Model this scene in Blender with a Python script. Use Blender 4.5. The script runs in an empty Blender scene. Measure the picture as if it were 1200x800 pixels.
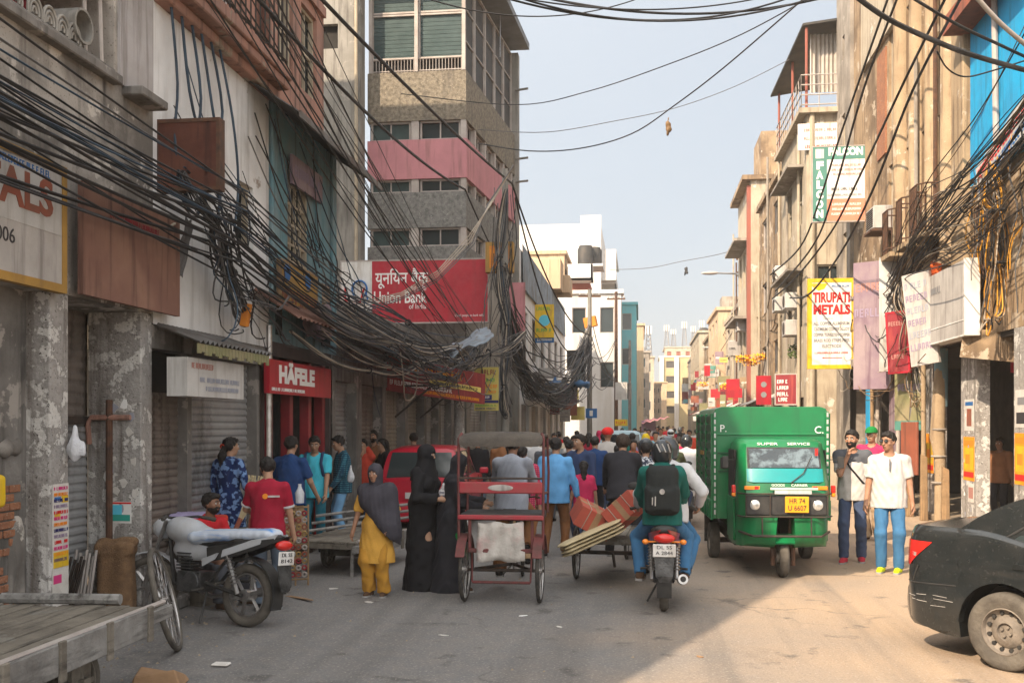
import bpy, bmesh, math, random
import numpy as np
from mathutils import Vector, Matrix
rnd = random.Random(11)
R = math.radians
C = bpy.context.scene.collection
# ---------------------------------------------------------------- survey: how picture directions map to places on the street
TH = R(7.125); FL = 1200.0; HZ = 497.0; EYE = 1.95
CT, ST = math.cos(TH), math.sin(TH)
def at(px, py, d):
    lat = (px-600)/FL*d
    return Vector((lat*CT-d*ST, lat*ST+d*CT, EYE+(HZ-py)/FL*d))
def dX(px, X):
    u = (px-600)/FL
    return X/(u*CT-ST)
def onX(px, py, X): return at(px, py, dX(px, X))
def dY(px, Y): return Y/(CT+(px-600)/FL*ST)
def onY(px, py, Y): return at(px, py, dY(px, Y))
def onG(px, py, z=0.0): return at(px, py, FL*(EYE-z)/(py-HZ))
# ---------------------------------------------------------------- mesh collector
class MB:
    def __init__(s): s.v = []; s.f = []; s.m = []
    def add(s, vs, fs, mi=0, M=None):
        b = len(s.v)
        s.v += [tuple(M @ Vector(p)) for p in vs] if M is not None else [tuple(p) for p in vs]
        s.f += [tuple(i+b for i in f) for f in fs]
        s.m += [mi]*len(fs)
        return s
    def box(s, a, b, mi=0, M=None):
        x0, y0, z0 = a; x1, y1, z1 = b
        return s.add([(x0,y0,z0),(x1,y0,z0),(x1,y1,z0),(x0,y1,z0),(x0,y0,z1),(x1,y0,z1),(x1,y1,z1),(x0,y1,z1)],
            [(3,2,1,0),(4,5,6,7),(0,1,5,4),(1,2,6,5),(2,3,7,6),(3,0,4,7)], mi, M)
    def bc(s, c, d, mi=0, M=None):
        return s.box((c[0]-d[0]/2, c[1]-d[1]/2, c[2]-d[2]/2), (c[0]+d[0]/2, c[1]+d[1]/2, c[2]+d[2]/2), mi, M)
    def bar(s, p, q, w, t, mi=0, up=(0,0,1)):
        p, q = Vector(p), Vector(q); d = q-p; L = d.length
        if L < 1e-6: return s
        d /= L; up = Vector(up)
        if abs(d.dot(up)) > .98: up = Vector((1,0,0))
        x = d.cross(up).normalized(); z = x.cross(d)
        M = Matrix(((x.x,d.x,z.x,p.x),(x.y,d.y,z.y,p.y),(x.z,d.z,z.z,p.z),(0,0,0,1)))
        return s.box((-w/2,0,-t/2), (w/2,L,t/2), mi, M)
    def tube(s, pts, r, n=6, mi=0, closed=False, M=None, sq=1.0):
        pts = [Vector(p) for p in pts]; N = len(pts)
        rs = r if isinstance(r, (list, tuple)) else [r]*N
        vs = []; nx = None
        for i, p in enumerate(pts):
            a = pts[i-1] if (i > 0 or closed) else p
            b = pts[(i+1) % N] if (i < N-1 or closed) else p
            t = (b-a)
            t = t.normalized() if t.length > 1e-9 else Vector((0,0,1))
            if nx is None:
                nx = t.cross(Vector((0,0,1)))
                if nx.length < .05: nx = t.cross(Vector((1,0,0)))
            nx = (nx - t*nx.dot(t)).normalized(); ny = t.cross(nx)
            for k in range(n):
                an = 2*math.pi*k/n
                vs.append(p + nx*math.cos(an)*rs[i] + ny*math.sin(an)*rs[i]*sq)
        fs = []
        for i in range(N if closed else N-1):
            j = (i+1) % N
            for k in range(n):
                l = (k+1) % n
                fs.append((i*n+k, i*n+l, j*n+l, j*n+k))
        if not closed:
            fs.append(tuple(range(n))[::-1]); fs.append(tuple((N-1)*n+k for k in range(n)))
        return s.add(vs, fs, mi, M)
    def lathe(s, prof, n=16, mi=0, M=None, closed=False):
        vs = []; fs = []; N = len(prof)
        for (r, z) in prof:
            for k in range(n):
                a = 2*math.pi*k/n; vs.append((r*math.cos(a), r*math.sin(a), z))
        for i in range(N if closed else N-1):
            j = (i+1) % N
            for k in range(n):
                l = (k+1) % n; fs.append((i*n+k, i*n+l, j*n+l, j*n+k))
        if not closed:
            fs.append(tuple(range(n))[::-1]); fs.append(tuple((N-1)*n+k for k in range(n)))
        return s.add(vs, fs, mi, M)
    def ring(s, c, axis, Rr, r, n=28, m=8, mi=0, sq=1.0):
        ax = Vector(axis).normalized(); a = ax.orthogonal().normalized(); b = ax.cross(a)
        c = Vector(c)
        vs = []; fs = []
        for i in range(n):
            t = 2*math.pi*i/n; d = a*math.cos(t)+b*math.sin(t)
            for k in range(m):
                u = 2*math.pi*k/m
                vs.append(c + d*(Rr+r*math.cos(u)) + ax*(r*sq*math.sin(u)))
        for i in range(n):
            j = (i+1) % n
            for k in range(m):
                l = (k+1) % m; fs.append((i*m+k, j*m+k, j*m+l, i*m+l))
        return s.add(vs, fs, mi)
    def flat_ring(s, c, axis, ro, h, w, n=40, mi=0):
        prof = [(ro-2*h, w*.40),(ro-1.2*h, w*.5),(ro-.45*h, w*.5),(ro-.08*h, w*.42),(ro, w*.22),(ro, -w*.22),(ro-.08*h, -w*.42),(ro-.45*h, -w*.5),(ro-1.2*h, -w*.5),(ro-2*h, -w*.40)]
        ax = Vector(axis).normalized(); a = ax.orthogonal().normalized(); b = ax.cross(a); M = Matrix(((a.x,b.x,ax.x,c[0]),(a.y,b.y,ax.y,c[1]),(a.z,b.z,ax.z,c[2]),(0,0,0,1)))
        return s.lathe(prof, n, mi, M, closed=True)
    def disc(s, c, axis, r, t, n=20, mi=0):
        ax = Vector(axis).normalized(); c = Vector(c)
        return s.tube([c-ax*t/2, c+ax*t/2], r, n, mi)
    def ell(s, c, rad, mi=0, n=14, m=9, M=None):
        vs = []; fs = []
        for i in range(m+1):
            p = math.pi*i/m
            for k in range(n):
                a = 2*math.pi*k/n
                vs.append((c[0]+rad[0]*math.sin(p)*math.cos(a), c[1]+rad[1]*math.sin(p)*math.sin(a), c[2]+rad[2]*math.cos(p)))
        for i in range(m):
            for k in range(n):
                l = (k+1) % n; fs.append((i*n+k, (i+1)*n+k, (i+1)*n+l, i*n+l))
        return s.add(vs, fs, mi, M)
    def prism(s, poly, h0, h1, mi=0, M=None):     # poly in local xy, extruded along z
        n = len(poly)
        vs = [(x, y, h0) for x, y in poly]+[(x, y, h1) for x, y in poly]
        fs = [tuple(range(n))[::-1], tuple(range(n, 2*n))]+[(i, (i+1) % n, n+(i+1) % n, n+i) for i in range(n)]
        return s.add(vs, fs, mi, M)
    def loft(s, secs, mi=0, closed=True, caps=True, M=None):
        n = len(secs[0]); vs = [p for sc in secs for p in sc]; fs = []
        for i in range(len(secs)-1):
            for k in range(n if closed else n-1):
                l = (k+1) % n; fs.append((i*n+k, i*n+l, (i+1)*n+l, (i+1)*n+k))
        if caps and closed:
            fs.append(tuple(range(n))[::-1]); fs.append(tuple((len(secs)-1)*n+k for k in range(n)))
        return s.add(vs, fs, mi, M)
    def mesh(s, name):
        me = bpy.data.meshes.new(name); me.from_pydata(s.v, [], s.f)
        if any(s.m): me.polygons.foreach_set('material_index', s.m)
        me.update(); return me
def obj(name, mb, mats, parent=None, smooth=None, bev=0, seg=1, loc=None, rot=None):
    me = mb.mesh(name) if isinstance(mb, MB) else mb
    for m in (mats if isinstance(mats, (list, tuple)) else [mats]): me.materials.append(m)
    if smooth:
        me.polygons.foreach_set('use_smooth', [True]*len(me.polygons)); me.set_sharp_from_angle(angle=R(smooth))
    o = bpy.data.objects.new(name, me); C.objects.link(o)
    if parent: o.parent = parent
    if loc is not None: o.location = loc
    if rot is not None: o.rotation_euler = rot
    if bev:
        b = o.modifiers.new('Bevel', 'BEVEL'); b.width = bev; b.segments = seg; b.limit_method = 'ANGLE'; b.angle_limit = R(40)
    return o
def tag(o, label=None, cat=None, group=None, kind=None):
    if label: o['label'] = label
    if cat:
        o['category'] = cat
        if not kind: o['kind'] = 'thing'
    if group: o['group'] = group
    if kind: o['kind'] = kind
    return o
def thing(name, label, cat, loc=(0,0,0), rz=0, group=None, rot=None):
    o = bpy.data.objects.new(name, None); C.objects.link(o)
    o.empty_display_size = .2
    o.location = loc; o.rotation_euler = rot if rot else (0,0,rz)
    return tag(o, label, cat, group)
def dup(root, loc, rz, label=None, group=None):
    def cp(o, par):
        c = o.copy(); C.objects.link(c)
        if par: c.parent = par
        for ch in o.children: cp(ch, c)
        return c
    r = cp(root, None); r.location = loc; r.rotation_euler = (0,0,rz)
    if label: r['label'] = label
    if group: r['group'] = group
    return r
# ---------------------------------------------------------------- materials
MATS = {}
def col(c): return (c[0], c[1], c[2], 1.0)
def mat(name, c1, c2=None, scale=4.0, rough=.8, bump=.15, metal=0.0, streak=None, sk=(7,7,.6), patch=None, pscale=1.2, pth=.56, spec=.3,
        coat=0.0, emit=0.0, bscale=None, trans=0.0, c2th=(.38,.66), speck=None, alpha=None, dust=None):
    if name in MATS: return MATS[name]
    m = bpy.data.materials.new(name); m.use_nodes = True
    nt = m.node_tree; N = nt.nodes; L = nt.links
    b = N['Principled BSDF']
    b.inputs['Roughness'].default_value = rough; b.inputs['Metallic'].default_value = metal
    b.inputs['Specular IOR Level'].default_value = spec
    if coat: b.inputs['Coat Weight'].default_value = coat; b.inputs['Coat Roughness'].default_value = .12
    if trans: b.inputs['Transmission Weight'].default_value = trans
    tc = N.new('ShaderNodeTexCoord').outputs['Object']
    def noise(sc, det=6, vec=None, rg=.6):
        n = N.new('ShaderNodeTexNoise'); n.inputs['Scale'].default_value = sc; n.inputs['Detail'].default_value = det
        n.inputs['Roughness'].default_value = rg
        L.new(vec if vec else tc, n.inputs['Vector']); return n.outputs['Fac']
    def ramp(f, a, z):
        r = N.new('ShaderNodeMapRange'); r.inputs['From Min'].default_value = a; r.inputs['From Max'].default_value = z
        L.new(f, r.inputs['Value']); return r.outputs['Result']
    def mix(f, a, z):
        x = N.new('ShaderNodeMix'); x.data_type = 'RGBA'
        L.new(f, x.inputs['Factor'])
        for i, q in ((6, a), (7, z)):
            if isinstance(q, tuple): x.inputs[i].default_value = col(q)
            else: L.new(q, x.inputs[i])
        return x.outputs[2]
    cur = tuple(c1)
    if c2 is not None: cur = mix(ramp(noise(scale), *c2th), cur, tuple(c2))
    if patch is not None: cur = mix(ramp(noise(pscale, 9, rg=.65), pth, pth+.03), cur, tuple(patch))
    if streak is not None:
        mp = N.new('ShaderNodeMapping'); mp.inputs['Scale'].default_value = sk; L.new(tc, mp.inputs['Vector'])
        cur = mix(ramp(noise(1.0, 5, mp.outputs['Vector']), .52, .72), cur, tuple(streak))
    if speck is not None: cur = mix(ramp(noise(38, 3), .62, .68), cur, tuple(speck))
    if dust is not None:
        cur = mix(ramp(noise(5, 8, rg=.7), .35, .8), cur, tuple(dust))
    if isinstance(cur, tuple): b.inputs['Base Color'].default_value = col(cur)
    else: L.new(cur, b.inputs['Base Color'])
    if bump:
        bp = N.new('ShaderNodeBump'); bp.inputs['Strength'].default_value = min(1, bump*2); bp.inputs['Distance'].default_value = .02
        L.new(noise(bscale if bscale else scale*5, 5), bp.inputs['Height']); L.new(bp.outputs['Normal'], b.inputs['Normal'])
    if emit:
        b.inputs['Emission Color'].default_value = col(c1); b.inputs['Emission Strength'].default_value = emit
    MATS[name] = m; return m
def srgb(r, g, b):
    f = lambda v: ((v/255+.055)/1.055)**2.4 if v > 10 else v/255/12.92
    return (f(r), f(g), f(b))
def pmat(name, c, rough=.45, **k):           # plain paint / cloth from a measured sRGB
    return mat(name, c, tuple(x*.72+.01 for x in c), scale=k.pop('scale', 6), rough=rough, bump=k.pop('bump', .05), **k)
# ---------------------------------------------------------------- lettering
def text(body, h, parent, mats, M, name='lettering', ext=.002, align='CENTER', width=None, bold=0.0):
    cu = bpy.data.curves.new(name, 'FONT'); cu.body = body; cu.size = h*1.38; cu.extrude = ext; cu.align_x = align; cu.align_y = 'CENTER'
    cu.offset = bold; cu.resolution_u = 3
    o = bpy.data.objects.new(name, cu); C.objects.link(o)
    bpy.context.view_layer.update()
    dg = bpy.context.evaluated_depsgraph_get()
    me = bpy.data.meshes.new_from_object(o.evaluated_get(dg))
    bpy.data.objects.remove(o); bpy.data.curves.remove(cu)
    sx = 1.0
    if width and len(me.vertices):
        xs = [v.co.x for v in me.vertices]; w = max(xs)-min(xs)
        if w > 0: sx = width/w
    me.transform(M @ Matrix.Diagonal((sx,1,1,1)))
    me.materials.clear(); me.materials.append(mats)
    o = bpy.data.objects.new(name, me); C.objects.link(o); o.parent = parent
    return o
def frameM(p, u, n):      # local x=u, local z=n (outwards), local y=up
    u = Vector(u).normalized(); n = Vector(n).normalized(); y = n.cross(u)
    return Matrix(((u.x,y.x,n.x,p[0]),(u.y,y.y,n.y,p[1]),(u.z,y.z,n.z,p[2]),(0,0,0,1)))
# ---------------------------------------------------------------- figures: smooth distance fields turned into one skin each
def smin(a, b, k):
    h = np.clip(.5+.5*(b-a)/k, 0, 1)
    return b*(1-h)+a*h-k*h*(1-h)
class SDF:
    def __init__(s, lo, hi, vox):
        s.lo = np.array(lo, float); s.vox = vox
        s.n = np.ceil((np.array(hi)-s.lo)/vox).astype(int)+1
        s.D = np.full(s.n, .12, np.float32)
    def sub(s, lo, hi):
        a = np.clip(np.floor((lo-s.lo)/s.vox).astype(int), 0, s.n-1); b = np.clip(np.ceil((hi-s.lo)/s.vox).astype(int)+1, 1, s.n)
        b = np.maximum(b, a+1)
        ax = [s.lo[i]+s.vox*np.arange(a[i], b[i]) for i in range(3)]
        return (slice(a[0],b[0]), slice(a[1],b[1]), slice(a[2],b[2])), ax[0][:,None,None], ax[1][None,:,None], ax[2][None,None,:]
    def put(s, sl, d, k, neg=False):
        if neg: s.D[sl] = np.maximum(s.D[sl], -d)
        else: s.D[sl] = smin(s.D[sl], d.astype(np.float32), k) if k > 0 else np.minimum(s.D[sl], d)
    def cone(s, a, b, ra, rb, k=.02, sq=None, neg=False, cut=False):
        a = np.array(a, float); b = np.array(b, float); m = max(ra, rb)*(1/min(sq) if sq else 1)+k+2*s.vox+.03
        sl, X, Y, Z = s.sub(np.minimum(a, b)-m, np.maximum(a, b)+m)
        q = sq or (1,1,1)
        ba = b-a; L2 = float(ba@ba)+1e-9
        t = ((X-a[0])*ba[0]+(Y-a[1])*ba[1]+(Z-a[2])*ba[2])/L2
        tc = np.clip(t, 0, 1)
        d = np.sqrt(((X-a[0]-tc*ba[0])*q[0])**2+((Y-a[1]-tc*ba[1])*q[1])**2+((Z-a[2]-tc*ba[2])*q[2])**2)-(ra+(rb-ra)*tc)
        if cut: d = np.maximum(d, (t-1)*math.sqrt(L2))
        s.put(sl, d, k, neg); return s
    def ell(s, c, r, k=.02, Rm=None, neg=False):
        c = np.array(c, float); r = np.array(r, float); m = r.max()+k+2*s.vox+.03
        sl, X, Y, Z = s.sub(c-m, c+m)
        x, y, z = X-c[0], Y-c[1], Z-c[2]
        if Rm is not None:
            A = np.array(Rm)
            x, y, z = (A[0,0]*x+A[1,0]*y+A[2,0]*z), (A[0,1]*x+A[1,1]*y+A[2,1]*z), (A[0,2]*x+A[1,2]*y+A[2,2]*z)
        k0 = np.sqrt((x/r[0])**2+(y/r[1])**2+(z/r[2])**2); k1 = np.sqrt((x/r[0]**2)**2+(y/r[1]**2)**2+(z/r[2]**2)**2)+1e-6
        s.put(sl, k0*(k0-1)/k1, k, neg); return s
    def rbox(s, c, h, r, k=.02, Rm=None):
        c = np.array(c, float); m = float(np.linalg.norm(h))+r+k+.03
        sl, X, Y, Z = s.sub(c-m, c+m); x, y, z = X-c[0], Y-c[1], Z-c[2]
        if Rm is not None: A = np.array(Rm); x, y, z = (A[0,0]*x+A[1,0]*y+A[2,0]*z), (A[0,1]*x+A[1,1]*y+A[2,1]*z), (A[0,2]*x+A[1,2]*y+A[2,2]*z)
        q = [np.abs(x)-h[0]+r, np.abs(y)-h[1]+r, np.abs(z)-h[2]+r]
        d = np.sqrt(sum(np.maximum(v,0)**2 for v in q))+np.minimum(np.maximum(np.maximum(q[0],q[1]),q[2]),0)-r
        s.put(sl, d, k); return s
    def grid(s):
        return s.sub(s.lo, s.lo+s.n*s.vox)[1:]
    def plane(s, p, n, keep_below=True):      # keeps the side opposite to n
        X, Y, Z = s.grid()
        s.D = np.maximum(s.D, ((X-p[0])*n[0]+(Y-p[1])*n[1]+(Z-p[2])*n[2]).astype(np.float32)); return s
    def wrinkle(s, amp, f, seed=0):
        X, Y, Z = s.grid(); r = np.random.RandomState(seed)
        w = 0
        for i in range(5):
            k = r.normal(size=3)*f*(.5+.35*i); k[2] *= .55
            w = w+np.sin(X*k[0]+Y*k[1]+Z*k[2]+r.rand()*6+1.5*np.sin((X+Y)*f*.3+i))/(1+.35*i)
        s.D = (s.D+amp*.45*w).astype(np.float32); return s
    def mesh(s, name):
        D = np.pad(s.D, 1, constant_values=.1); vox = s.vox; S = D < 0
        nx, ny, nz = D.shape
        cnt = np.zeros((nx-1,ny-1,nz-1), np.int8)
        for i in (0,1):
            for j in (0,1):
                for k in (0,1): cnt += S[i:nx-1+i, j:ny-1+j, k:nz-1+k]
        act = np.argwhere((cnt > 0) & (cnt < 8))
        me = bpy.data.meshes.new(name)
        if len(act) == 0: return me
        idx = np.full(cnt.shape, -1, np.int64); idx[act[:,0],act[:,1],act[:,2]] = np.arange(len(act))
        P = np.zeros((len(act),3)); c = np.zeros(len(act))
        co = [(i,j,k) for i in (0,1) for j in (0,1) for k in (0,1)]
        for a in co:
            for ax in range(3):
                if a[ax] == 0:
                    b = list(a); b[ax] = 1
                    da = D[act[:,0]+a[0],act[:,1]+a[1],act[:,2]+a[2]]; db = D[act[:,0]+b[0],act[:,1]+b[1],act[:,2]+b[2]]
                    w = (da < 0) != (db < 0)
                    t = np.where(w, da/np.where(w, da-db, 1), 0)
                    q = np.tile(np.array(a, float), (len(act),1)); q[:,ax] += t
                    P += q*w[:,None]; c += w
        V = s.lo+(act+P/c[:,None]-1)*vox
        F = []
        for ax in range(3):
            o1, o2 = [(1,2),(2,0),(0,1)][ax]
            sh = [slice(None)]*3; s2 = [slice(None)]*3
            sh[ax] = slice(0,-1); s2[ax] = slice(1,None)
            A = S[tuple(sh)]; B = S[tuple(s2)]
            e = np.argwhere(A != B)
            ok = (e[:,o1] > 0) & (e[:,o2] > 0) & (e[:,o1] < D.shape[o1]-1) & (e[:,o2] < D.shape[o2]-1); e = e[ok]
            ins = A[e[:,0],e[:,1],e[:,2]]
            def cell(d1, d2):
                q = e.copy(); q[:,o1] -= d1; q[:,o2] -= d2; return idx[q[:,0],q[:,1],q[:,2]]
            quad = np.stack([cell(1,1),cell(0,1),cell(0,0),cell(1,0)],1)
            quad[~ins] = quad[~ins][:,::-1]; F.append(quad)
        F = np.concatenate(F); F = F[(F >= 0).all(1)]
        me.vertices.add(len(V)); me.vertices.foreach_set('co', V.astype(np.float32).ravel())
        me.loops.add(len(F)*4); me.loops.foreach_set('vertex_index', F.astype(np.int32).ravel())
        me.polygons.add(len(F)); me.polygons.foreach_set('loop_start', np.arange(0,len(F)*4,4,dtype=np.int32))
        me.polygons.foreach_set('use_smooth', np.ones(len(F), bool))
        me.update(calc_edges=True); me.validate(); return me
def ik(a, b, l1, l2, pole):
    a, b, pole = Vector(a), Vector(b), Vector(pole)
    d = b-a; L = min(d.length, (l1+l2)*.999); dn = d.normalized()
    x = (l1*l1-l2*l2+L*L)/(2*L); h = math.sqrt(max(0, l1*l1-x*x))
    p = (pole-dn*pole.dot(dn)); p = p.normalized() if p.length > 1e-6 else dn.orthogonal().normalized()
    return a+dn*x+p*h, a+dn*L
def person(label, loc, rz, h=1.70, skin='skin_a', pel=None, lean=0, bend=0, head=(0,0), hands=(None,None), feet=(None,None), eyaw=0,
           top=None, bottom=None, shoe=None, hair='short', group=None, vox=.012, fem=False, extra=(), poles=(None,None), kpoles=(None,None), fat=1.0, face=True, beard=False, twist=0,
           mouth=True, category='person', fist=False, tdir=None):
    s = h/1.72
    root = thing('person', label, category, loc, rz, group)
    T = lambda v: Vector(v)*s
    pel = Vector(pel) if pel is not None else T((0,0,.93))
    Rl = Matrix.Rotation(R(twist), 3, 'Z') @ Matrix.Rotation(-R(lean), 3, 'X')
    tp = lambda x, y, z: pel + Rl @ Vector((x*s, y*s, z*s))          # torso frame, z up from pelvis
    shw = (.165 if fem else .185)
    sh = [tp(-shw,0,.455), tp(shw,0,.455)]
    neck = tp(0,.005,.53); 
    Rh = Rl @ Matrix.Rotation(R(bend), 3, 'X') @ Matrix.Rotation(R(head[0]), 3, 'Z') @ Matrix.Rotation(R(head[1]), 3, 'X')
    hc = neck + Rl @ Vector((0,.012*s,.03*s)) + Rh @ Vector((0,.02*s,.125*s))
    hp = lambda x, y, z: hc + Rh @ Vector((x*s, y*s, z*s))
    hip = [pel+Rl@T((-.085,0,-.02)), pel+Rl@T((.085,0,-.02))]
    ank = []; knee = []; fdir = []
    for i, sg in ((0,-1),(1,1)):
        ft = feet[i] if feet[i] is not None else (sg*.095*s, -.02*s, 0)
        a = Vector((ft[0], ft[1], ft[2]+.085*s))
        kp = kpoles[i] or (sg*.12, 1, 0)
        k, e = ik(hip[i], a, .435*s, .425*s, kp); knee.append(k); ank.append(e)
        fdir.append(ft[3] if len(ft) > 3 else sg*8)
    elb = []; wr = []
    for i, sg in ((0,-1),(1,1)):
        t = hands[i] if hands[i] is not None else (sg*.27*s, .05*s, .83*s)
        p = poles[i] or (sg*.45, -1, -.2)
        e, w = ik(sh[i], t, .285*s, .255*s, p); elb.append(e); wr.append(w)
    allp = sh+ank+knee+elb+wr+[hc, pel]
    lo = np.min([list(p) for p in allp], 0)-.24; hi = np.max([list(p) for p in allp], 0)+.24
    lo[2] = max(lo[2], -.05)
    Rn = np.array(Rl); Hn = np.array(Rh)
    # --- body: one skin from the head to the ankles
    B = SDF(lo, hi, vox); w_ = fat
    def torso(g, o, k=.05):
        g.ell(tp(0,-.005,.02), np.array((.155*w_+(.012 if fem else 0),.108*w_,.13))*s+o, k, Rn)
        g.ell(tp(0,.005,.20), np.array(((.128 if fem else .142)*w_,.10*w_,.16))*s+o, k, Rn)
        g.ell(tp(0,.0,.37), np.array((.160,.112,.16))*s+o, k, Rn)
        for i, sg in ((0,-1),(1,1)): g.cone(tp(sg*.05,-.004,.468), sh[i]+Rl@T((-sg*.012,0,-.004)), .066*s+o, .054*s+o*.8, .04)
        if fem: g.ell(tp(-.07,.085,.34), np.array((.07,.06,.07))*s+o, .04, Rn); g.ell(tp(.07,.085,.34), np.array((.07,.06,.07))*s+o, .04, Rn)
        g.cone(tp(0,0,.46), tp(0,.0,.50), .085*s+o, .06*s+o, .04)
    torso(B, -.012)
    B.cone(tp(0,0,.46), neck+Rl@T((0,.012,.05)), .056*s, .052*s, .03)
    for i in (0,1):
        B.cone(sh[i], elb[i], .047*s, .040*s, .03); B.cone(elb[i], wr[i], .039*s, .026*s, .012)
        d = (wr[i]-elb[i]).normalized()
        inw = Vector((-1 if i else 1, 0, 0)); 
        sd = d.cross(inw)
        if sd.length < .2: sd = d.cross(Vector((0,0,1)))
        sd.normalize(); nr = sd.cross(d)                       # sd across the knuckles, nr palm normal
        if nr.dot(inw) < 0: nr = -nr
        pc = wr[i]+d*.045*s
        B.cone(wr[i], wr[i]+d*.075*s, .026*s, .030*s, .012)
        cu = .9 if fist else .45
        for f_, (o_, L_) in enumerate(((-.030,.068),(-.010,.080),(.010,.075),(.030,.058))):
            b0 = wr[i]+d*.078*s+sd*o_*s
            d1 = (d+nr*cu*.6).normalized(); d2 = (d+nr*cu*2.2).normalized()
            m1 = b0+d1*L_*.5*s; B.cone(b0, m1, .0105*s, .0095*s, .004); B.cone(m1, m1+d2*L_*.5*s, .0095*s, .008*s, .004)
        tb = wr[i]+d*.03*s+sd*(.028*s)*(1 if sd.y > 0 else -1)
        t1 = tb+(d*.6+sd*(1 if sd.y > 0 else -1)*.7+nr*.4).normalized()*.035*s
        B.cone(tb, t1, .013*s, .011*s, .01); B.cone(t1, t1+(d+nr*.5).normalized()*.03*s, .011*s, .009*s, .005)
        B.cone(hip[i], knee[i], .078*s, .052*s, .03); B.cone(knee[i], ank[i], .05*s, .036*s, .02)
        fd = Matrix.Rotation(-R(fdir[i]), 3, 'Z') @ Vector((0,1,0))
        B.cone(ank[i], ank[i]+Vector((0,0,-.045*s)), .036*s, .034*s, .02)
        B.cone(ank[i]+Vector((0,0,-.052*s)), ank[i]+fd*.14*s+Vector((0,0,-.066*s)), .033*s, .026*s, .02)
    # head
    B.ell(hp(0,-.01,.025), np.array((.074,.092,.09))*s, .02, Hn); B.ell(hp(0,.018,-.04), np.array((.058,.07,.075))*s, .03, Hn)
    B.ell(hp(0,.055,-.088), np.array((.026,.022,.022))*s, .02, Hn)
    if face:
        B.cone(hp(0,.085,.012), hp(0,.105,-.028), .009*s, .014*s, .012)
        for sg in (-1,1):
            B.ell(hp(sg*.031,.092,.01), np.array((.017,.014,.011))*s, .0, Hn, neg=True)
            B.ell(hp(sg*.03,.08,.026), np.array((.022,.012,.008))*s, .012, Hn)
            B.ell(hp(sg*.045,.058,-.018), np.array((.022,.02,.02))*s, .02, Hn)
        B.ell(hp(0,.085,-.058), np.array((.022,.010,.011))*s, .008, Hn)
    for sg in (-1,1): B.ell(hp(sg*.076,-.012,-.005), np.array((.009,.02,.032))*s, .006, Hn)
    body = obj('body', B.mesh('body'), MATS[skin], root)
    if face:
        for sg in (-1,1):
            e = MB(); e.ell((0,0,0), (.0125*s,.0125*s,.0105*s), 0, 10, 6); e.ell((0,.0085*s,0), (.006*s,.0055*s,.006*s), 1, 8, 6)
            e.bar((-.02*s,.012*s,.026*s), (.02*s,.012*s,.026*s), .010*s, .008*s, 1)
            m_ = Rh.to_4x4(); m_.translation = hp(sg*.031,.079,.009)
            me = e.mesh('eye'); me.transform(m_); obj('eye', me, [MATS['eye_white'], MATS['hair']], root, smooth=50)
        if mouth:
            e = MB(); e.ell((0,0,0), (.022*s,.008*s,.006*s)); m_ = Rh.to_4x4(); m_.translation = hp(0,.091,-.058)
            me = e.mesh('lips'); me.transform(m_); obj('lips', me, MATS['lips'], root, smooth=60)
        if beard:
            e = SDF(np.array(hc)-.16, np.array(hc)+.16, .008); e.ell(hp(0,.02,-.05), np.array((.064,.076,.074))*s, .0, Hn)
            e.plane(hp(0,0,-.035), Rh@Vector((0,-.35,1))); e.ell(hp(0,.1,-.058), np.array((.026,.03,.012))*s, 0, Hn, neg=True)
            e.ell(hp(0,.09,-.040), np.array((.03,.014,.007))*s, .004, Hn)
            obj('beard', e.mesh('beard'), MATS['hair'], root)
    # --- hair and headgear
    if hair and hair not in ('none',):
        hm = SDF(np.array(hc)-.30, np.array(hc)+.22, min(vox, .011))
        if hair in ('short','long','tied','curly'):
            rr = {'short': .012, 'long': .016, 'tied': .012, 'curly': .026}[hair]
            hm.ell(hp(0,-.016,.032), np.array((.076+rr,.092+rr,.086+rr))*s, .0, Hn)
            hm.plane(hp(0,.045,.045), Rh@Vector((0,.75,-.62)).normalized())
            hm.plane(hp(0,0,-.045), Rh@Vector((0,.25,-1)).normalized())
            hm.ell(hp(0,.04,.085), np.array((.062,.05,.03))*s, .02, Hn)
            if hair == 'long': hm.cone(hp(0,-.07,0), hp(0,-.12,-.22), .07*s, .05*s, .03)
            if hair == 'tied':
                hm.cone(hp(0,-.085,-.0), hp(.01,-.13,-.12), .035*s, .05*s, .02); hm.cone(hp(.01,-.13,-.12), hp(.0,-.12,-.26), .05*s, .03*s, .02)
            hm.wrinkle(.010, 130, len(label)); obj('hair', hm.mesh('hair'), MATS['hair'], root)
        elif hair.startswith('helmet'):
            hm.ell(hp(0,-.005,.02), np.array((.118,.138,.128))*s, 0, Hn); hm.ell(hp(0,.02,-.06), np.array((.105,.125,.075))*s, .04, Hn)
            hm.ell(hp(0,.13,.0), np.array((.088,.09,.05))*s, .0, Hn, neg=True); hm.cone(hp(0,0,-.1), hp(0,0,-.25), .075*s, .09*s, 0, neg=True)
            ho = obj('helmet', hm.mesh('helmet'), MATS[hair], root)
            vm = SDF(np.array(hc)-.22, np.array(hc)+.22, .012); vm.ell(hp(0,0,.02), np.array((.121,.141,.131))*s, 0, Hn); vm.plane(hp(0,.06,0), Rh@Vector((0,-1,0)))
            vm.plane(hp(0,0,.055), Rh@Vector((0,0,1))); vm.plane(hp(0,0,-.045), Rh@Vector((0,0,-1)))
            obj('visor', vm.mesh('visor'), MATS['dark_visor'], ho)
        elif hair.startswith('scarf'):          # cloth over head, face open
            hm.ell(hp(0,-.012,.03), np.array((.095,.112,.108))*s, 0, Hn); hm.cone(hp(0,-.02,-.02), neck+Rl@T((0,-.01,-.03)), .088*s, .10*s, .05)
            hm.ell(hp(0,.12,-.02), np.array((.058,.075,.082))*s, 0, Hn, neg=True)
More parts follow.
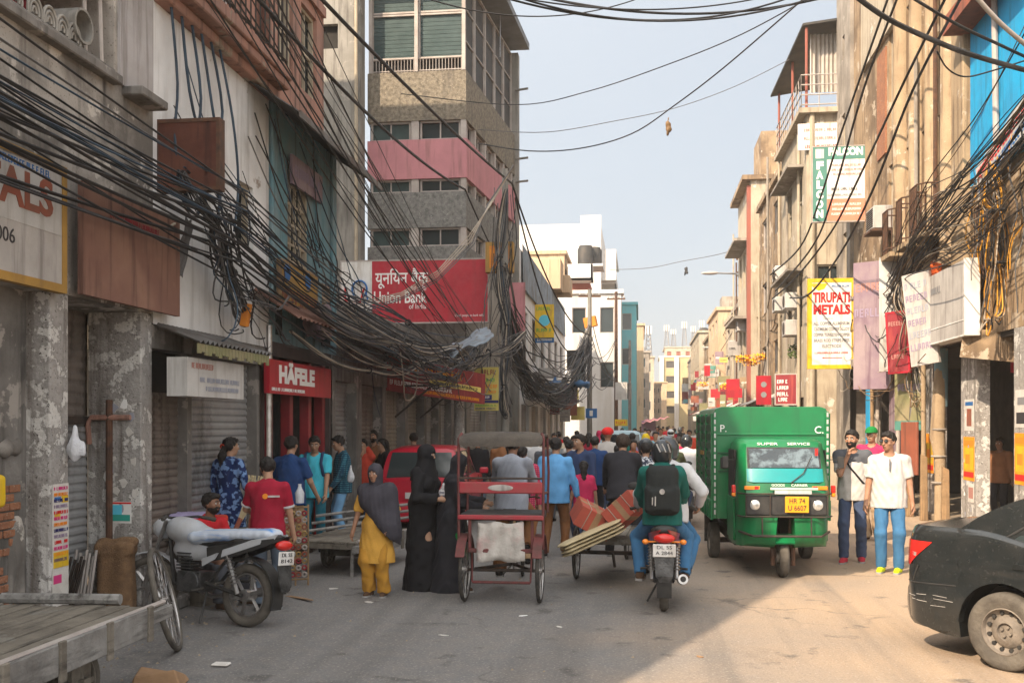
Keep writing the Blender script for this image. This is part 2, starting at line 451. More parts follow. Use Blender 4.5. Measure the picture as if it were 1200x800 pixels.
            hm.wrinkle(.004, 60, 3); obj('headscarf', hm.mesh('headscarf'), MATS[hair[5:]], root)
        elif hair.startswith('veil'):           # veil with an eye slit
            hm.ell(hp(0,-.005,.03), np.array((.096,.116,.110))*s, 0, Hn); hm.cone(hp(0,.0,-.03), tp(0,-.0,.40), .092*s, .17*s, .05)
            hm.ell(hp(0,.115,.012), np.array((.058,.05,.018))*s, 0, Hn, neg=True); hm.wrinkle(.005, 45, 5)
            obj('veil', hm.mesh('veil'), MATS[hair[4:]], root)
        elif hair.startswith('cap'):
            hm.ell(hp(0,-.01,.045), np.array((.092,.11,.09))*s, 0, Hn); hm.plane(hp(0,0,.03), Rh@Vector((0,0,-1))); hm.ell(hp(0,.12,.036), np.array((.06,.06,.009))*s, .005, Hn)
            obj('cap', hm.mesh('cap'), MATS[hair[3:]], root)
        elif hair.startswith('turban'):
            hm.ell(hp(0,-.01,.055), np.array((.115,.13,.095))*s, 0, Hn); hm.plane(hp(0,0,.02), Rh@Vector((0,.2,-1)).normalized()); hm.wrinkle(.006, 50, 2)
            obj('turban', hm.mesh('turban'), MATS[hair[6:]], root)
    # --- clothes
    if top:
        kind, tm = top[0], top[1]
        g = SDF(lo-.03, hi+.03, vox); o = {'tee': .012, 'shirt': .016, 'jacket': .026, 'kurta': .018, 'robe': .03}.get(kind, .014)
        torso(g, o)
        up = Rl@Vector((0,0,1))
        hem = {'tee': -.10, 'shirt': -.13, 'jacket': -.12, 'kurta': -.50, 'robe': -.86}[kind]
        if len(top) > 3: hem = top[3]
        if hem < -.06 and kind in ('tee','shirt','jacket'):
            g.cone(tp(0,-.002,.30), tp(0,-.004,hem-.04), .136*s*w_+o, .160*s*w_+o, .05, sq=(.84,1.12,1)); g.ell(tp(0,-.005,-.02), np.array((.172*w_,.126*w_,.20))*s+o, .03, Rn)
        if kind == 'kurta':
            b_ = pel+Vector((0,.0,hem*s)); g.cone(pel, b_, .148*s+o, .232*s, .05, sq=(.92,1.12,1))
        if kind == 'robe':
            b_ = Vector((pel.x*.3, pel.y*.3-.02, .02)); g.cone(tp(0,0,.1), b_, .15*s+o, .245*s, .08, sq=(.95,1.1,1))
            for i in (0,1): g.cone(knee[i], Vector((ank[i].x, ank[i].y, .02)), .08*s, .12*s, .06)
        slv = top[2] if len(top) > 2 else 'short'
        for i in (0,1):
            ext = .022*s if kind != 'robe' else .045*s
            if slv == 'short':
                e_ = sh[i].lerp(elb[i], .78); g.cone(sh[i]-(elb[i]-sh[i])*.02, e_, .054*s+o*.6, .057*s+o*.6, .03, cut=True)
            elif slv == 'elbow':
                e_ = elb[i]; g.cone(sh[i]-(elb[i]-sh[i])*.06, e_, .060*s+o*.6, .058*s+o*.6, .03, cut=True)
            else:
                g.cone(sh[i]-(elb[i]-sh[i])*.06, elb[i], .058*s+o*.7, .046*s+o*.7, .03)
                e_ = wr[i]-(wr[i]-elb[i])*(.02 if slv == 'long' else .45)
                g.cone(elb[i], e_, .046*s+o*.7, (.034*s if kind != 'robe' else .05*s)+o*.6, .02, cut=True)
        g.wrinkle(.0085 if kind not in ('robe',) else .017, 34 if kind != 'robe' else 27, int(h*1000)+len(label))
        if kind in ('tee','shirt','jacket'): g.plane(tp(0,0,hem), -up)
        elif kind == 'kurta': g.plane(pel+Vector((0,0,hem*s)), (0,0,-1))
        g.cone(tp(0,.012,.485), tp(0,.09,.66), .060*s, .085*s, 0, neg=True)
        if slv == 'none': pass
        if kind == 'shirt' or kind == 'jacket':
            g.cone(tp(0,-.014,.50), tp(0,-.012,.525), .068*s, .066*s, .01); g.cone(tp(0,.004,.40), tp(0,.02,.60), .052*s, .060*s, 0, neg=True)
        obj({'tee':'shirt','shirt':'shirt','jacket':'jacket','kurta':'tunic','robe':'robe'}[kind], g.mesh('top'), MATS[tm], root)
    if bottom:
        kind, bm_ = bottom[0], bottom[1]
        g = SDF(lo-.03, hi+.03, vox)
        o = .013 if kind == 'jeans' else .02
        g.ell(tp(0,-.005,.02), np.array((.150*w_,.104*w_,.13))*s+o*.5, .04, Rn)
        for i in (0,1):
            kr, ar = (.060,.056) if kind == 'jeans' else (.066,.074)
            g.cone(hip[i]+(knee[i]-hip[i])*.1, knee[i], .074*s*min(w_,1.12)+o, kr*s+o, .03)
            e_ = ank[i].lerp(knee[i], -.03 if kind != 'cropped' else .2); g.cone(knee[i], e_, kr*s+o, ar*s+o*.6, .02, cut=True)
        g.wrinkle(.006 if kind == 'jeans' else .011, 38, int(h*777)+len(label)); g.plane(tp(0,0,.10), Rl@Vector((0,0,1)))
        obj('trousers', g.mesh('trousers'), MATS[bm_], root)
    if shoe:
        for i in (0,1):
            fd = Matrix.Rotation(-R(fdir[i]), 3, 'Z') @ Vector((0,1,0)); b0 = ank[i]
            g = SDF(np.array(b0)-.24, np.array(b0)+.24, min(vox,.012))
            z_ = Vector((0,0,1))
            g.cone(b0-fd*.03*s-z_*.045*s, b0+fd*.13*s-z_*.056*s, .042*s, .036*s, .02); g.cone(b0-z_*.0*s, b0-z_*.05*s, .046*s, .044*s, .02)
            g.cone(b0+fd*.0*s-z_*.03*s, b0+fd*.10*s-z_*.055*s, .042*s, .03*s, .02)
            g.plane(b0-z_*.072*s, -z_); g.plane(b0+z_*.012*s, z_)
            so = obj('shoe', g.mesh('shoe'), MATS[shoe], root)
            if vox < .014:
                g2 = MB(); pr = [(-.036,-.07),(-.042,-.03),(-.036,.06),(-.042,.12),(-.03,.165),(0,.18),(.03,.165),(.042,.12),(.036,.06),(.042,-.03),(.036,-.07),(0,-.08)]
                a_ = -R(fdir[i]); m_ = Matrix.Translation(b0) @ Matrix.Rotation(a_, 4, 'Z') @ Matrix.Diagonal((s,s,s,1))
                g2.prism(pr, -.085, -.062, 0, m_); obj('sole', g2, MATS['shoe_sole'], so)
    return root, dict(tp=tp, hp=hp, sh=sh, elb=elb, wr=wr, hip=hip, knee=knee, ank=ank, Rl=Rl, Rh=Rh, s=s, pel=pel, lo=lo, hi=hi)
def logo_plate(J, body, x, z, y, w, hgt, parent, mt): 
    M = frameM(J['tp'](x, y, z), J['Rl']@Vector((-1,0,0)), J['Rl']@Vector((0,-1,0)))
    return text(body, hgt, parent, mt, M, 'print', .001, width=w)
def backpack(J, root, mt, trim, big=1.0):
    s = J['s']; tp = J['tp']; Rn = np.array(J['Rl'])
    c = tp(0,-.19,.27); g = SDF(np.array(c)-.36, np.array(c)+.36, .014)
    g.rbox(c, np.array((.155,.10,.235))*s*big, .085*s, .0, Rn); g.rbox(tp(0,-.22,.17), np.array((.165,.085,.13))*s*big, .05*s, .02, Rn)
    g.rbox(tp(0,-.295,.16), np.array((.115,.035,.10))*s*big, .03*s, .01, Rn); g.rbox(tp(0,-.275,.37), np.array((.10,.03,.06))*s*big, .025*s, .012, Rn); g.plane(tp(0,-.08,.27), J['Rl']@Vector((0,1,0)))
    g.wrinkle(.004, 40, 2)
    o = tag(bpy.data.objects.new('backpack', g.mesh('backpack')), None); C.objects.link(o); o.data.materials.append(MATS[mt]); o.parent = root
    q = MB(); 
    for sg in (-1,1):
        q.tube([tp(sg*.11,-.12,.46), tp(sg*.12,-.04,.555), tp(sg*.125,.06,.535), tp(sg*.12,.145,.40), tp(sg*.15,.12,.22), tp(sg*.16,-.08,.12)], .022*s, 8, sq=.45)
    obj('strap', q, MATS[trim], o, smooth=60)
    z = MB(); z.tube([tp(.15*math.cos(a)*.95, -.245-.04*math.sin(a), .24+.19*math.sin(a)) for a in np.linspace(.1,3.04,14)], .006, 5)
    z.tube([tp(.11*math.cos(a), -.325, .17+.085*math.sin(a)) for a in np.linspace(.1,3.04,14)], .005, 5)
    obj('zip', z, MATS['zip_grey'], o, smooth=60)
    return o
# ---------------------------------------------------------------- palette
M_ = mat
M_('road', (.158,.157,.160), (.192,.186,.182), scale=.55, rough=.92, bump=.3, bscale=55, patch=(.12,.12,.123), pscale=.32, pth=.585, dust=(.225,.205,.185), c2th=(.3,.7), spec=.2)
M_('dirt', (.30,.235,.165), (.21,.175,.135), scale=.8, rough=.95, bump=.3, bscale=30, speck=(.13,.11,.09))
M_('concrete_old', (.36,.33,.295), (.15,.135,.12), scale=1.1, rough=.93, bump=.45, streak=(.075,.068,.062), sk=(5,5,.45), patch=(.50,.46,.41), pscale=2.1, pth=.565, c2th=(.42,.58), speck=(.16,.14,.12))
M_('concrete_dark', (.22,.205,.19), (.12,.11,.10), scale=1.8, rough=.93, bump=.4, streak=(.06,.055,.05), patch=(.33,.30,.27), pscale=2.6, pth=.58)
M_('pillar', (.37,.35,.33), (.20,.185,.17), scale=5, rough=.93, bump=.5, patch=(.58,.56,.53), pscale=5, pth=.535, speck=(.09,.08,.07), streak=(.13,.11,.095))
M_('white_wall', (.74,.74,.74), (.62,.615,.61), scale=1.6, rough=.9, bump=.3, streak=(.38,.365,.35), sk=(4,4,.3), patch=(.34,.29,.25), pscale=1.7, pth=.66)
M_('brown_paint', (.19,.095,.072), (.26,.145,.105), scale=1.5, rough=.75, bump=.15, streak=(.07,.035,.028), patch=(.24,.13,.09), pscale=2.2, pth=.62)
M_('rust', (.075,.026,.018), (.12,.045,.028), scale=2.2, rough=.8, bump=.15, streak=(.035,.016,.013))
M_('pink_old', (.38,.20,.15), (.26,.155,.125), scale=1.4, rough=.9, bump=.3, streak=(.08,.05,.04), patch=(.30,.25,.20), pscale=1.7, pth=.6)
M_('pink_paint', (.50,.215,.235), (.42,.18,.20), scale=1.2, rough=.8, bump=.08, streak=(.27,.13,.13))
M_('blue_paint', (.13,.27,.32), (.20,.27,.29), scale=1.8, rough=.85, bump=.2, streak=(.06,.10,.11), patch=(.28,.27,.24), pscale=2.5, pth=.63)
M_('bright_blue', (.012,.33,.62), (.02,.26,.50), scale=1.5, rough=.75, bump=.15, streak=(.02,.16,.28), patch=(.20,.30,.34), pscale=2.4, pth=.68)
M_('stone_facing', (.25,.215,.165), (.11,.095,.075), scale=10, rough=.95, bump=.8, bscale=22, speck=(.38,.33,.26), streak=(.09,.08,.07), sk=(2,2,.4))
M_('stone_grey', (.22,.215,.20), (.12,.118,.112), scale=9, rough=.95, bump=.8, bscale=20, speck=(.36,.35,.33))
M_('grey_plaster', (.29,.275,.25), (.20,.19,.17), scale=1.2, rough=.9, bump=.2, streak=(.11,.10,.09), patch=(.35,.325,.29), pscale=1.4, pth=.6)
M_('tan_wall', (.33,.235,.145), (.16,.11,.07), scale=.9, rough=.9, bump=.4, streak=(.085,.06,.042), sk=(4,4,.4), patch=(.45,.37,.28), pscale=1.7, pth=.57, c2th=(.42,.6), speck=(.2,.14,.09))
M_('tan_column', (.37,.275,.175), (.29,.21,.13), scale=2, rough=.9, bump=.25, streak=(.13,.09,.06), speck=(.22,.155,.10), patch=(.46,.38,.29), pscale=3, pth=.6)
M_('tan_grey', (.34,.30,.255), (.19,.165,.14), scale=1.2, rough=.9, bump=.25, streak=(.13,.11,.09), patch=(.40,.36,.31), pscale=1.6, pth=.6)
M_('cream', (.44,.38,.29), (.35,.29,.215), scale=1.4, rough=.88, bump=.2, streak=(.20,.16,.12), patch=(.56,.52,.45), pscale=1.4, pth=.6)
M_('far_white', (.60,.59,.58), (.52,.50,.48), scale=.5, rough=.85, bump=.05, streak=(.48,.45,.41), sk=(1.5,1.5,.12))
M_('far_beige', (.55,.40,.26), (.45,.33,.22), scale=.7, rough=.9, bump=.1, streak=(.26,.19,.13))
M_('far_red', (.30,.10,.075), (.24,.09,.07), scale=1, rough=.9, bump=.1)
M_('far_teal', (.10,.34,.38), (.14,.30,.33), scale=.8, rough=.85, bump=.08)
M_('far_yellow', (.44,.36,.19), (.36,.29,.17), scale=.6, rough=.88, bump=.08)
M_('brick', (.34,.15,.08), (.25,.115,.07), scale=7, rough=.95, bump=.5, speck=(.36,.27,.2))
M_('shutter_grey', (.34,.34,.34), (.25,.245,.24), scale=2, rough=.55, bump=.1, metal=.3, streak=(.085,.08,.075), sk=(3,3,.8))
M_('shutter_brown', (.21,.175,.15), (.13,.11,.095), scale=2.4, rough=.65, bump=.15, metal=.2, streak=(.05,.042,.036))
M_('shutter_tan', (.34,.30,.24), (.25,.215,.175), scale=2, rough=.6, bump=.1, metal=.2, streak=(.10,.085,.065))
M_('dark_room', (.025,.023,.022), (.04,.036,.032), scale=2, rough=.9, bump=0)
M_('tin', (.19,.185,.18), (.115,.10,.09), scale=2, rough=.55, metal=.4, bump=.1, streak=(.09,.055,.035), sk=(4,4,2))
M_('tin_dark', (.05,.05,.05), (.085,.075,.065), scale=2, rough=.7, metal=.3, bump=.1)
M_('tin_light', (.50,.46,.42), (.38,.33,.28), scale=2, rough=.6, metal=.2, bump=.1, streak=(.26,.20,.15))
M_('glass_dark', (.025,.035,.038), rough=.12, bump=0, spec=.5)
M_('louver', (.055,.085,.085), (.035,.06,.06), scale=3, rough=.3, bump=.05)
M_('frame_pale', (.42,.38,.35), (.32,.275,.25), scale=3, rough=.7, bump=.05)
M_('frame_cream', (.42,.36,.27), (.32,.27,.20), scale=3, rough=.75, bump=.08)
M_('iron', (.04,.036,.034), (.08,.055,.042), scale=9, rough=.65, metal=.4, bump=.1)
M_('iron_rust', (.13,.065,.04), (.07,.045,.035), scale=9, rough=.8, metal=.2, bump=.15)
M_('steel', (.45,.44,.43), (.30,.28,.27), scale=9, rough=.35, metal=.9, bump=.05)
M_('chrome', (.62,.61,.60), rough=.16, metal=1.0, bump=0)
M_('wood_old', (.21,.185,.15), (.115,.10,.082), scale=2.5, rough=.9, bump=.5, streak=(.04,.035,.03), sk=(14,1.2,14), patch=(.19,.175,.15), pscale=3, pth=.6)
M_('wood_grey', (.27,.26,.245), (.16,.15,.14), scale=3, rough=.88, bump=.4, streak=(.06,.055,.05), sk=(12,1.4,12))
M_('wood_tan', (.33,.215,.115), (.22,.145,.08), scale=4, rough=.85, bump=.3, streak=(.12,.08,.05))
M_('rubber', (.028,.027,.026), (.075,.066,.055), scale=7, rough=.88, bump=.2)
M_('rubber_dusty', (.075,.066,.056), (.13,.115,.095), scale=6, rough=.92, bump=.25)
M_('cable_black', (.018,.018,.02), (.04,.038,.038), scale=3, rough=.6, bump=0)
M_('cable_grey', (.13,.125,.125), (.07,.068,.068), scale=2, rough=.65, bump=0)
M_('cable_pale', (.42,.36,.29), (.28,.24,.19), scale=2, rough=.7, bump=0)
M_('cable_blue', (.035,.065,.10), (.02,.03,.045), scale=2, rough=.6, bump=0)
M_('cable_brown', (.20,.12,.055), (.12,.075,.04), scale=2, rough=.7, bump=0)
M_('cable_orange', (.62,.30,.03), (.45,.20,.03), scale=2, rough=.6, bump=0)
M_('sign_white', (.52,.51,.49), (.40,.385,.37), scale=2.2, rough=.6, bump=.05, streak=(.30,.27,.24))
M_('sign_clean', (.74,.73,.71), (.62,.60,.57), scale=2.5, rough=.5, bump=.04, streak=(.48,.44,.39), sk=(6,6,.8))
M_('sign_grey', (.46,.435,.41), (.36,.335,.315), scale=2.5, rough=.7, bump=.06, streak=(.18,.16,.15))
M_('sign_red', (.44,.016,.036), (.33,.014,.03), scale=1.5, rough=.5, bump=.04, streak=(.27,.02,.03), sk=(5,5,.6), dust=(.40,.05,.06))
M_('sign_red2', (.42,.012,.028), (.31,.011,.024), scale=1.5, rough=.5, bump=.04, streak=(.24,.015,.022), sk=(6,6,.7))
M_('sign_maroon', (.26,.025,.035), (.19,.02,.03), scale=2.5, rough=.6, bump=.05, streak=(.34,.06,.05))
M_('sign_yellow', (.72,.48,.012), (.58,.37,.02), scale=3, rough=.55, bump=.03, streak=(.45,.28,.05), sk=(6,6,.8))
M_('sign_pale_yellow', (.62,.52,.14), (.50,.41,.11), scale=2, rough=.6, bump=.03)
M_('sign_ochre', (.42,.24,.055), (.30,.175,.045), scale=2.5, rough=.7, bump=.08, streak=(.26,.15,.05))
M_('sign_green', (.09,.24,.20), (.07,.20,.17), scale=2, rough=.6, bump=.02)
M_('sign_olive', (.19,.19,.09), (.26,.22,.13), scale=2, rough=.7, bump=.05)
M_('sign_purple', (.23,.16,.20), (.31,.24,.25), scale=1.8, rough=.7, bump=.05, streak=(.16,.10,.13))
M_('sign_salmon', (.70,.25,.16), (.60,.20,.13), scale=2, rough=.6, bump=.02)
M_('sign_orange', (.80,.28,.01), (.72,.35,.02), scale=3, rough=.6, bump=.02)
M_('sign_brownred', (.30,.09,.05), (.20,.07,.045), scale=2, rough=.75, bump=.08, streak=(.12,.05,.035))
M_('ink_red', (.58,.02,.02), rough=.6, bump=0); M_('ink_black', (.035,.033,.036), rough=.6, bump=0); M_('ink_grey', (.22,.22,.23), rough=.6, bump=0)
M_('ink_white', (.78,.77,.75), rough=.6, bump=0); M_('ink_yellow', (.75,.62,.16), rough=.6, bump=0); M_('ink_blue', (.02,.13,.36), rough=.6, bump=0)
M_('ink_rust', (.30,.085,.05), (.22,.09,.06), rough=.7, bump=0); M_('ink_green', (.08,.33,.06), rough=.6, bump=0); M_('ink_navy', (.03,.03,.13), rough=.6, bump=0)
M_('ink_pink', (.60,.05,.20), rough=.6, bump=0); M_('ink_teal', (.03,.30,.24), rough=.6, bump=0); M_('ink_orange', (.75,.24,.02), rough=.6, bump=0); M_('ink_sky', (.10,.50,.66), rough=.6, bump=0)
M_('ink_faded', (.30,.31,.36), rough=.7, bump=0); M_('ink_fadedred', (.40,.20,.17), rough=.7, bump=0); M_('ink_mauve', (.28,.22,.30), rough=.7, bump=0)
M_('paper', (.62,.59,.55), (.50,.47,.43), scale=8, rough=.9, bump=.1)
M_('orange_cloth', (.72,.12,.02), (.55,.08,.02), scale=5, rough=.85, bump=.2)
M_('blue_tarp', (.04,.12,.27), (.06,.17,.33), scale=4, rough=.6, bump=.3)
M_('lamp_orange', (.72,.26,.03), (.60,.20,.03), scale=5, rough=.6, bump=.1)
M_('plastic_bag', (.62,.63,.66), (.52,.53,.56), scale=8, rough=.4, bump=.3)
M_('burlap', (.23,.135,.07), (.165,.095,.052), scale=14, rough=.95, bump=.5, speck=(.28,.18,.10))
M_('leaf', (.06,.10,.025), (.11,.14,.04), scale=9, rough=.7, bump=.1)
M_('marigold', (.80,.30,.01), (.75,.42,.02), scale=12, rough=.8, bump=.2)
M_('brass', (.55,.38,.16), (.42,.28,.11), scale=8, rough=.4, metal=.8, bump=.05)
# ---------------------------------------------------------------- ground
g = MB(); g.add([(-600,-80,0),(600,-80,0),(600,900,0),(-600,900,0)], [(0,1,2,3)]); tag(obj('ground', g, MATS['dirt']), kind='structure')
def road_sheet():
    m = MATS['road']; nt = m.node_tree; N = nt.nodes; L = nt.links
    b = N['Principled BSDF']; src = b.inputs['Base Color'].links[0].from_socket
    tc = N.new('ShaderNodeTexCoord'); sp = N.new('ShaderNodeSeparateXYZ'); L.new(tc.outputs['Object'], sp.inputs[0])
    nz = N.new('ShaderNodeTexNoise'); nz.inputs['Scale'].default_value = .5; nz.inputs['Detail'].default_value = 8; L.new(tc.outputs['Object'], nz.inputs['Vector'])
    ad = N.new('ShaderNodeMath'); ad.operation = 'MULTIPLY_ADD'; ad.inputs[1].default_value = 5.0; L.new(nz.outputs['Fac'], ad.inputs[0]); L.new(sp.outputs['X'], ad.inputs[2])
    mr = N.new('ShaderNodeMapRange'); mr.inputs['From Min'].default_value = 1.6; mr.inputs['From Max'].default_value = 5.2; mr.inputs['To Max'].default_value = .9; L.new(ad.outputs[0], mr.inputs['Value'])
    mx = N.new('ShaderNodeMix'); mx.data_type = 'RGBA'; L.new(mr.outputs[0], mx.inputs['Factor']); L.new(src, mx.inputs[6]); mx.inputs[7].default_value = (.40,.29,.195,1)
    def layer(cur, fac, colr):
        q = N.new('ShaderNodeMix'); q.data_type = 'RGBA'; L.new(fac, q.inputs['Factor']); L.new(cur, q.inputs[6]); q.inputs[7].default_value = (*colr,1); return q.outputs[2]
    def rng(f, a, z, hi=1.0):
        r = N.new('ShaderNodeMapRange'); r.inputs['From Min'].default_value = a; r.inputs['From Max'].default_value = z; r.inputs['To Max'].default_value = hi; L.new(f, r.inputs['Value']); return r.outputs[0]
    wv = N.new('ShaderNodeTexNoise'); wv.inputs['Scale'].default_value = 1.3; wv.inputs['Detail'].default_value = 6; L.new(tc.outputs['Object'], wv.inputs['Vector'])
    va = N.new('ShaderNodeVectorMath'); va.operation = 'MULTIPLY_ADD'; L.new(wv.outputs['Color'], va.inputs[0]); va.inputs[1].default_value = (1.1,1.1,0); L.new(tc.outputs['Object'], va.inputs[2])
    vo = N.new('ShaderNodeTexVoronoi'); vo.feature = 'DISTANCE_TO_EDGE'; vo.inputs['Scale'].default_value = .42; L.new(va.outputs[0], vo.inputs['Vector'])
    ml = N.new('ShaderNodeMath'); ml.operation = 'MULTIPLY'; L.new(rng(vo.outputs['Distance'], .008, .002, .5), ml.inputs[0]); L.new(rng(nz.outputs['Fac'], .5, .6), ml.inputs[1]); cr = layer(mx.outputs[2], ml.outputs[0], (.08,.075,.07))          # cracks
    mp = N.new('ShaderNodeMapping'); mp.inputs['Scale'].default_value = (1.6,.09,1); L.new(tc.outputs['Object'], mp.inputs['Vector'])
    tr = N.new('ShaderNodeTexNoise'); tr.inputs['Scale'].default_value = 1; tr.inputs['Detail'].default_value = 7; L.new(mp.outputs[0], tr.inputs['Vector'])
    cr = layer(cr, rng(tr.outputs['Fac'], .5, .68, .6), (.105,.10,.097))        # worn wheel tracks
    st = N.new('ShaderNodeTexNoise'); st.inputs['Scale'].default_value = 2.3; st.inputs['Detail'].default_value = 4; L.new(tc.outputs['Object'], st.inputs['Vector'])
    cr = layer(cr, rng(st.outputs['Fac'], .62, .70, .65), (.075,.07,.066))         # oil stains
    gr = N.new('ShaderNodeTexNoise'); gr.inputs['Scale'].default_value = 45; gr.inputs['Detail'].default_value = 3; L.new(tc.outputs['Object'], gr.inputs['Vector'])
    cr = layer(cr, rng(gr.outputs['Fac'], .58, .68, .5), (.42,.38,.33)); cr = layer(cr, rng(gr.outputs['Fac'], .40, .30, .4), (.09,.085,.08))
    L.new(cr, b.inputs['Base Color'])
    g = MB(); g.add([(-5.3,-40,.004),(6.6,-40,.004),(6.6,260,.004),(-5.3,260,.004)], [(0,1,2,3)]); tag(obj('road', g, m), kind='structure')
road_sheet()
# ---------------------------------------------------------------- building kit
def wall_mesh(mb, P, u, n, W, z0, z1, holes=(), dep=.2, mi=0, top=None):
    ss = sorted({0.0, W}|{h[0] for h in holes}|{h[1] for h in holes}); zs = sorted({z0, z1}|{h[2] for h in holes}|{h[3] for h in holes})
    def pt(s, z, d=0): return (P[0]+u[0]*s-n[0]*d, P[1]+u[1]*s-n[1]*d, z)
    def inh(s, z): return any(h[0] < s < h[1] and h[2] < z < h[3] for h in holes)
    for i in range(len(ss)-1):
        for j in range(len(zs)-1):
            a, b, c, d = ss[i], ss[i+1], zs[j], zs[j+1]
            if not inh((a+b)/2, (c+d)/2): mb.add([pt(a,c),pt(b,c),pt(b,d),pt(a,d)], [(0,1,2,3)], mi)
    for h in holes:
        a, b, c, d = h[:4]
        mb.add([pt(a,c),pt(b,c),pt(b,c,dep),pt(a,c,dep)], [(0,1,2,3)], mi); mb.add([pt(a,d),pt(b,d),pt(b,d,dep),pt(a,d,dep)], [(0,1,2,3)], mi)
        mb.add([pt(a,c),pt(a,d),pt(a,d,dep),pt(a,c,dep)], [(0,1,2,3)], mi); mb.add([pt(b,c),pt(b,d),pt(b,d,dep),pt(b,c,dep)], [(0,1,2,3)], mi)
    return pt
def shutter_mesh(P, u, n, s0, s1, z0, z1, d=.1, pitch=.085, amp=.014):
    mb = MB(); N = max(2, int((z1-z0)/pitch)); prof = []
    for i in range(N):
        z = z0+(z1-z0)*i/N; p = (z1-z0)/N
        prof += [(z, 0), (z+p*.25, amp), (z+p*.6, amp), (z+p*.85, 0)]
    prof.append((z1, 0)); vs = []; fs = []
    for z, o in prof:
        for s in (s0, s1): vs.append((P[0]+u[0]*s-n[0]*(d-o), P[1]+u[1]*s-n[1]*(d-o), z))
    for i in range(len(prof)-1): fs.append((i*2, i*2+1, i*2+3, i*2+2))
    return mb.add(vs, fs)
def window(par, P, u, n, s0, s1, z0, z1, kind='win', dep=.14, fm='frame_cream', pm='glass_dark', nx=2, nz=2):
    P3 = lambda s, z, d: Vector((P[0]+u[0]*s-n[0]*d, P[1]+u[1]*s-n[1]*d, z))
    up = (0,0,1); nn = (n[0],n[1],0); f = MB(); t = .05
    for (a, b) in (((s0,z0+t/2),(s1,z0+t/2)), ((s0,z1-t/2),(s1,z1-t/2))): f.bar(P3(a[0],a[1],dep*.6), P3(b[0],b[1],dep*.6), .07, t)
    for s in (s0+t/2, s1-t/2): f.bar(P3(s,z0+t,dep*.6), P3(s,z1-t,dep*.6), t, .07, up=nn)
    for i in range(1, nx): s = s0+(s1-s0)*i/nx; f.bar(P3(s,z0+t,dep*.6), P3(s,z1-t,dep*.6), .035, .04, up=nn)
    for j in range(1, nz): z = z0+(z1-z0)*j/nz; f.bar(P3(s0+t,z,dep*.62), P3(s1-t,z,dep*.62), .036, .035)
    fo = obj('window', f, MATS[fm], par)
    p = MB()
    if kind == 'louver':
        k = max(3, int((z1-z0)/.11))
        for j in range(k):
            z = z0+(z1-z0)*(j+.5)/k; p.bar(P3(s0+t,z,dep*.8), P3(s1-t,z,dep*.8), .02, (z1-z0)/k*.92)
    else: p.add([P3(s0,z0,dep*.92),P3(s1,z0,dep*.92),P3(s1,z1,dep*.92),P3(s0,z1,dep*.92)], [(0,1,2,3)])
    obj('pane', p, MATS[pm], fo)
    return fo
def railing(par, pts, h, mt, step=.13, r=.011, name='railing', rails=2):
    m = MB()
    for a, b in zip(pts[:-1], pts[1:]):
        a, b = Vector(a), Vector(b); k = max(1, int((b-a).length/step))
        for i in range(k+1):
            q = a.lerp(b, i/k); m.tube([q, q+Vector((0,0,h))], r, 4)
        for j in range(rails): z = Vector((0,0,h*(1-j*.9/max(1,rails-1)) if rails > 1 else h)); m.tube([a+z, b+z], r*1.6, 5)
    return obj(name, m, MATS[mt], par)
def corrug(a, b, c, d, k=18, amp=.03):        # corrugated sheet between edge a-b and edge c-d, waves along a-b
    a, b, c, d = map(Vector, (a,b,c,d)); nn = (b-a).cross(c-a).normalized(); vs = []; fs = []
    K = k*4
    for i in range(K+1):
        o = nn*math.sin(i/K*k*2*math.pi)*amp
        vs += [a.lerp(b, i/K)+o, c.lerp(d, i/K)+o]
    for i in range(K): fs.append((2*i, 2*i+1, 2*i+3, 2*i+2))
    return MB().add(vs, fs)
def building(label, walls, mt, name='street_building', cat='building', core=None, win=None, roof=None):
    """walls: list of (P,u,n,W,z0,z1,holes); a hole is (s0,s1,z0,z1,kind,frame,pane,nx,nz)"""
    rt = thing(name, label, cat, (0,0,0))
    w = MB()
    for (P,u,n,W,z0,z1,holes) in walls: wall_mesh(w, P, u, n, W, z0, z1, holes)
    if core: w.box(*core)
    obj('wall', w, MATS[mt], rt)
    for (P,u,n,W,z0,z1,holes) in walls:
        for h in holes:
            k = h[4] if len(h) > 4 else 'win'
            if k == 'shutter': obj('shutter', shutter_mesh(P,u,n,h[0],h[1],h[2],h[3],d=.12), MATS[h[5] if len(h) > 5 else 'shutter_grey'], rt)
            elif k in ('win','louver'): window(rt, P,u,n,h[0],h[1],h[2],h[3],k,.16, *(h[5:]))
            elif k == 'dark':
                p = MB(); q = lambda s,z: (P[0]+u[0]*s-n[0]*.19, P[1]+u[1]*s-n[1]*.19, z)
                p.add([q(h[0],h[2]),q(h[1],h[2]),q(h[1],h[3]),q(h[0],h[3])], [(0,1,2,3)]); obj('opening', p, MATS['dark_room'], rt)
    return rt
XL = -5.05; XR = 6.0
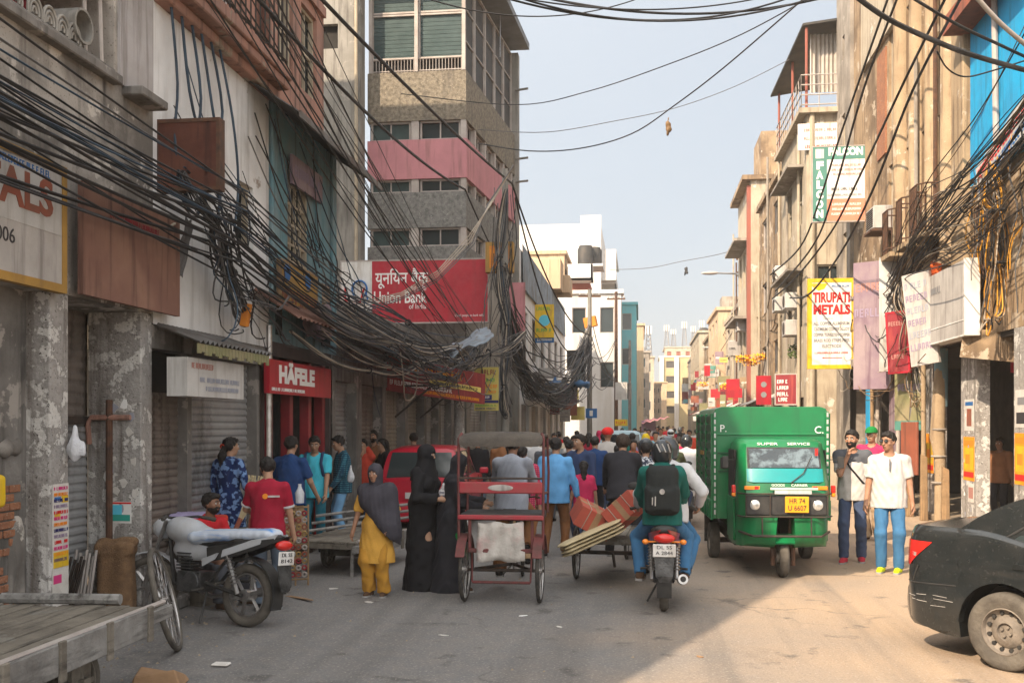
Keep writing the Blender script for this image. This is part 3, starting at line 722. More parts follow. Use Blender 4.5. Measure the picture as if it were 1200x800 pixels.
# ================================================================ left row
def left_near():
    rt = thing('concrete_building', 'grey stained concrete building over bare pillars at the near end of the row', 'building')
    w = MB()                                        # upper wall, cornice above, unseen sloped top shaped to throw the road's shade
    wall_mesh(w, (XL,-12), (0,1), (1,0), 22.15, 4.16, 5.29)
    wall_mesh(w, (XL,-12), (0,1), (1,0), 22.15, 5.29, 6.19, [(19.45,21.35,5.33,6.15)], dep=.9)
    top = [(-12,6.2),(.2,6.2),(.66,6.74),(3.1,9.5),(5.5,10.9),(10.15,10.9)]; w.add([(XL,-12,6.19),(XL,10.15,6.19)]+[(XL,y,z) for y, z in top[::-1]], [tuple(range(8))])
    for a, b in zip(top[:-1], top[1:]): w.add([(XL,a[0],a[1]),(XL,b[0],b[1]),(XL-6,b[0],b[1]),(XL-6,a[0],a[1])], [(0,1,2,3)])
    w.add([(XL,10.15,3.1),(XL-6,10.15,3.1),(XL-6,10.15,10.9),(XL,10.15,10.9)], [(0,1,2,3)])
    w.add([(XL,-12,3.1),(XL,8.8,3.1),(XL,8.8,4.16),(XL,-12,4.16)], [(0,1,2,3)]); w.add([(XL,8.8,3.1),(XL,10.15,3.1),(XL,10.15,4.16),(XL,8.8,4.16)], [(0,1,2,3)])
    w.add([(XL,-12,3.1),(XL,10.15,3.1),(XL-2,10.15,3.1),(XL-2,-12,3.1)], [(0,1,2,3)])
    obj('wall', w, MATS['concrete_old'], rt)
    c = MB(); c.box((XL-.1,-12,5.22), (XL+.10,9.35,5.31)); c.box((XL-.1,9.5,5.18), (XL+.22,10.05,5.27)); c.box((XL-.05,-12,5.312), (XL+.05,9.3,5.36)); obj('cornice', c, MATS['concrete_dark'], rt, bev=.012)
    b = MB(); b.add([(XL-.85,7.4,5.33),(XL-.85,9.4,5.33),(XL-.85,9.4,6.5),(XL-.85,7.4,6.5)], [(0,1,2,3)]); obj('recess_wall', b, mat('red_flaking', (.38,.04,.07), (.32,.28,.26), scale=2.2, rough=.9, bump=.2, c2th=(.47,.53)), rt)
    p = MB(); p.box((XL-.03,9.42,5.27), (XL+.03,10.1,7.4)); obj('pilaster', p, mat('pilaster_white', (.42,.40,.40), (.33,.31,.30), scale=2, rough=.9, bump=.2, streak=(.20,.18,.17)), rt)
    for y in (7.72,8.0,8.22,8.42,8.6):                # half-round pierced tiles in the parapet
        t = MB()
        for k, r_ in enumerate((.10,.065,.03)): t.tube([(XL+.03-.004*k, y+r_*math.cos(a), 5.40+r_*1.25*math.sin(a)) for a in np.linspace(-.4,3.54,12)], .014, 6)
        obj('parapet_tile', t, MATS['grey_plaster'], rt, smooth=50)
    a = MB(); a.loft([[(XL-.5+dx, 8.72+.16*math.cos(t)*s_, 5.55+.16*math.sin(t)*s_) for t in np.linspace(0,2*math.pi,16)[:-1]] for dx, s_ in ((0,1),(.56,1),(.56,.86),(0,.86))], 0, True, False); obj('drain_hood', a, MATS['grey_plaster'], rt, smooth=40)
    for y, x in ((9.02,XL-.1),(9.16,XL-.02)): q = MB(); q.tube([(x,y,5.3),(x-.05,y+.03,6.5)], .022, 8); obj('bamboo_pole', q, MATS['frame_pale'], rt, smooth=40)
    # ground floor
    pa = MB(); pa.box((XL-.3,8.27,0), (XL,8.56,3.1)); obj('pillar', pa, MATS['pillar'], rt, bev=.015, seg=2)
    pb = MB(); pb.box((XL-.58,9.9,0), (XL-.004,10.14,3.098)); pb.box((XL-.6,10.0,0), (XL-.58,10.14,3.0)); obj('pillar', pb, MATS['pillar'], rt, bev=.015, seg=2)
    dj = MB(); dj.tube([(XL-.33,9.87,.2),(XL-.33,9.87,2.2)], .035, 8); obj('drainpipe', dj, MATS['iron_rust'], rt, smooth=40)
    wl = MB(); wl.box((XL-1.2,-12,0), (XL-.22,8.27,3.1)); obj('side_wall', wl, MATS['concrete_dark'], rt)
    br = MB()
    for k in range(16):
        z = .25+k*.075
        for j in range(3): 
            if rnd.random() < .8: br.box((XL-.225,7.62+j*.16+(.08 if k % 2 else 0),z), (XL-.20-rnd.random()*.012,7.77+j*.16+(.08 if k % 2 else 0),z+.062))
    obj('exposed_brick', br, MATS['brick'], rt, bev=.006)
    pl = SDF((XL-.4,7.3,0), (XL+.1,8.4,2.1), .03); pl.ell((XL-.24,7.62,1.5), (.05,.22,.35), .05); pl.ell((XL-.24,8.12,.7), (.055,.14,.6), .05); pl.ell((XL-.24,7.95,1.75), (.06,.3,.07), .04); pl.wrinkle(.03, 22, 4)
    obj('broken_plaster', pl.mesh('broken_plaster'), MATS['concrete_old'], rt)
    s = shutter_mesh((XL-.6,8.3), (0,1), (1,0), 0, 1.6, 0.05, 1.95, d=0); obj('shutter', s, MATS['shutter_grey'], rt)
    s = shutter_mesh((XL-.6,8.3), (0,1), (1,0), 0, 1.6, 2.02, 3.1, d=.02, pitch=.12); obj('shutter', s, MATS['shutter_brown'], rt)
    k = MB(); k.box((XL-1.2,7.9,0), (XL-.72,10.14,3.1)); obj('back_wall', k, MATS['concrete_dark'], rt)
    k = MB(); k.box((XL-.62,8.3,1.95), (XL-.56,9.9,2.03)); obj('shutter_rail', k, MATS['iron'], rt)
    for zz, yy, w_ in ((2.02,9.893,.42),):         # remains of a red pipe bracket on the pillar
        q = MB(); q.tube([(XL-.56,yy,1.75),(XL-.56,yy-.03,zz-.06),(XL-.52,yy-.03,zz),(XL-.1,yy-.03,zz)], .028, 8); obj('red_pipe', q, MATS['pink_old'], rt, smooth=40)
left_near()
def left_white():
    rt = thing('white_building', 'white peeling wall building with rolling shutters behind the parked motorcycle', 'building')
    w = MB(); hs = [(2.25,2.8,4.22,5.05)]
    wall_mesh(w, (XL,10.152), (0,1), (1,0), 3.36, 3.0, 6.5, hs, dep=.22); wall_mesh(w, (XL-.6,10.152), (0,1), (1,0), 3.36, 6.78, 10.2, [(.5,1.3,7.0,9.0),(2.2,3.2,7.0,9.0)])
    w.box((XL-4,10.16,3.0), (XL-.65,13.5,10.3))
    obj('wall', w, MATS['white_wall'], rt)
    window(rt, (XL,10.15), (0,1), (1,0), 2.25,2.8,4.22,5.05,'win',.18,'frame_cream','glass_dark',1,1)
    for h in ((.5,1.3),(2.2,3.2)): window(rt, (XL-.6,10.15), (0,1), (1,0), h[0],h[1],7.0,9.0,'win',.18,'sign_maroon','glass_dark',2,2)
    l = MB(); l.box((XL-.7,10.155,6.5), (XL+.30,13.5,6.62)); l.box((XL-.7,10.155,6.62), (XL+.34,13.5,6.78)); l.box((XL-.2,10.16,6.38), (XL+.16,13.5,6.497)); obj('balcony_slab', l, MATS['pink_old'], rt, bev=.015)
    railing(rt, [(XL+.28,10.2,6.78),(XL+.28,13.45,6.78)], .95, 'iron', .16, .012, rails=3)
    jm = MB(); jm.box((XL-.35,11.18,0), (XL-.1,11.3,2.75)); jm.box((XL-.4,10.15,2.75), (XL-.02,13.5,3.0)); jm.box((XL-.35,13.2,0), (XL-.05,13.3,2.75)); obj('door_jamb', jm, MATS['concrete_dark'], rt)
    obj('shutter', shutter_mesh((XL,10.15),(0,1),(1,0),.02,1.03,.15,2.3,d=.22), MATS['shutter_brown'], rt); obj('shutter', shutter_mesh((XL,10.15),(0,1),(1,0),1.15,3.05,.15,2.75,d=.2), MATS['shutter_grey'], rt)
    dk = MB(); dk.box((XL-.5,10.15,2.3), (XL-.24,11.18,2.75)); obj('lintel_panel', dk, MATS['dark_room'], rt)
    st = MB(); st.box((XL-.5,10.2,0), (XL+.25,13.3,.14)); obj('step', st, MATS['concrete_dark'], rt, bev=.02)
    # tin awning over the shutters
    a = corrug((XL-.05,10.2,3.02),(XL-.05,12.1,3.02),(XL+.58,10.0,2.80),(XL+.58,12.1,2.80), 18, .022); obj('awning', a, MATS['tin'], rt)
    fr = MB()
    for i in range(23): y = 10.0+i*.088; fr.box((XL+.55,y,2.68+.02*math.sin(i*1.9)), (XL+.565,y+.08,2.78))
    obj('awning_fringe', fr, MATS['sign_olive'], rt)
    pc = MB(); pc.tube([(XL+.03,13.46,0),(XL+.03,13.46,3.3)], .04, 8); obj('drainpipe', pc, MATS['steel'], rt, smooth=40)
left_white()
def left_blue():
    rt = thing('blue_building', 'weathered blue building with cream lattice window and tin canopy', 'building')
    y0 = 13.52; H_ = [(.75,1.68,4.3,5.75)]
    w = MB(); wall_mesh(w, (XL,y0), (0,1), (1,0), 3.15, 3.1, 6.5, H_); w.box((XL-4,y0,3.1), (XL-.21,y0+3.15,6.6)); obj('wall', w, MATS['blue_paint'], rt)
    window(rt, (XL,y0), (0,1), (1,0), .75,1.68,4.3,5.75,'win',.1,'frame_cream','glass_dark',4,5)
    for s in (0.03,2.0,2.8): p = MB(); p.box((XL,y0+s,3.6), (XL+.05,y0+s+.2,6.4)); obj('pilaster', p, MATS['blue_paint'], rt, bev=.01)
    dk = MB(); dk.box((XL-.02,y0+.25,3.2), (XL+.02,y0+.48,4.3)); dk.box((XL-.02,y0+2.3,3.2), (XL+.02,y0+2.75,4.2)); obj('dark_doorway', dk, MATS['glass_dark'], rt)
    u_ = MB(); hs = [(.35,1.0,7.0,8.3),(1.35,2.1,7.0,8.3)]; wall_mesh(u_, (XL,y0), (0,1), (1,0), 2.45, 6.5, 9.6, hs); u_.box((XL-4,y0,6.6), (XL-.2,y0+2.4,9.7)); obj('upper_wall', u_, MATS['pink_old'], rt)
    for h in hs: window(rt, (XL,y0), (0,1), (1,0), *h, 'win', .16, 'frame_cream', 'glass_dark', 2, 2)
    ban = MB(); ban.box((XL,y0+.0,8.45), (XL+.06,y0+2.4,8.6)); obj('band', ban, MATS['pink_old'], rt)
    obj('canopy', corrug((XL-.05,12.7,6.45),(XL-.05,16.9,6.45),(XL+.72,12.7,5.95),(XL+.72,16.9,5.95), 26, .022), MATS['tin_dark'], rt)
    tr = MB(); tr.bar((XL+.72,12.7,5.93), (XL+.72,16.9,5.93), .03, .09)
    obj('canopy_edge', tr, MATS['tin'], rt)
    # ground floor shop with red posts
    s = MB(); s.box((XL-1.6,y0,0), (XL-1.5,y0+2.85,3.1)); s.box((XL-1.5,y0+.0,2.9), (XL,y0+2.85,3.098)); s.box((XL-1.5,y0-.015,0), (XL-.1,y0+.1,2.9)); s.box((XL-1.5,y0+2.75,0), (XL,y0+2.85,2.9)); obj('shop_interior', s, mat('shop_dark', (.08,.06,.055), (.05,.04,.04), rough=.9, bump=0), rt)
    for y in (.15,1.0,1.85,2.55): p = MB(); p.box((XL-.2,y0+y,0), (XL-.05,y0+y+.14,2.9)); obj('post', p, mat('post_red', (.24,.02,.025), (.16,.015,.02), rough=.5, bump=.05), rt, bev=.01)
    d = MB(); d.box((XL-.6,y0+1.1,0), (XL-.55,y0+1.9,2.3)); obj('glass_door', d, MATS['glass_dark'], rt)
    sh = MB()
    for z in (.5,.95,1.4,1.85,2.3): sh.box((XL-1.48,y0+.2,z), (XL-1.2,y0+2.7,z+.03))
    obj('shelf', sh, MATS['wood_tan'], rt)
    st = MB(); st.box((XL-1.4,y0+.02,0), (XL+.1,y0+2.85,.12)); obj('step', st, MATS['concrete_dark'], rt, bev=.02)
left_blue()
def left_shops():
    rt = thing('shop_row', 'low dark row of shuttered shops under the cable tangle', 'building')
    y0 = 16.75; hs = [(.2,1.5,.1,2.7,'shutter','shutter_grey'),(1.85,3.4,.1,2.7,'shutter','shutter_brown'),(3.7,5.4,.1,2.7,'shutter','shutter_tan'),(5.7,7.4,.1,2.7,'shutter','shutter_tan'),(7.7,9.2,.1,2.7,'shutter','shutter_grey'),(9.5,11.0,.1,2.7,'shutter','shutter_grey')]
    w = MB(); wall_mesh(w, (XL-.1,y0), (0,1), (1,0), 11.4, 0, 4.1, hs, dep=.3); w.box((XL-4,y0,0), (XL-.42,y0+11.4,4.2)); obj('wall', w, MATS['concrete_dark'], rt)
    for h in hs: obj('shutter', shutter_mesh((XL-.1,y0),(0,1),(1,0),h[0],h[1],h[2],h[3],d=.2), MATS[h[5]], rt)
    obj('awning', corrug((XL-.1,y0+.1,3.6),(XL-.1,y0+4.2,3.6),(XL+.8,y0+.1,3.25),(XL+.8,y0+4.2,3.25), 24, .022), MATS['tin_dark'], rt)
    for y in (4.4,6.9): b = MB(); b.bar((XL-.08,y0+y,2.1), (XL+.7,y0+y,2.75), .04, .04); b.bar((XL-.08,y0+y,2.76), (XL+.75,y0+y,2.76), .04, .04); obj('bracket', b, MATS['iron'], rt)
    st = MB(); st.box((XL-.3,y0,0), (XL+.12,y0+11.3,.12)); obj('step', st, MATS['concrete_dark'], rt, bev=.02)
left_shops()
def left_plain():
    w = [((-9.6,28.2),(1,0),(0,-1),1.75,0,16.5,[(.5,1.1,12.6,13.3,'dark')]), ((-7.85,28.2),(0,1),(1,0),.5,0,16.5,[])]
    rt = building('plain grey plaster side wall left of the bank building', w, 'grey_plaster', 'plain_building')
    p = MB(); p.tube([(-7.95,28.14,4.3),(-7.95,28.14,15)], .05, 8); obj('drainpipe', p, MATS['frame_cream'], rt, smooth=40)
left_plain()
def pink_bank():
    rt = thing('bank_building', 'tall stone clad building with pink bands above the red bank sign', 'building')
    x0, x1, Y = -7.8, -4.92, 28.8; X2, Y2 = -4.36, 35.6
    us = Vector((X2-x1, Y2-Y, 0)); Ls = us.length; us /= Ls; ns = (us.y, -us.x); us2 = (us.x, us.y)
    W = x1-x0; FP, FU, FN = (x0,Y), (1,0), (0,-1); SP = (x1,Y)
    zz = [(10.65,12.05,'stone_facing',0),(8.98,10.1,'pink_paint',.02),(7.58,8.6,'stone_grey',0),(6.2,7.05,'stone_grey',0)]
    for (a, b, m, pr) in zz:
        w = MB(); wall_mesh(w, (x0,Y-pr), FU, FN, W+pr, a, b); wall_mesh(w, (x1+pr,Y-pr), us2, ns, Ls, a, b); 
        for z in (a,b): w.add([(x0,Y-pr,z),(x1+pr,Y-pr,z),(X2+pr,Y2,z),(x0,Y2,z)], [(0,1,2,3)])
        obj('cladding', w, MATS[m], rt)
    w = MB(); wall_mesh(w, (x0,Y+.02), FU, FN, W-.02, 0, 6.2, [(.6,1.9,.2,2.8),(2.1,2.7,.2,2.8)]); wall_mesh(w, (x1,Y+.02), us2, ns, Ls, 0, 6.2, [(.4,2.4,.1,2.8),(2.8,4.6,.1,2.8),(4.9,6.5,.1,2.8)]); obj('lower_wall', w, MATS['grey_plaster'], rt)
    for h in ((.4,2.4),(2.8,4.6),(4.9,6.5)): obj('shutter', shutter_mesh((x1,Y+.02),us2,ns,h[0],h[1],.1,2.8,d=.15), MATS['shutter_grey'], rt)
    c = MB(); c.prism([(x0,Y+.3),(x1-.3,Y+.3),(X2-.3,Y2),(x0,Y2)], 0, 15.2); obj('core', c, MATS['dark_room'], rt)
    for (a, b) in ((10.1,10.65),(8.6,8.98),(7.05,7.58)):        # ribbon windows
        for i in range(2): window(rt, FP, FU, FN, .08+i*1.45,1.25+i*1.45, a, b, 'win', .22, 'frame_pale', 'louver' if i == 0 else 'glass_dark', 2, 1)
        for s in (1.28,2.72): p = MB(); p.box((x0+s,Y+.02,a), (x0+s+.22 if s < 2 else x1-.01,Y+.24,b)); obj('mullion', p, MATS['frame_pale'], rt)
        for i in range(5): window(rt, SP, us2, ns, .15+i*1.32, 1.1+i*1.32, a, b, 'win', .22, 'frame_pale', 'glass_dark', 2, 1)
        for i in range(5):
            p = MB(); s = 1.12+i*1.32; q = Vector((x1,Y,0))+us*s; p.bar(q+Vector((-ns[0]*.12,-ns[1]*.12,(a+b)/2)), q+us*.18+Vector((-ns[0]*.12,-ns[1]*.12,(a+b)/2)), .2, b-a); obj('mullion', p, MATS['frame_pale'], rt)
    # glazed top storey
    for i in range(2):
        window(rt, (x0,Y), FU, FN, .1+i*1.38, 1.42+i*1.38, 12.45, 13.75, 'louver', .2, 'frame_pale', 'louver', 1, 1); window(rt, (x0,Y), FU, FN, .1+i*1.38, 1.42+i*1.38, 13.77, 15.0, 'louver', .2, 'frame_pale', 'louver', 1, 1)
    for i in range(5): window(rt, SP, us2, ns, .1+i*1.34, 1.4+i*1.34, 12.1, 14.9, 'louver', .2, 'frame_pale', 'tin_dark', 1, 3)
    for s in (.04,1.38,2.76): p = MB(); p.box((x0+s,Y-.02,12.05), (x0+s+.1,Y+.1,15.1)); obj('window_post', p, MATS['frame_pale'], rt)
    railing(rt, [(x0+.15,Y+.05,12.06),(x1-.05,Y+.05,12.06)], .38, 'frame_pale', .09, .012)
    for s, e in ((0,1),):
        r_ = MB(); r_.prism([(x0-.3,Y-.9),(x1+.62,Y-.9),(X2+.5,Y2+.2),(x0-.3,Y2+.2)], 15.1, 15.32); obj('roof', r_, mat('roof_slab', (.19,.20,.21), (.14,.145,.15), rough=.8, scale=2), rt)
    p = MB(); p.prism([(X2-1.6,Y2),(X2+.12,Y2),(X2+.12,Y2+.45),(X2-1.6,Y2+.45)], 0, 14.95); obj('rear_pier', p, MATS['grey_plaster'], rt)
    for z in (13.6,11.2,10.4): q = MB(); q.tube([(X2+.05,Y2-.1,z),(X2+.5,Y2-.25,z)], .04, 6); obj('stub_pipe', q, MATS['grey_plaster'], rt)
pink_bank()
def far_bld(label, mt, x0, x1, y0, y1, z1, nx=3, nz=3, face='front', wm='glass_dark', zb=3.2, trim=None, side=1, name='far_building'):
    hs = []; W = x1-x0
    for i in range(nx):
        for j in range(nz):
            a = W*(i+.25)/nx; hh = (z1-zb)/nz; hs.append((a, a+W*.5/nx, zb+hh*(j+.28), zb+hh*(j+.75), 'win', 'frame_pale', wm, 1, 1))
    D = y1-y0; hs2 = []
    for i in range(max(2, int(D/3))):
        for j in range(nz):
            k = max(2, int(D/3)); a = D*(i+.25)/k; hh = (z1-zb)/nz; hs2.append((a, a+D*.45/k, zb+hh*(j+.28), zb+hh*(j+.75), 'win', 'frame_pale', wm, 1, 1))
    if side > 0: sw = ((x1,y0),(0,1),(1,0),D,0,z1,hs2)
    else: sw = ((x0,y0),(0,1),(-1,0),D,0,z1,hs2)
    rt = building(label, [((x0,y0),(1,0),(0,-1),W,0,z1,hs), sw], mt, name, core=((x0+.21,y0+.21,0),(x1-.21,y1,z1-.02)))
    t = MB(); t.box((x0-.15,y0-.15,z1), (x1+.15,y1,z1+.22)); obj('parapet', t, MATS[trim or mt], rt)
    return rt
# ================================================================ left row, farther on
L5 = [((-4.3,36.1),(0,1),(1,0),23,0,8.3,[(1+i*3.6,3.6+i*3.6,.1,2.7,'shutter',('shutter_grey','shutter_tan')[i%2]) for i in range(6)]+[(1.2+i*3.6,3.2+i*3.6,4.2+.3*(i%2),6.2,'win','frame_pale','glass_dark',2,2) for i in range(6)]),
      ((-8,36.1),(1,0),(0,-1),3.7,0,8.3,[])]
rt = building('long low grey-blue tin faced row beyond the bank building', L5, 'white_wall', 'shop_row')
obj('tin_facing', corrug((-4.2,37,6.9),(-4.2,58,6.9),(-4.25,37,8.5),(-4.25,58,8.5), 60, .03), mat('tin_blue', (.26,.31,.36), (.17,.20,.23), scale=2, rough=.6, metal=.2, streak=(.14,.10,.08)), rt)
obj('awning', corrug((-4.3,38,3.7),(-4.3,58,3.7),(-3.2,38,3.2),(-3.2,58,3.2), 50, .03), MATS['tin'], rt)
far_bld('peeling beige house with a red stair tower in front of the white block', 'far_beige', -9.8, -4.7, 64, 72, 12.6, 2, 3)
def beige_extra():
    rt = thing('stair_tower', 'red painted stair tower with white balconies beside the beige house', 'building')
    w = MB(); w.box((-4.68,64.4,0), (-3.1,70,10.8)); obj('wall', w, MATS['far_red'], rt)
    for z, x in ((8.6,-2.6),(10.8,-2.9)):
        b = MB(); b.box((-4.4,63,z), (x,64.38,z+.15)); b.box((-4.4,63,z), (x,63.1,z+1.0)); b.box((x-.1,63,z), (x,64.38,z+1.0)); obj('balcony', b, MATS['far_white'], rt)
    for x, y in ((-3.4,62.5),(-2.9,63.2)):
        b = MB(); b.lathe([(.01,0),(.5,0),(.5,1.0),(.42,1.12),(.42,1.2),(.15,1.25),(.01,1.25)], 14, M=Matrix.Translation((x,y+2,11.95))); obj('water_tank', b, MATS['tin_dark'], rt, smooth=40)
    b = MB(); b.box((-4.5,63.9,11.8), (-2.3,66.5,11.95)); b.box((-4.4,64.5,10.8), (-4.2,66.4,11.8)); b.box((-3.4,64.5,10.8), (-3.2,66.4,11.8)); obj('tank_stand', b, MATS['far_white'], rt)
beige_extra()
def white_block():
    rt = thing('white_block', 'tall plain white apartment block above the beige house', 'building')
    w = MB(); w.box((-12,80,0), (-3.05,92,17.6)); obj('wall', w, MATS['far_white'], rt)
    t = MB(); t.box((-4.6,79.8,0), (-3.0,80,18.2)); obj('fin', t, MATS['far_white'], rt)
    s = MB(); wall_mesh(s, (-3.0,80.2), (0,1), (1,0), 11.7, 0, 17.2, [(1+i*3.4,3.4+i*3.4,3+j*3.4,5.4+j*3.4) for i in range(3) for j in range(4)], dep=.8); obj('side_wall', s, MATS['far_white'], rt)
    for z in (9.5,13.0):
        b = MB(); b.box((-3.2,81,z), (-1.9,90,z+.2)); b.box((-2.0,81,z), (-1.9,90,z+1.0)); b.box((-3.2,80.9,z), (-1.9,81,z+1)); obj('balcony', b, MATS['far_white'], rt)
    p = MB(); p.box((-3.0,80.3,13.2), (-1.85,81.0,15.4)); p.box((-3.0,80.3,15.4), (-1.85,91,15.6)); obj('balcony_roof', p, MATS['far_white'], rt)
white_block()
rt = far_bld('lower white building with a small square window left of the pole', 'far_white', -6.0, -1.1, 60.2, 61.9, 9.6, 3, 2, wm='glass_dark')
far_bld('narrow teal painted building farther down the left side', 'far_teal', -5, -.3, 85, 98, 11.8, 3, 3)
far_bld('slim beige building just past the teal one', 'far_beige', -5, .35, 101, 118, 11.6, 2, 3)
far_bld('small hazy building past the slim beige one', 'tan_grey', -4, 1.1, 122, 140, 10.4, 3, 3)
far_bld('low hazy building left of the yellow block at the street end', 'cream', -5, 2.0, 150, 170, 11.6, 4, 3)
rt = far_bld('wide yellow office block with grey window bands closing the street', 'far_yellow', 3.6, 13.2, 192, 205, 14.4, 2, 4, wm='tin_dark', trim='far_white')
for x in (3.6,6.3,9.8): p = MB(); p.box((x,191.6,0), (x+.8,192,14.3)); obj('pier', p, MATS['far_white'], rt)
far_bld('pale block with a row of red windows behind the yellow one', 'cream', 5, 20, 212, 225, 17.6, 8, 5, wm='sign_brownred')
def mast(x, y, z0, h, lab):
    rt = thing('antenna_mast', lab, 'antenna', (x,y,z0), group='masts on the roofs at the street end')
    m = MB()
    for sx in (-.5,.5): m.tube([(sx,0,0),(sx*.3,0,h)], .09, 4)
    for k in range(7): z = h*k/7; s = .5*(1-.7*k/7); m.tube([(-s,0,z),(s,0,z+h/7)], .05, 4); m.tube([(s,0,z),(-s,0,z+h/7)], .05, 4)
    obj('lattice', m, MATS['steel'], rt)
    a = MB(); 
    for k in range(3): a.box((-.55+.4*k,-.25,h*.72), (-.3+.4*k,-.05,h*.98))
    obj('panel_antenna', a, MATS['far_white'], rt)
for x, y, h in ((1.2,150,4.5),(5.4,212,4.5),(9.0,212,5.2),(10.8,212,4.2),(12.5,212,5.4),(14.5,212,5.0),(6.8,212,3.6)): mast(x, y, 11.8 if y < 200 else 17.8, h, 'thin lattice antenna mast on a hazy roof at the end of the street')
# ================================================================ right row
def right_near():
    rt = thing('arcade_building', 'old tan building with bright blue upper wall above an arcade of postered pillars', 'building')
    y0 = 13.0
    w = MB(); wall_mesh(w, (XR,y0), (0,1), (-1,0), 6.5, 3.5, 10.2, [(5.2,6.0,4.5,5.8)], dep=.3); w.box((XR+.31,y0,3.5), (XR+5,y0+6.5,10.2)); obj('wall', w, MATS['tan_wall'], rt)
    b = MB(); b.box((XR-.06,15.2,6.25), (XR,19.45,9.05)); obj('blue_wall', b, MATS['bright_blue'], rt)
    b = MB(); b.box((XR-.5,15.0,9.05), (XR,19.6,9.2)); b.box((XR-.45,15.0,9.2), (XR,19.6,9.42)); obj('blue_wall_canopy', b, MATS['sign_brownred'], rt)
    for y, z in ((18.0,9.0),): q = MB(); q.tube([(XR-.12,y,9.05),(XR-.12,y-.1,6.4)], .05, 8); obj('pipe', q, MATS['frame_pale'], rt, smooth=40)
    # arcade
    for (ya, yb, lab) in ((16.6,17.45,0),(19.3,20.2,1),(21.9,22.8,2),(13.2,13.9,3)):
        p = MB(); p.box((XR,ya,0), (XR+.24,yb,3.5)); obj('pillar', p, MATS['pillar'], rt, bev=.015, seg=2)
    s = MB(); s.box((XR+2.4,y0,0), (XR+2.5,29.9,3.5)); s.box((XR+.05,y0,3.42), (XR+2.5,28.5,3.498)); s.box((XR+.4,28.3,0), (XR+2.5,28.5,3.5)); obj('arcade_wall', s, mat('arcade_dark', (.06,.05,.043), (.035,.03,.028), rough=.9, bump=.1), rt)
    for a, b_ in ((13.5,15.8),(16.3,18.0),(18.6,20.6),(21.3,23.5)): obj('shutter', shutter_mesh((XR+2.4,0),(0,1),(-1,0),a,b_,.1,2.7,d=-.04), MATS['sign_maroon' if a > 16 and a < 17 else 'shutter_brown'], rt)
    st = MB(); st.box((XR-.12,y0,0), (XR+2.5,28.5,.13)); obj('plinth', st, MATS['dirt'], rt, bev=.02)
right_near()
def right_columns():
    rt = thing('column_house', 'tall sandy house front with half round columns and small iron balconies', 'building')
    y0 = 19.52; D = 10.4
    hs = []
    for (a, b) in ((1.72,2.2),(2.92,3.38),(4.1,4.66),(5.5,6.3)):
        hs += [(a,b,5.9,8.2,'win','frame_cream','glass_dark',2,4),(a,b,9.0,11.4,'win','frame_cream','glass_dark',2,4)]
    w = [((XR,y0),(0,1),(-1,0),D,3.5,15.5,hs)]
    rt2 = None
    m = MB(); wall_mesh(m, *w[0][:6], hs); m.box((XR+.21,y0,3.5), (XR+6,y0+D,15.5)); obj('wall', m, MATS['tan_wall'], rt)
    for h in hs: window(rt, (XR,y0), (0,1), (-1,0), h[0],h[1],h[2],h[3],'win',.16,'frame_cream','glass_dark',2,4)
    for s, r_ in ((1.25,.22),(2.42,.20),(3.6,.22),(4.9,.24)):
        c = MB(); c.lathe([(r_*1.25,0),(r_*1.25,.15),(r_,.25),(r_*.92,8.4),(r_*1.1,8.5),(r_*1.3,8.75),(r_*1.3,8.95)], 18, M=Matrix.Translation((XR,y0+s,5.0))); obj('half_column', c, MATS['tan_column'], rt, smooth=45)
    p = MB(); p.box((XR-.16,y0+.02,3.6), (XR,y0+.75,15.4)); obj('pilaster', p, MATS['tan_column'], rt, bev=.02)
    p = MB(); p.box((XR-.04,y0+6.5,8.6), (XR+.01,y0+7.4,11.2)); obj('brick_strip', p, MATS['brick'], rt)
    p = MB(); p.box((XR-.1,y0+5.2,11.4), (XR,y0+9.0,15.3)); obj('whitewashed_panel', p, MATS['cream'], rt)
    for a, b, z in ((1.45,2.35,5.75),(2.65,3.45,5.75),(3.85,4.7,5.75)):
        f = MB(); f.box((XR-.55,y0+a,z-.1), (XR,y0+b,z)); obj('balcony_floor', f, MATS['tan_column'], rt)
        railing(rt, [(XR,y0+a,z),(XR-.42,y0+a+.02,z),(XR-.55,y0+a+.18,z),(XR-.55,y0+b-.18,z),(XR-.42,y0+b-.02,z),(XR,y0+b,z)], .95, 'iron_rust', .085, .011, 'balcony_railing')
    # ledge between the storeys, loose panels below
    l = MB(); l.box((XR-.3,y0,3.5), (XR,y0+D,3.72)); obj('ledge', l, MATS['tan_grey'], rt, bev=.02)
    q = MB(); q.tube([(XR-.12,y0+5.15,3.7),(XR-.12,y0+5.15,15)], .06, 8); obj('drainpipe', q, MATS['iron_rust'], rt, smooth=40)
right_columns()
rt = building('narrow grey plaster tower with slit windows right of the green sign', [((5.9,29.95),(0,1),(-1,0),2.0,0,16.5,[(.5,1.0,6,7.5,'win'),(.7,1.2,9.5,11,'win'),(.8,1.1,12.6,13.3,'dark')]), ((5.9,29.94),(1,0),(0,-1),4,3.6,16.5,[])], 'tan_grey', core=((6.12,30.16,0),(10,31.9,16.4)))
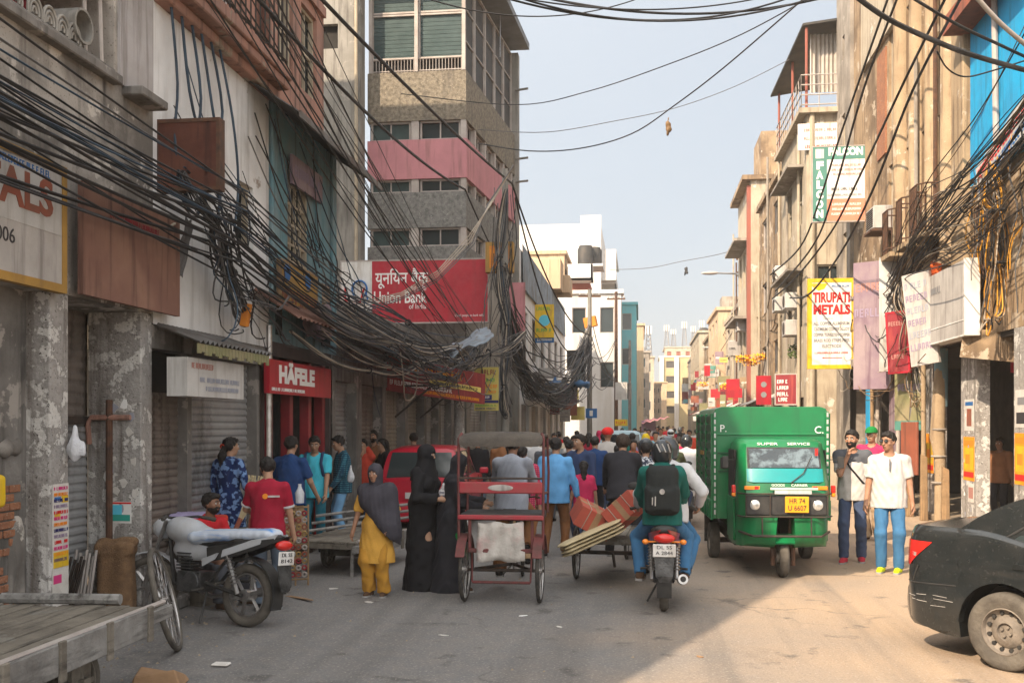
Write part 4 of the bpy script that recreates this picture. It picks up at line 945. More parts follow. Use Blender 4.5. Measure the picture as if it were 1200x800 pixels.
def falcon_house():
    rt = thing('shed_roof_house', 'cream house topped by a corrugated shed and railed terrace', 'building')
    x0, Y = 5.02, 32.0
    w = MB(); wall_mesh(w, (x0,Y), (1,0), (0,-1), 3, 0, 11.35, [(.3,.75,8.6,10.2),(.3,1.1,5.2,6.8)]); wall_mesh(w, (x0,Y), (0,1), (-1,0), 5.5, 0, 11.35, [(.8,1.8,8.2,9.8),(3,4,8.2,9.8),(.8,1.8,5,6.6),(3,4,5,6.6),(.5,2.3,.1,2.8),(2.8,4.8,.1,2.8)]); w.box((x0+.22,Y+.22,0), (9,Y+5.5,11.3)); w.box((x0-.25,Y-.25,11.35), (9,Y+5.6,11.5))
    obj('wall', w, MATS['cream'], rt)
    for h in ((.8,1.8,8.2,9.8),(3,4,8.2,9.8),(.8,1.8,5,6.6),(3,4,5,6.6)): window(rt, (x0,Y), (0,1), (-1,0), *h)
    window(rt, (x0,Y), (1,0), (0,-1), .3,.75,8.6,10.2); window(rt, (x0,Y), (1,0), (0,-1), .3,1.1,5.2,6.8)
    for z in (6.7,9.9): f = MB(); f.box((x0-.5,Y+.5,z), (x0,Y+4.6,z+.08)); obj('window_hood', f, MATS['tan_grey'], rt)
    obj('shed_wall', corrug((x0+.2,Y+.6,12.2),(8.5,Y+.6,12.2),(x0+.2,Y+.6,14.0),(8.5,Y+.6,14.0), 26, .03), MATS['tin_light'], rt)
    rm = MB(); rm.add([(x0-.1,Y-.1,14.1),(8.6,Y-.1,14.5),(8.6,Y+5.6,14.3),(x0-.35,Y+5.6,13.75)], [(0,1,2,3)]); rm.add([(x0-.1,Y-.1,14.03),(8.6,Y-.1,14.43),(8.6,Y+5.6,14.23),(x0-.35,Y+5.6,13.68)], [(0,1,2,3)]); rm.bar((x0-.1,Y-.1,14.06),(8.6,Y-.1,14.46),.05,.07); rm.bar((x0-.1,Y-.1,14.06),(x0-.35,Y+5.6,13.71),.05,.07); obj('shed_roof', rm, MATS['tin_dark'], rt)
    for x, y in ((x0,Y),(x0-.02,Y+2.7),(x0-.1,Y+5.4)): q = MB(); q.tube([(x,y,11.5),(x,y,14.0)], .045, 6); obj('shed_post', q, MATS['far_red'], rt, smooth=40)
    railing(rt, [(x0-.18,Y+5.4,11.5),(x0-.18,Y-.18,11.5),(8,Y-.18,11.5)], 1.0, 'frame_pale', .5, .014, rails=4)
    q = MB(); q.tube([(x0+.15,Y-.08,2),(x0+.15,Y-.08,11.4)], .09, 8); obj('drainpipe', q, MATS['frame_cream'], rt, smooth=40)
    q = MB(); q.tube([(x0-.08,Y+1.0,2),(x0-.08,Y+1.0,11.0)], .05, 8); obj('drainpipe', q, MATS['frame_cream'], rt, smooth=40)
falcon_house()
far_bld('tan house with a small rooftop room beyond the corrugated shed', 'tan_wall', 5.2, 12, 38.5, 46, 11.2, 2, 3, side=-1, name='street_building')
rt = building('slim house with a red drainpipe and deep window hoods', [((4.9,46.5),(0,1),(-1,0),6,0,12.8,[(.6,1.6,5,6.5,'win'),(2.4,3.4,5,6.5,'win'),(4.2,5.2,5,6.5,'win'),(.6,1.6,8.4,10,'win'),(2.4,3.4,8.4,10,'win'),(4.2,5.2,8.4,10,'win')]), ((4.9,46.5),(1,0),(0,-1),4,0,12.8,[])], 'cream', core=((5.12,46.7,0),(9,52.5,12.7)))
q = MB(); q.box((4.74,46.6,2.5), (4.9,46.9,12.6)); obj('red_pipe', q, MATS['far_red'], rt)
for z in (6.7,10.2): f = MB(); f.box((4.2,46.9,z), (4.9,52,z+.12)); obj('window_hood', f, MATS['tan_grey'], rt)
for z in (12.8,): f = MB(); f.box((4.5,46.3,z), (9,52.5,z+.2)); f.box((5.4,47,z+.2), (8,50,z+2.3)); obj('roof_room', f, MATS['tan_wall'], rt)
spec = [(5.3,53.5,60,8.2,'tan_grey','two storey grey house past the slim cream house on the sunny side'),(5.6,61,69,8.4,'cream','cream house about midway down the sunny side'),(5.2,70,80,9.6,'far_beige','beige house with three rows of windows on the sunny side'),(5.8,81,95,9.2,'tan_wall','brown house farther down the sunny side'),
        (5.4,96,112,10.4,'cream','pale house well down the sunny side'),(6.2,113,135,9.8,'tan_grey','hazy grey house near the bend of the street'),(7.5,136,165,11.0,'far_beige','hazy beige house at the bend of the street')]
rt = thing('shade_block', 'tall plain block behind the blue house roofline', 'building'); w = MB(); w.box((-16,14,0), (-7.2,22,17.2)); obj('wall', w, MATS['grey_plaster'], rt); w = MB(); w.box((-16.1,13.9,17.2), (-7.1,22.1,17.5)); obj('parapet', w, MATS['grey_plaster'], rt)  # hidden behind the blue house, put in so its shadow covers the bank front
for x, a, b, z, m, lab in spec: far_bld(lab, m, x, x+7, a, b-.4, z, 2, 3, side=-1, name='street_building')
far_more = [(15,26,150,162,9.5,'tan_grey','hazy low house right of the yellow block'),(12.5,24,172,186,12,'cream','hazy cream house just right of the yellow block'),(-6,4.5,176,188,9,'far_beige','hazy beige low house left of the yellow block'),(1.2,3.2,160,170,8,'tan_grey','narrow hazy grey house at the left far end'),(18,40,235,250,19,'tan_grey','pale hazy block far behind on the right'),(-20,2,235,250,16,'tan_grey','pale hazy block far behind on the left')]
for x0, x1, a, b, z, m, lab in far_more: far_bld(lab, m, x0, x1, a, b, z, 3, 3, side=-1 if x0 > 5 else 1)
fr0 = random.Random(8)
for k in range(26):
    x, y, z = fr0.choice(((5.5,56,8.4),(6,65,8.6),(5.6,75,9.8),(6.2,88,9.4),(5.8,104,10.6),(6.8,124,10.0),(8,150,11.2),(-6,50,8.5),(-5,110,11.8),(-3,130,10.6),(8,197,14.6)))
    x += fr0.uniform(.3,3.5); y += fr0.uniform(-3,3); q = fr0.random()
    if q < .4:
        m = MB(); m.lathe([(.01,0),(.5,0),(.5,1.0),(.3,1.15),(.01,1.2)], 10); tag(obj('water_tank', m, MATS[fr0.choice(('tin_dark','far_white','tan_grey'))], smooth=40, loc=(x,y,z)), 'rooftop water tank among the far houses', 'water tank', 'far rooftop tanks')
    else:
        m = MB(); w_ = fr0.uniform(.8,2); m.box((-w_/2,-1,0),(w_/2,1,fr0.uniform(.8,2.2))); tag(obj('roof_room', m, MATS[fr0.choice(('far_beige','tan_wall','cream','tan_grey'))], bev=.02, loc=(x,y,z)), 'small rooftop room among the far houses', 'roof room', 'far rooftop rooms')
def facade_bits():
    r_ = random.Random(21)
    for k in range(7):
        y = r_.choice((33.5,36,40,43,48,51,57)); x = {33.5:5.0,36:5.0,40:5.15,43:5.15,48:4.85,51:4.85,57:5.25}[y]; z = r_.uniform(4.2,8)
        a = thing('air_conditioner', 'one of the small boxy air conditioners on the far sunny facades', 'air conditioner', (x-.25,y,z), group='air conditioners on the far facades'); m = MB(); m.box((-.2,-.4,0),(.25,.4,.5)); obj('casing', m, MATS[r_.choice(('sign_grey','sign_white'))], a, bev=.02); m = MB(); m.disc((-.205,0,.25),(1,0,0),.19,.02,16); obj('fan_grille', m, MATS['iron'], a)
    for k in range(9):
        y = r_.uniform(20,58); x = XR-.08 if y < 29.9 else (4.95 if y < 52 else 5.2); m = MB(); z = r_.uniform(6,11); m.tube([(0,0,0),(.02,.03,z*.5),(0,0,z)], .045, 7); tag(obj('drainpipe', m, MATS[r_.choice(('iron_rust','frame_cream','tan_grey'))], smooth=40, loc=(x-.06,y,2.8)), 'one of the drainpipes running down the sunny facades', 'drainpipe', 'drainpipes on the sunny side')
    for k, (y, z, w, h) in enumerate(((18.6,4.3,1.2,1.5),(15.6,4.6,1.3,1.6))):
        g_ = thing('window_grille', ('rusty window grille in the tan wall right of the box sign','rusty window grille at the right end of the tan wall')[k], 'grille', (XR-.06,y,z)); m = MB()
        for i in range(9): m.tube([(0,-w/2+w*i/8,0),(0,-w/2+w*i/8,h)], .014, 5)
        for j in (0,.5,1): m.tube([(0,-w/2,h*j),(0,w/2,h*j)], .018, 5)
        obj('bars', m, MATS['iron_rust'], g_); m = MB(); m.box((.02,-w/2,0),(.055,w/2,h)); obj('dark_pane', m, MATS['glass_dark'], g_)
    for k, (y, z) in enumerate(((24,12.4),(22.6,12.2),(27.4,5.2),(25.5,5.0))):
        b_ = thing('window_hood', 'one of the small concrete hoods over windows of the sandy house', 'hood', (XR,y,z), group='hoods on the sandy house'); m = MB(); m.box((-.5,-.55,0),(-.003,.55,.08)); obj('slab', m, MATS['tan_grey'], b_, bev=.01)
facade_bits()
def grit():
    r_ = random.Random(4); m = MB()
    for k in range(1500):
        sd = r_.random(); y = 5+r_.random()**2*26; x = (-5.0+abs(r_.gauss(0,.55))) if sd < .45 else ((5.9-abs(r_.gauss(0,.9))) if sd < .85 else r_.uniform(-4.5,5.5)); q = r_.uniform(.005,.018)
        m.add([(x-q,y-q,.003),(x+q,y-q*.6,.003),(x+q*.5,y+q,.003),(x,y,.004+q*1.1)], [(0,1,3),(1,2,3),(2,0,3)])
    tag(obj('gravel', m, MATS['dirt']), kind='stuff')
grit()
# ---------------------------------------------------------------- camera, sky, sun
SUN_EL, SUN_DX, SUN_DY = 38.0, .57, .82
def light_and_camera(expo=1.42, sun=3.15, sky=.135):
    cam = bpy.data.cameras.new('camera'); co = bpy.data.objects.new('camera', cam); C.objects.link(co)
    co.location = (0,0,EYE); co.rotation_euler = (R(90),0,TH); cam.sensor_width = 36; cam.lens = 36*FL/1200; cam.sensor_fit = 'HORIZONTAL'
    cam.shift_y = (HZ-400)/1200; cam.clip_end = 3000; cam.clip_start = .05
    sc = bpy.context.scene; sc.camera = co
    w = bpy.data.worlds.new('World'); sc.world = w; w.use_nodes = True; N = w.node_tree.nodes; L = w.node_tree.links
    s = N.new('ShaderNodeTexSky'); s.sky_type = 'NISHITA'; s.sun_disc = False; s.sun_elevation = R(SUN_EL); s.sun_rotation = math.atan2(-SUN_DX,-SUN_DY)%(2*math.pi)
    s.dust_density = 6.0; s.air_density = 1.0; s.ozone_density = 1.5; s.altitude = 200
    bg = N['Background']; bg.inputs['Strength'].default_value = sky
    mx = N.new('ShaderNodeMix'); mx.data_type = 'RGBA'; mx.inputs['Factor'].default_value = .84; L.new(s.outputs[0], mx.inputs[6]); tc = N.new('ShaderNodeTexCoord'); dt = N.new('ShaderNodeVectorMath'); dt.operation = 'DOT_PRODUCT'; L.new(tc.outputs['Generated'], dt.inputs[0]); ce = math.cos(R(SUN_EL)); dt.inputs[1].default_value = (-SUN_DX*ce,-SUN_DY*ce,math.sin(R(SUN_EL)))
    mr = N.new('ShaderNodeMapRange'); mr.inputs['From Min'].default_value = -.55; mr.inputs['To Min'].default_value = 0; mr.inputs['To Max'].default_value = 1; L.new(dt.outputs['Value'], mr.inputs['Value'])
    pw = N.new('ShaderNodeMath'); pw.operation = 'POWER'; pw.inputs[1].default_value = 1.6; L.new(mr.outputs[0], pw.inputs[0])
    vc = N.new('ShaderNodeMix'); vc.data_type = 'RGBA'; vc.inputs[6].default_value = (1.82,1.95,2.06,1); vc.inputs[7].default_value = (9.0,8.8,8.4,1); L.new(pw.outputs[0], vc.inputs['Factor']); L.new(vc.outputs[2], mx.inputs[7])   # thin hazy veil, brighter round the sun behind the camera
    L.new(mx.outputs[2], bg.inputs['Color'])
    l = bpy.data.lights.new('sun', 'SUN'); l.energy = sun; l.angle = R(.6); l.color = (1.0,.81,.60); lo = bpy.data.objects.new('sun', l); C.objects.link(lo)
    d = Vector((SUN_DX*math.cos(R(SUN_EL)), SUN_DY*math.cos(R(SUN_EL)), -math.sin(R(SUN_EL)))); lo.rotation_euler = d.to_track_quat('-Z','Y').to_euler(); lo.location = (-10,-20,40)
    vs = sc.view_settings; vs.view_transform = 'Standard'; vs.look = 'None'; vs.exposure = expo; vs.gamma = 1; vs.use_curve_mapping = False
    sc.cycles.max_bounces = 7; sc.cycles.diffuse_bounces = 4; sc.cycles.glossy_bounces = 3; sc.cycles.use_denoising = True
    sc.cycles.use_adaptive_sampling = True; sc.cycles.caustics_reflective = False; sc.cycles.caustics_refractive = False; sc.cycles.volume_bounces = 1
    sc.render.film_transparent = False
# ================================================================ vehicles
M_('truck_green', (.003,.175,.055), (.004,.13,.042), scale=1.6, rough=.35, bump=.03, coat=.3, dust=(.012,.125,.045), streak=(.012,.085,.032), sk=(6,6,.8), patch=(.03,.10,.05), pscale=3.5, pth=.68)
M_('truck_ribs', (.012,.085,.04), (.035,.055,.04), scale=2.5, rough=.5, bump=.1, streak=(.06,.055,.05))
M_('turquoise', (.012,.25,.26), (.018,.21,.22), scale=3, rough=.4, bump=.03)
M_('lamp_red', (.55,.02,.015), rough=.25, bump=0, coat=.4); M_('lamp_amber', (.75,.22,.02), rough=.25, bump=0, coat=.4); M_('lamp_clear', (.62,.62,.60), rough=.12, bump=0, metal=.6)
M_('black_plastic', (.022,.022,.023), (.045,.043,.04), scale=6, rough=.55, bump=.05)
M_('car_black', (.008,.011,.012), (.011,.014,.015), scale=2.2, rough=.22, bump=0, coat=.6, dust=(.026,.027,.027), spec=.5, speck=(.035,.035,.034))
M_('car_red', (.44,.008,.028), (.38,.008,.026), scale=2, rough=.3, bump=.02, coat=.5)
M_('car_glass', (.03,.04,.042), rough=.08, bump=0, spec=.6)
M_('rim_dusty', (.24,.205,.17), (.15,.13,.11), scale=9, rough=.75, bump=.15, metal=.2)
M_('bike_white', (.50,.52,.55), (.40,.42,.45), scale=3, rough=.35, bump=.02, dust=(.35,.34,.33))
M_('cover_white', (.52,.57,.64), (.46,.50,.57), scale=5, rough=.45, bump=.12, streak=(.06,.22,.55), sk=(16,1.2,8))
M_('bike_red', (.33,.015,.025), (.24,.012,.02), scale=4, rough=.3, bump=.02, coat=.4)
M_('engine', (.11,.11,.11), (.05,.05,.05), scale=9, rough=.5, metal=.6, bump=.2)
M_('seat_black', (.03,.03,.03), (.05,.047,.045), scale=6, rough=.6, bump=.1)
M_('rick_red', (.36,.028,.045), (.26,.022,.035), scale=5, rough=.5, bump=.06, dust=(.30,.09,.08))
M_('rick_frame', (.16,.045,.045), (.09,.04,.035), scale=9, rough=.6, bump=.1, metal=.2)
M_('canopy_cloth', (.10,.086,.072), (.06,.052,.047), scale=5, rough=.9, bump=.3)
M_('sack_white', (.52,.49,.45), (.40,.37,.34), scale=5, rough=.9, bump=.3, streak=(.50,.30,.29), sk=(3,3,3))
M_('cardboard', (.33,.20,.11), (.26,.155,.085), scale=5, rough=.9, bump=.15)
M_('carton_red', (.42,.085,.055), (.34,.075,.05), scale=5, rough=.85, bump=.1)
M_('sheet_pale', (.56,.47,.29), (.47,.38,.23), scale=5, rough=.9, bump=.2)
def tyre(par, c, axis, r, w, name='wheel', rim='steel', spokes=0, tm='rubber', hub=.05, disc=False, n=30):
    ax = Vector(axis).normalized(); c = Vector(c)
    t = MB()
    if disc: hh = min(.062, r*.2); t.flat_ring((0,0,0), ax, r, hh, w, n)
    else: t.ring((0,0,0), ax, r-w*.5, w*.5, n, 10, 0, 1.0)
    wo = obj(name, t, MATS[tm], par, smooth=50, loc=c)
    m = MB(); 
    if not disc: m.ring((0,0,0), ax, r-w*.98, w*.16, n, 6, 0, 1.8)
    if disc:
        a = ax.orthogonal().normalized(); b = ax.cross(a)
        M = Matrix(((a.x,b.x,ax.x,0),(a.y,b.y,ax.y,0),(a.z,b.z,ax.z,0),(0,0,0,1)))
        ri = r-2*min(.062, r*.2)+.004
        m.lathe([(ri,-w*.3),(ri,w*.40),(ri*.95,w*.43),(ri*.90,w*.22),(ri*.72,w*.10),(ri*.60,w*.24),(ri*.36,w*.30),(ri*.34,w*.16),(.012,w*.16)], 28, 0, M)
        m.lathe([(ri,-w*.30),(.012,-w*.1)], 20, 0, M)
        for k in range(12):
            q = 2*math.pi*k/12; p = a*math.cos(q)*ri*.79+b*math.sin(q)*ri*.79
            m.disc(p+ax*w*.15, ax, .017, .03, 10, 1)
        for k in range(4):
            q = 2*math.pi*k/4+.4; p = a*math.cos(q)*ri*.20+b*math.sin(q)*ri*.20; m.disc(p+ax*w*.19, ax, .013, .03, 6)
    else:
        m.disc((0,0,0), ax, hub, w*1.3, 14)
        a = ax.orthogonal().normalized(); b = ax.cross(a)
        for k in range(spokes):
            q = 2*math.pi*k/spokes; m.tube([ax*(w*.4*(1 if k%2 else -1)), (a*math.cos(q)+b*math.sin(q))*(r-w)], .0035 if spokes > 10 else .02, 4)
    obj('rim', m, [MATS[rim], MATS['black_plastic']], wo, smooth=40); return wo
def truck():
    rt = thing('cargo_rickshaw', 'green three wheeled cargo truck with orange number plate and box body, driving this way', 'cargo truck', (1.80,13.38,0), R(2))
    G = MATS['truck_green']; hw = .775
    b = MB(); b.loft([[(-hw,y,.66),(hw,y,.66),(hw,y,2.08),(hw-.04,y,2.165),(hw-.12,y,2.19),(-hw+.12,y,2.19),(-hw+.04,y,2.165),(-hw,y,2.08)] for y in (.92,3.2)]); b.box((-hw-.012,.905,1.80),(hw+.012,.92,1.83)); b.box((-hw,.895,.66),(-hw+.05,.92,2.12)); b.box((hw-.05,.895,.66),(hw,.92,2.12)); b.box((-hw-.03,.92,.64),(-hw,3.2,.92)); b.box((hw,.92,.64),(hw+.03,3.2,.92))
    obj('cargo_box', b, G, rt, bev=.012, seg=2)
    for sx in (-1,1):
        m = MB()
        for k in range(9): z = .98+k*.125; m.box((sx*hw-.018,.98,z),(sx*hw+.018,3.15,z+.088))
        obj('side_slats', m, MATS['truck_ribs'], rt, bev=.006)
        m = MB()
        for y in (.95,1.7,2.45,3.15): m.box((sx*hw-.028,y,.92),(sx*hw+.028,y+.05,2.1))
        for k in range(7): y = .98+k*.33; m.box((sx*(hw+.03)-.012,y,.66),(sx*(hw+.03)+.012,y+.05,.90))
        obj('side_rib', m, G, rt, bev=.006)
    for sx in (-1,1):
        m = MB()
        for k in range(15): m.box((sx*(hw-.022)-.012,.888,.72+k*.095),(sx*(hw-.022)+.012,.894,.78+k*.095))
        obj('reflective_tape', m, MATS['sign_white'], rt)
    m = MB(); [m.box((-hw+.06,.9,z),(hw-.06,.919,z+.02)) for z in (1.55,1.30)]; obj('box_seam', m, MATS['truck_ribs'], rt)
    m = MB(); m.box((-hw-.03,2.0,1.5),(-hw-.015,2.5,1.56)); obj('reflective_strip', m, MATS['sign_ochre'], rt)
    # cab: stacked rounded sections
    def sec(z, w, yf, yb=.86, r=.16): return [(-w,yb,z),(-w,yf+r*1.5,z),(-w+r*.12,yf+r*.75,z),(-w+r*.55,yf+r*.18,z),(-w+r*1.4,yf,z),(w-r*1.4,yf,z),(w-r*.55,yf+r*.18,z),(w-r*.12,yf+r*.75,z),(w,yf+r*1.5,z),(w,yb,z)]
    c = MB(); c.loft([sec(.80,.57,-.27),sec(.95,.575,-.28),sec(1.10,.575,-.27),sec(1.22,.57,-.24),sec(1.40,.56,-.16),sec(1.62,.545,-.03),sec(1.70,.535,.0),sec(1.745,.50,.06),sec(1.765,.44,.16)])
    obj('cab', c, G, rt, smooth=35)
    for sx in (-1,1):
        c = MB()
        c.loft([[(sx*(.12+.0),y,z0),(sx*w,y,z0+.02),(sx*(w+.02),y,.6),(sx*w,y,.81),(sx*.10,y,.81)] for y, w, z0 in ((-.26,.36,.55),(-.2,.47,.44),(-.08,.53,.39),(.1,.56,.38),(.5,.57,.37),(.88,.57,.38))])
        obj('cheek_panel', c, G, rt, smooth=50)
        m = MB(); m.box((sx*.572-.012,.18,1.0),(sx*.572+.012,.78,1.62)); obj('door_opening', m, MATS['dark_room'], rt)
        m = MB(); m.box((sx*.585-.012,.14,.45),(sx*.585+.012,.82,1.0)); obj('door', m, G, rt, bev=.01)
        h = MB(); M = Matrix.Translation((sx*.385,-.272,.945)) @ Matrix.Rotation(R(90),4,'X'); h.lathe([(.085,-.02),(.088,.012),(.076,.02)], 20, 1, M); h.ell((sx*.385,-.285,.945), (.074,.03,.074), 0, 18, 10)
        obj('headlight', h, [MATS['lamp_clear'], MATS['chrome']], rt, smooth=40)
        h = MB(); h.bc((sx*.415,-.235,1.155),(.19,.05,.045)); h.bc((sx*.36,-.262,1.155),(.05,.006,.04),1); obj('indicator', h, [MATS['lamp_amber'],MATS['lamp_red']], rt, bev=.008)
        h = MB(); h.bc((sx*.62,-.06,1.13),(.05,.07,.10)); h.bc((sx*.62,-.065,1.06),(.05,.06,.05),1); obj('side_marker', h, [MATS['lamp_red'],MATS['lamp_amber']], rt, bev=.01)
        m = MB(); m.tube([(sx*.58,.12,1.5),(sx*.72,-.02,1.5)], .008, 5); m.bc((sx*.72,-.03,1.47),(.08,.02,.15)); obj('mirror', m, MATS['black_plastic'], rt, bev=.008)
    g = MB(); g.add([(-.43,-.172,1.405),(.43,-.172,1.405),(.43,-.035,1.64),(-.43,-.035,1.64)], [(0,1,2,3)]); g.add([(-.455,-.155,1.385),(.455,-.155,1.385),(.455,-.02,1.66),(-.455,-.02,1.66)],[(0,1,2,3)],1); obj('windscreen', g, [mat('windscreen', (.11,.15,.17), (.015,.022,.027), scale=5, rough=.05, bump=0, spec=.9, c2th=(.42,.52), streak=(.02,.03,.035), sk=(9,3,14)), MATS['black_plastic']], rt)  # pale and dark blotches in the glass colour imitate reflections
    w = MB(); w.tube([(.06,-.27,1.22),(.22,-.235,1.34),(.34,-.13,1.55)], .007, 5); w.bc((.40,-.12,1.60),(.035,.02,.09),1); obj('wiper', w, [MATS['black_plastic'],MATS['lamp_red']], rt)
    t = MB(); t.loft([[(x,y0-.006,z0),(x,y1-.006,z1),(x,y1+.03,z1),(x,y0+.03,z0)] for x, y0, z0, y1, z1 in ((-.47,-.205,1.235,-.14,1.39),(-.40,-.25,1.225,-.18,1.395),(.40,-.25,1.225,-.18,1.395),(.47,-.205,1.235,-.14,1.39))]); obj('dash_panel', t, MATS['turquoise'], rt, smooth=40)
    t = MB(); t.box((-.50,-.30,.81),(.50,-.255,1.07)); obj('grille', t, MATS['black_plastic'], rt, bev=.02, seg=2)
    t = MB()
    for z in (1.085,.80): t.tube([(-.58,-.16,z),(-.5,-.325,z),(.5,-.325,z),(.58,-.16,z)], .011, 6)
    for x in (-.5,-.2,.2,.5): t.tube([(x,-.32,.80),(x,-.32,1.085)], .008, 6)
    t.tube([(-.56,-.12,.60),(-.42,-.34,.56),(.42,-.34,.56),(.56,-.12,.60)], .016, 8); t.tube([(-.3,-.335,.56),(-.3,-.32,.80)], .01, 6); t.tube([(.3,-.335,.56),(.3,-.32,.80)], .01, 6)
    obj('bumper_bar', t, MATS['iron'], rt, smooth=40)
    t = MB(); t.box((-.15,-.34,1.085),(.30,-.333,1.13)); t.box((-.2,-.318,1.135),(.38,-.312,1.165)); obj('white_strip', t, MATS['sign_white'], rt)
    pl = MB(); pl.box((-.025,-.352,.855),(.265,-.343,1.055)); po = obj('number_plate', pl, MATS['sign_orange'], rt, bev=.006); 
    text('HR 74', .062, po, MATS['ink_black'], frameM((.12,-.355,1.00),(1,0,0),(0,-1,0)), width=.19); text('U 6607', .066, po, MATS['ink_black'], frameM((.12,-.355,.91),(1,0,0),(0,-1,0)), width=.22)
    text('SUPER', .035, rt, MATS['ink_white'], frameM((-.19,-.012,1.70),(1,0,0),(0,-.9,.35)), width=.26); text('SERVICE', .035, rt, MATS['ink_white'], frameM((.20,-.012,1.70),(1,0,0),(0,-.9,.35)), width=.28)
    text('GOODS', .03, rt, MATS['ink_white'], frameM((-.1,-.285,1.19),(1,0,0),(0,-1,.1)), width=.16); text('CARRIER', .03, rt, MATS['ink_white'], frameM((.16,-.285,1.19),(1,0,0),(0,-1,.1)), width=.2)
    text('P.', .10, rt, MATS['ink_white'], frameM((-.64,.888,1.89),(1,0,0),(0,-1,0))); text('C.', .10, rt, MATS['ink_white'], frameM((.64,.888,1.87),(1,0,0),(0,-1,0)))
    m = MB(); m.box((-.68,.89,1.35),(-.58,.902,1.5)); obj('vent_box', m, MATS['black_plastic'], rt)
    tyre(rt, (0,0,.25), (1,0,0), .25, .125, tm='rubber_dusty', rim='rim_dusty', hub=.07)
    m = MB(); m.loft([[(sx*.12,.31*math.sin(a),.25+.31*math.cos(a)) for sx in (-1,1)]+[(sx*.12,.29*math.sin(a),.25+.29*math.cos(a)) for sx in (1,-1)] for a in np.linspace(-.85,1.2,12)]); obj('mudguard', m, G, rt, smooth=40)
    m = MB()
    for sx in (-1,1): m.tube([(sx*.10,0,.25),(sx*.10,.02,.75)], .022, 8); m.tube([(sx*.125,-.05,.16),(sx*.125,-.02,.46)], .03, 8)
    obj('fork', m, MATS['iron_rust'], rt, smooth=40)
    for sx in (-1,1):
        tyre(rt, (sx*.66,1.95,.26), (sx,0,0), .26, .14, tm='rubber_dusty', rim='rim_dusty', disc=True)
    m = MB(); m.box((-.55,.4,.36),(.55,3.1,.46)); m.tube([(-.66,1.95,.26),(.66,1.95,.26)], .04, 8); m.box((-.45,1.0,.46),(.45,3.1,.64)); m.box((-.5,1.2,.3),(-.3,1.6,.5)); obj('chassis', m, MATS['iron'], rt)
    for sx in (-1,1): m = MB(); m.box((sx*.66-.1,2.28,.2),(sx*.66+.1,2.3,.6)); obj('mud_flap', m, MATS['rubber'], rt)
truck()
def smoothstep(a, b, x): t = min(1, max(0, (x-a)/(b-a))); return t*t*(3-2*t)
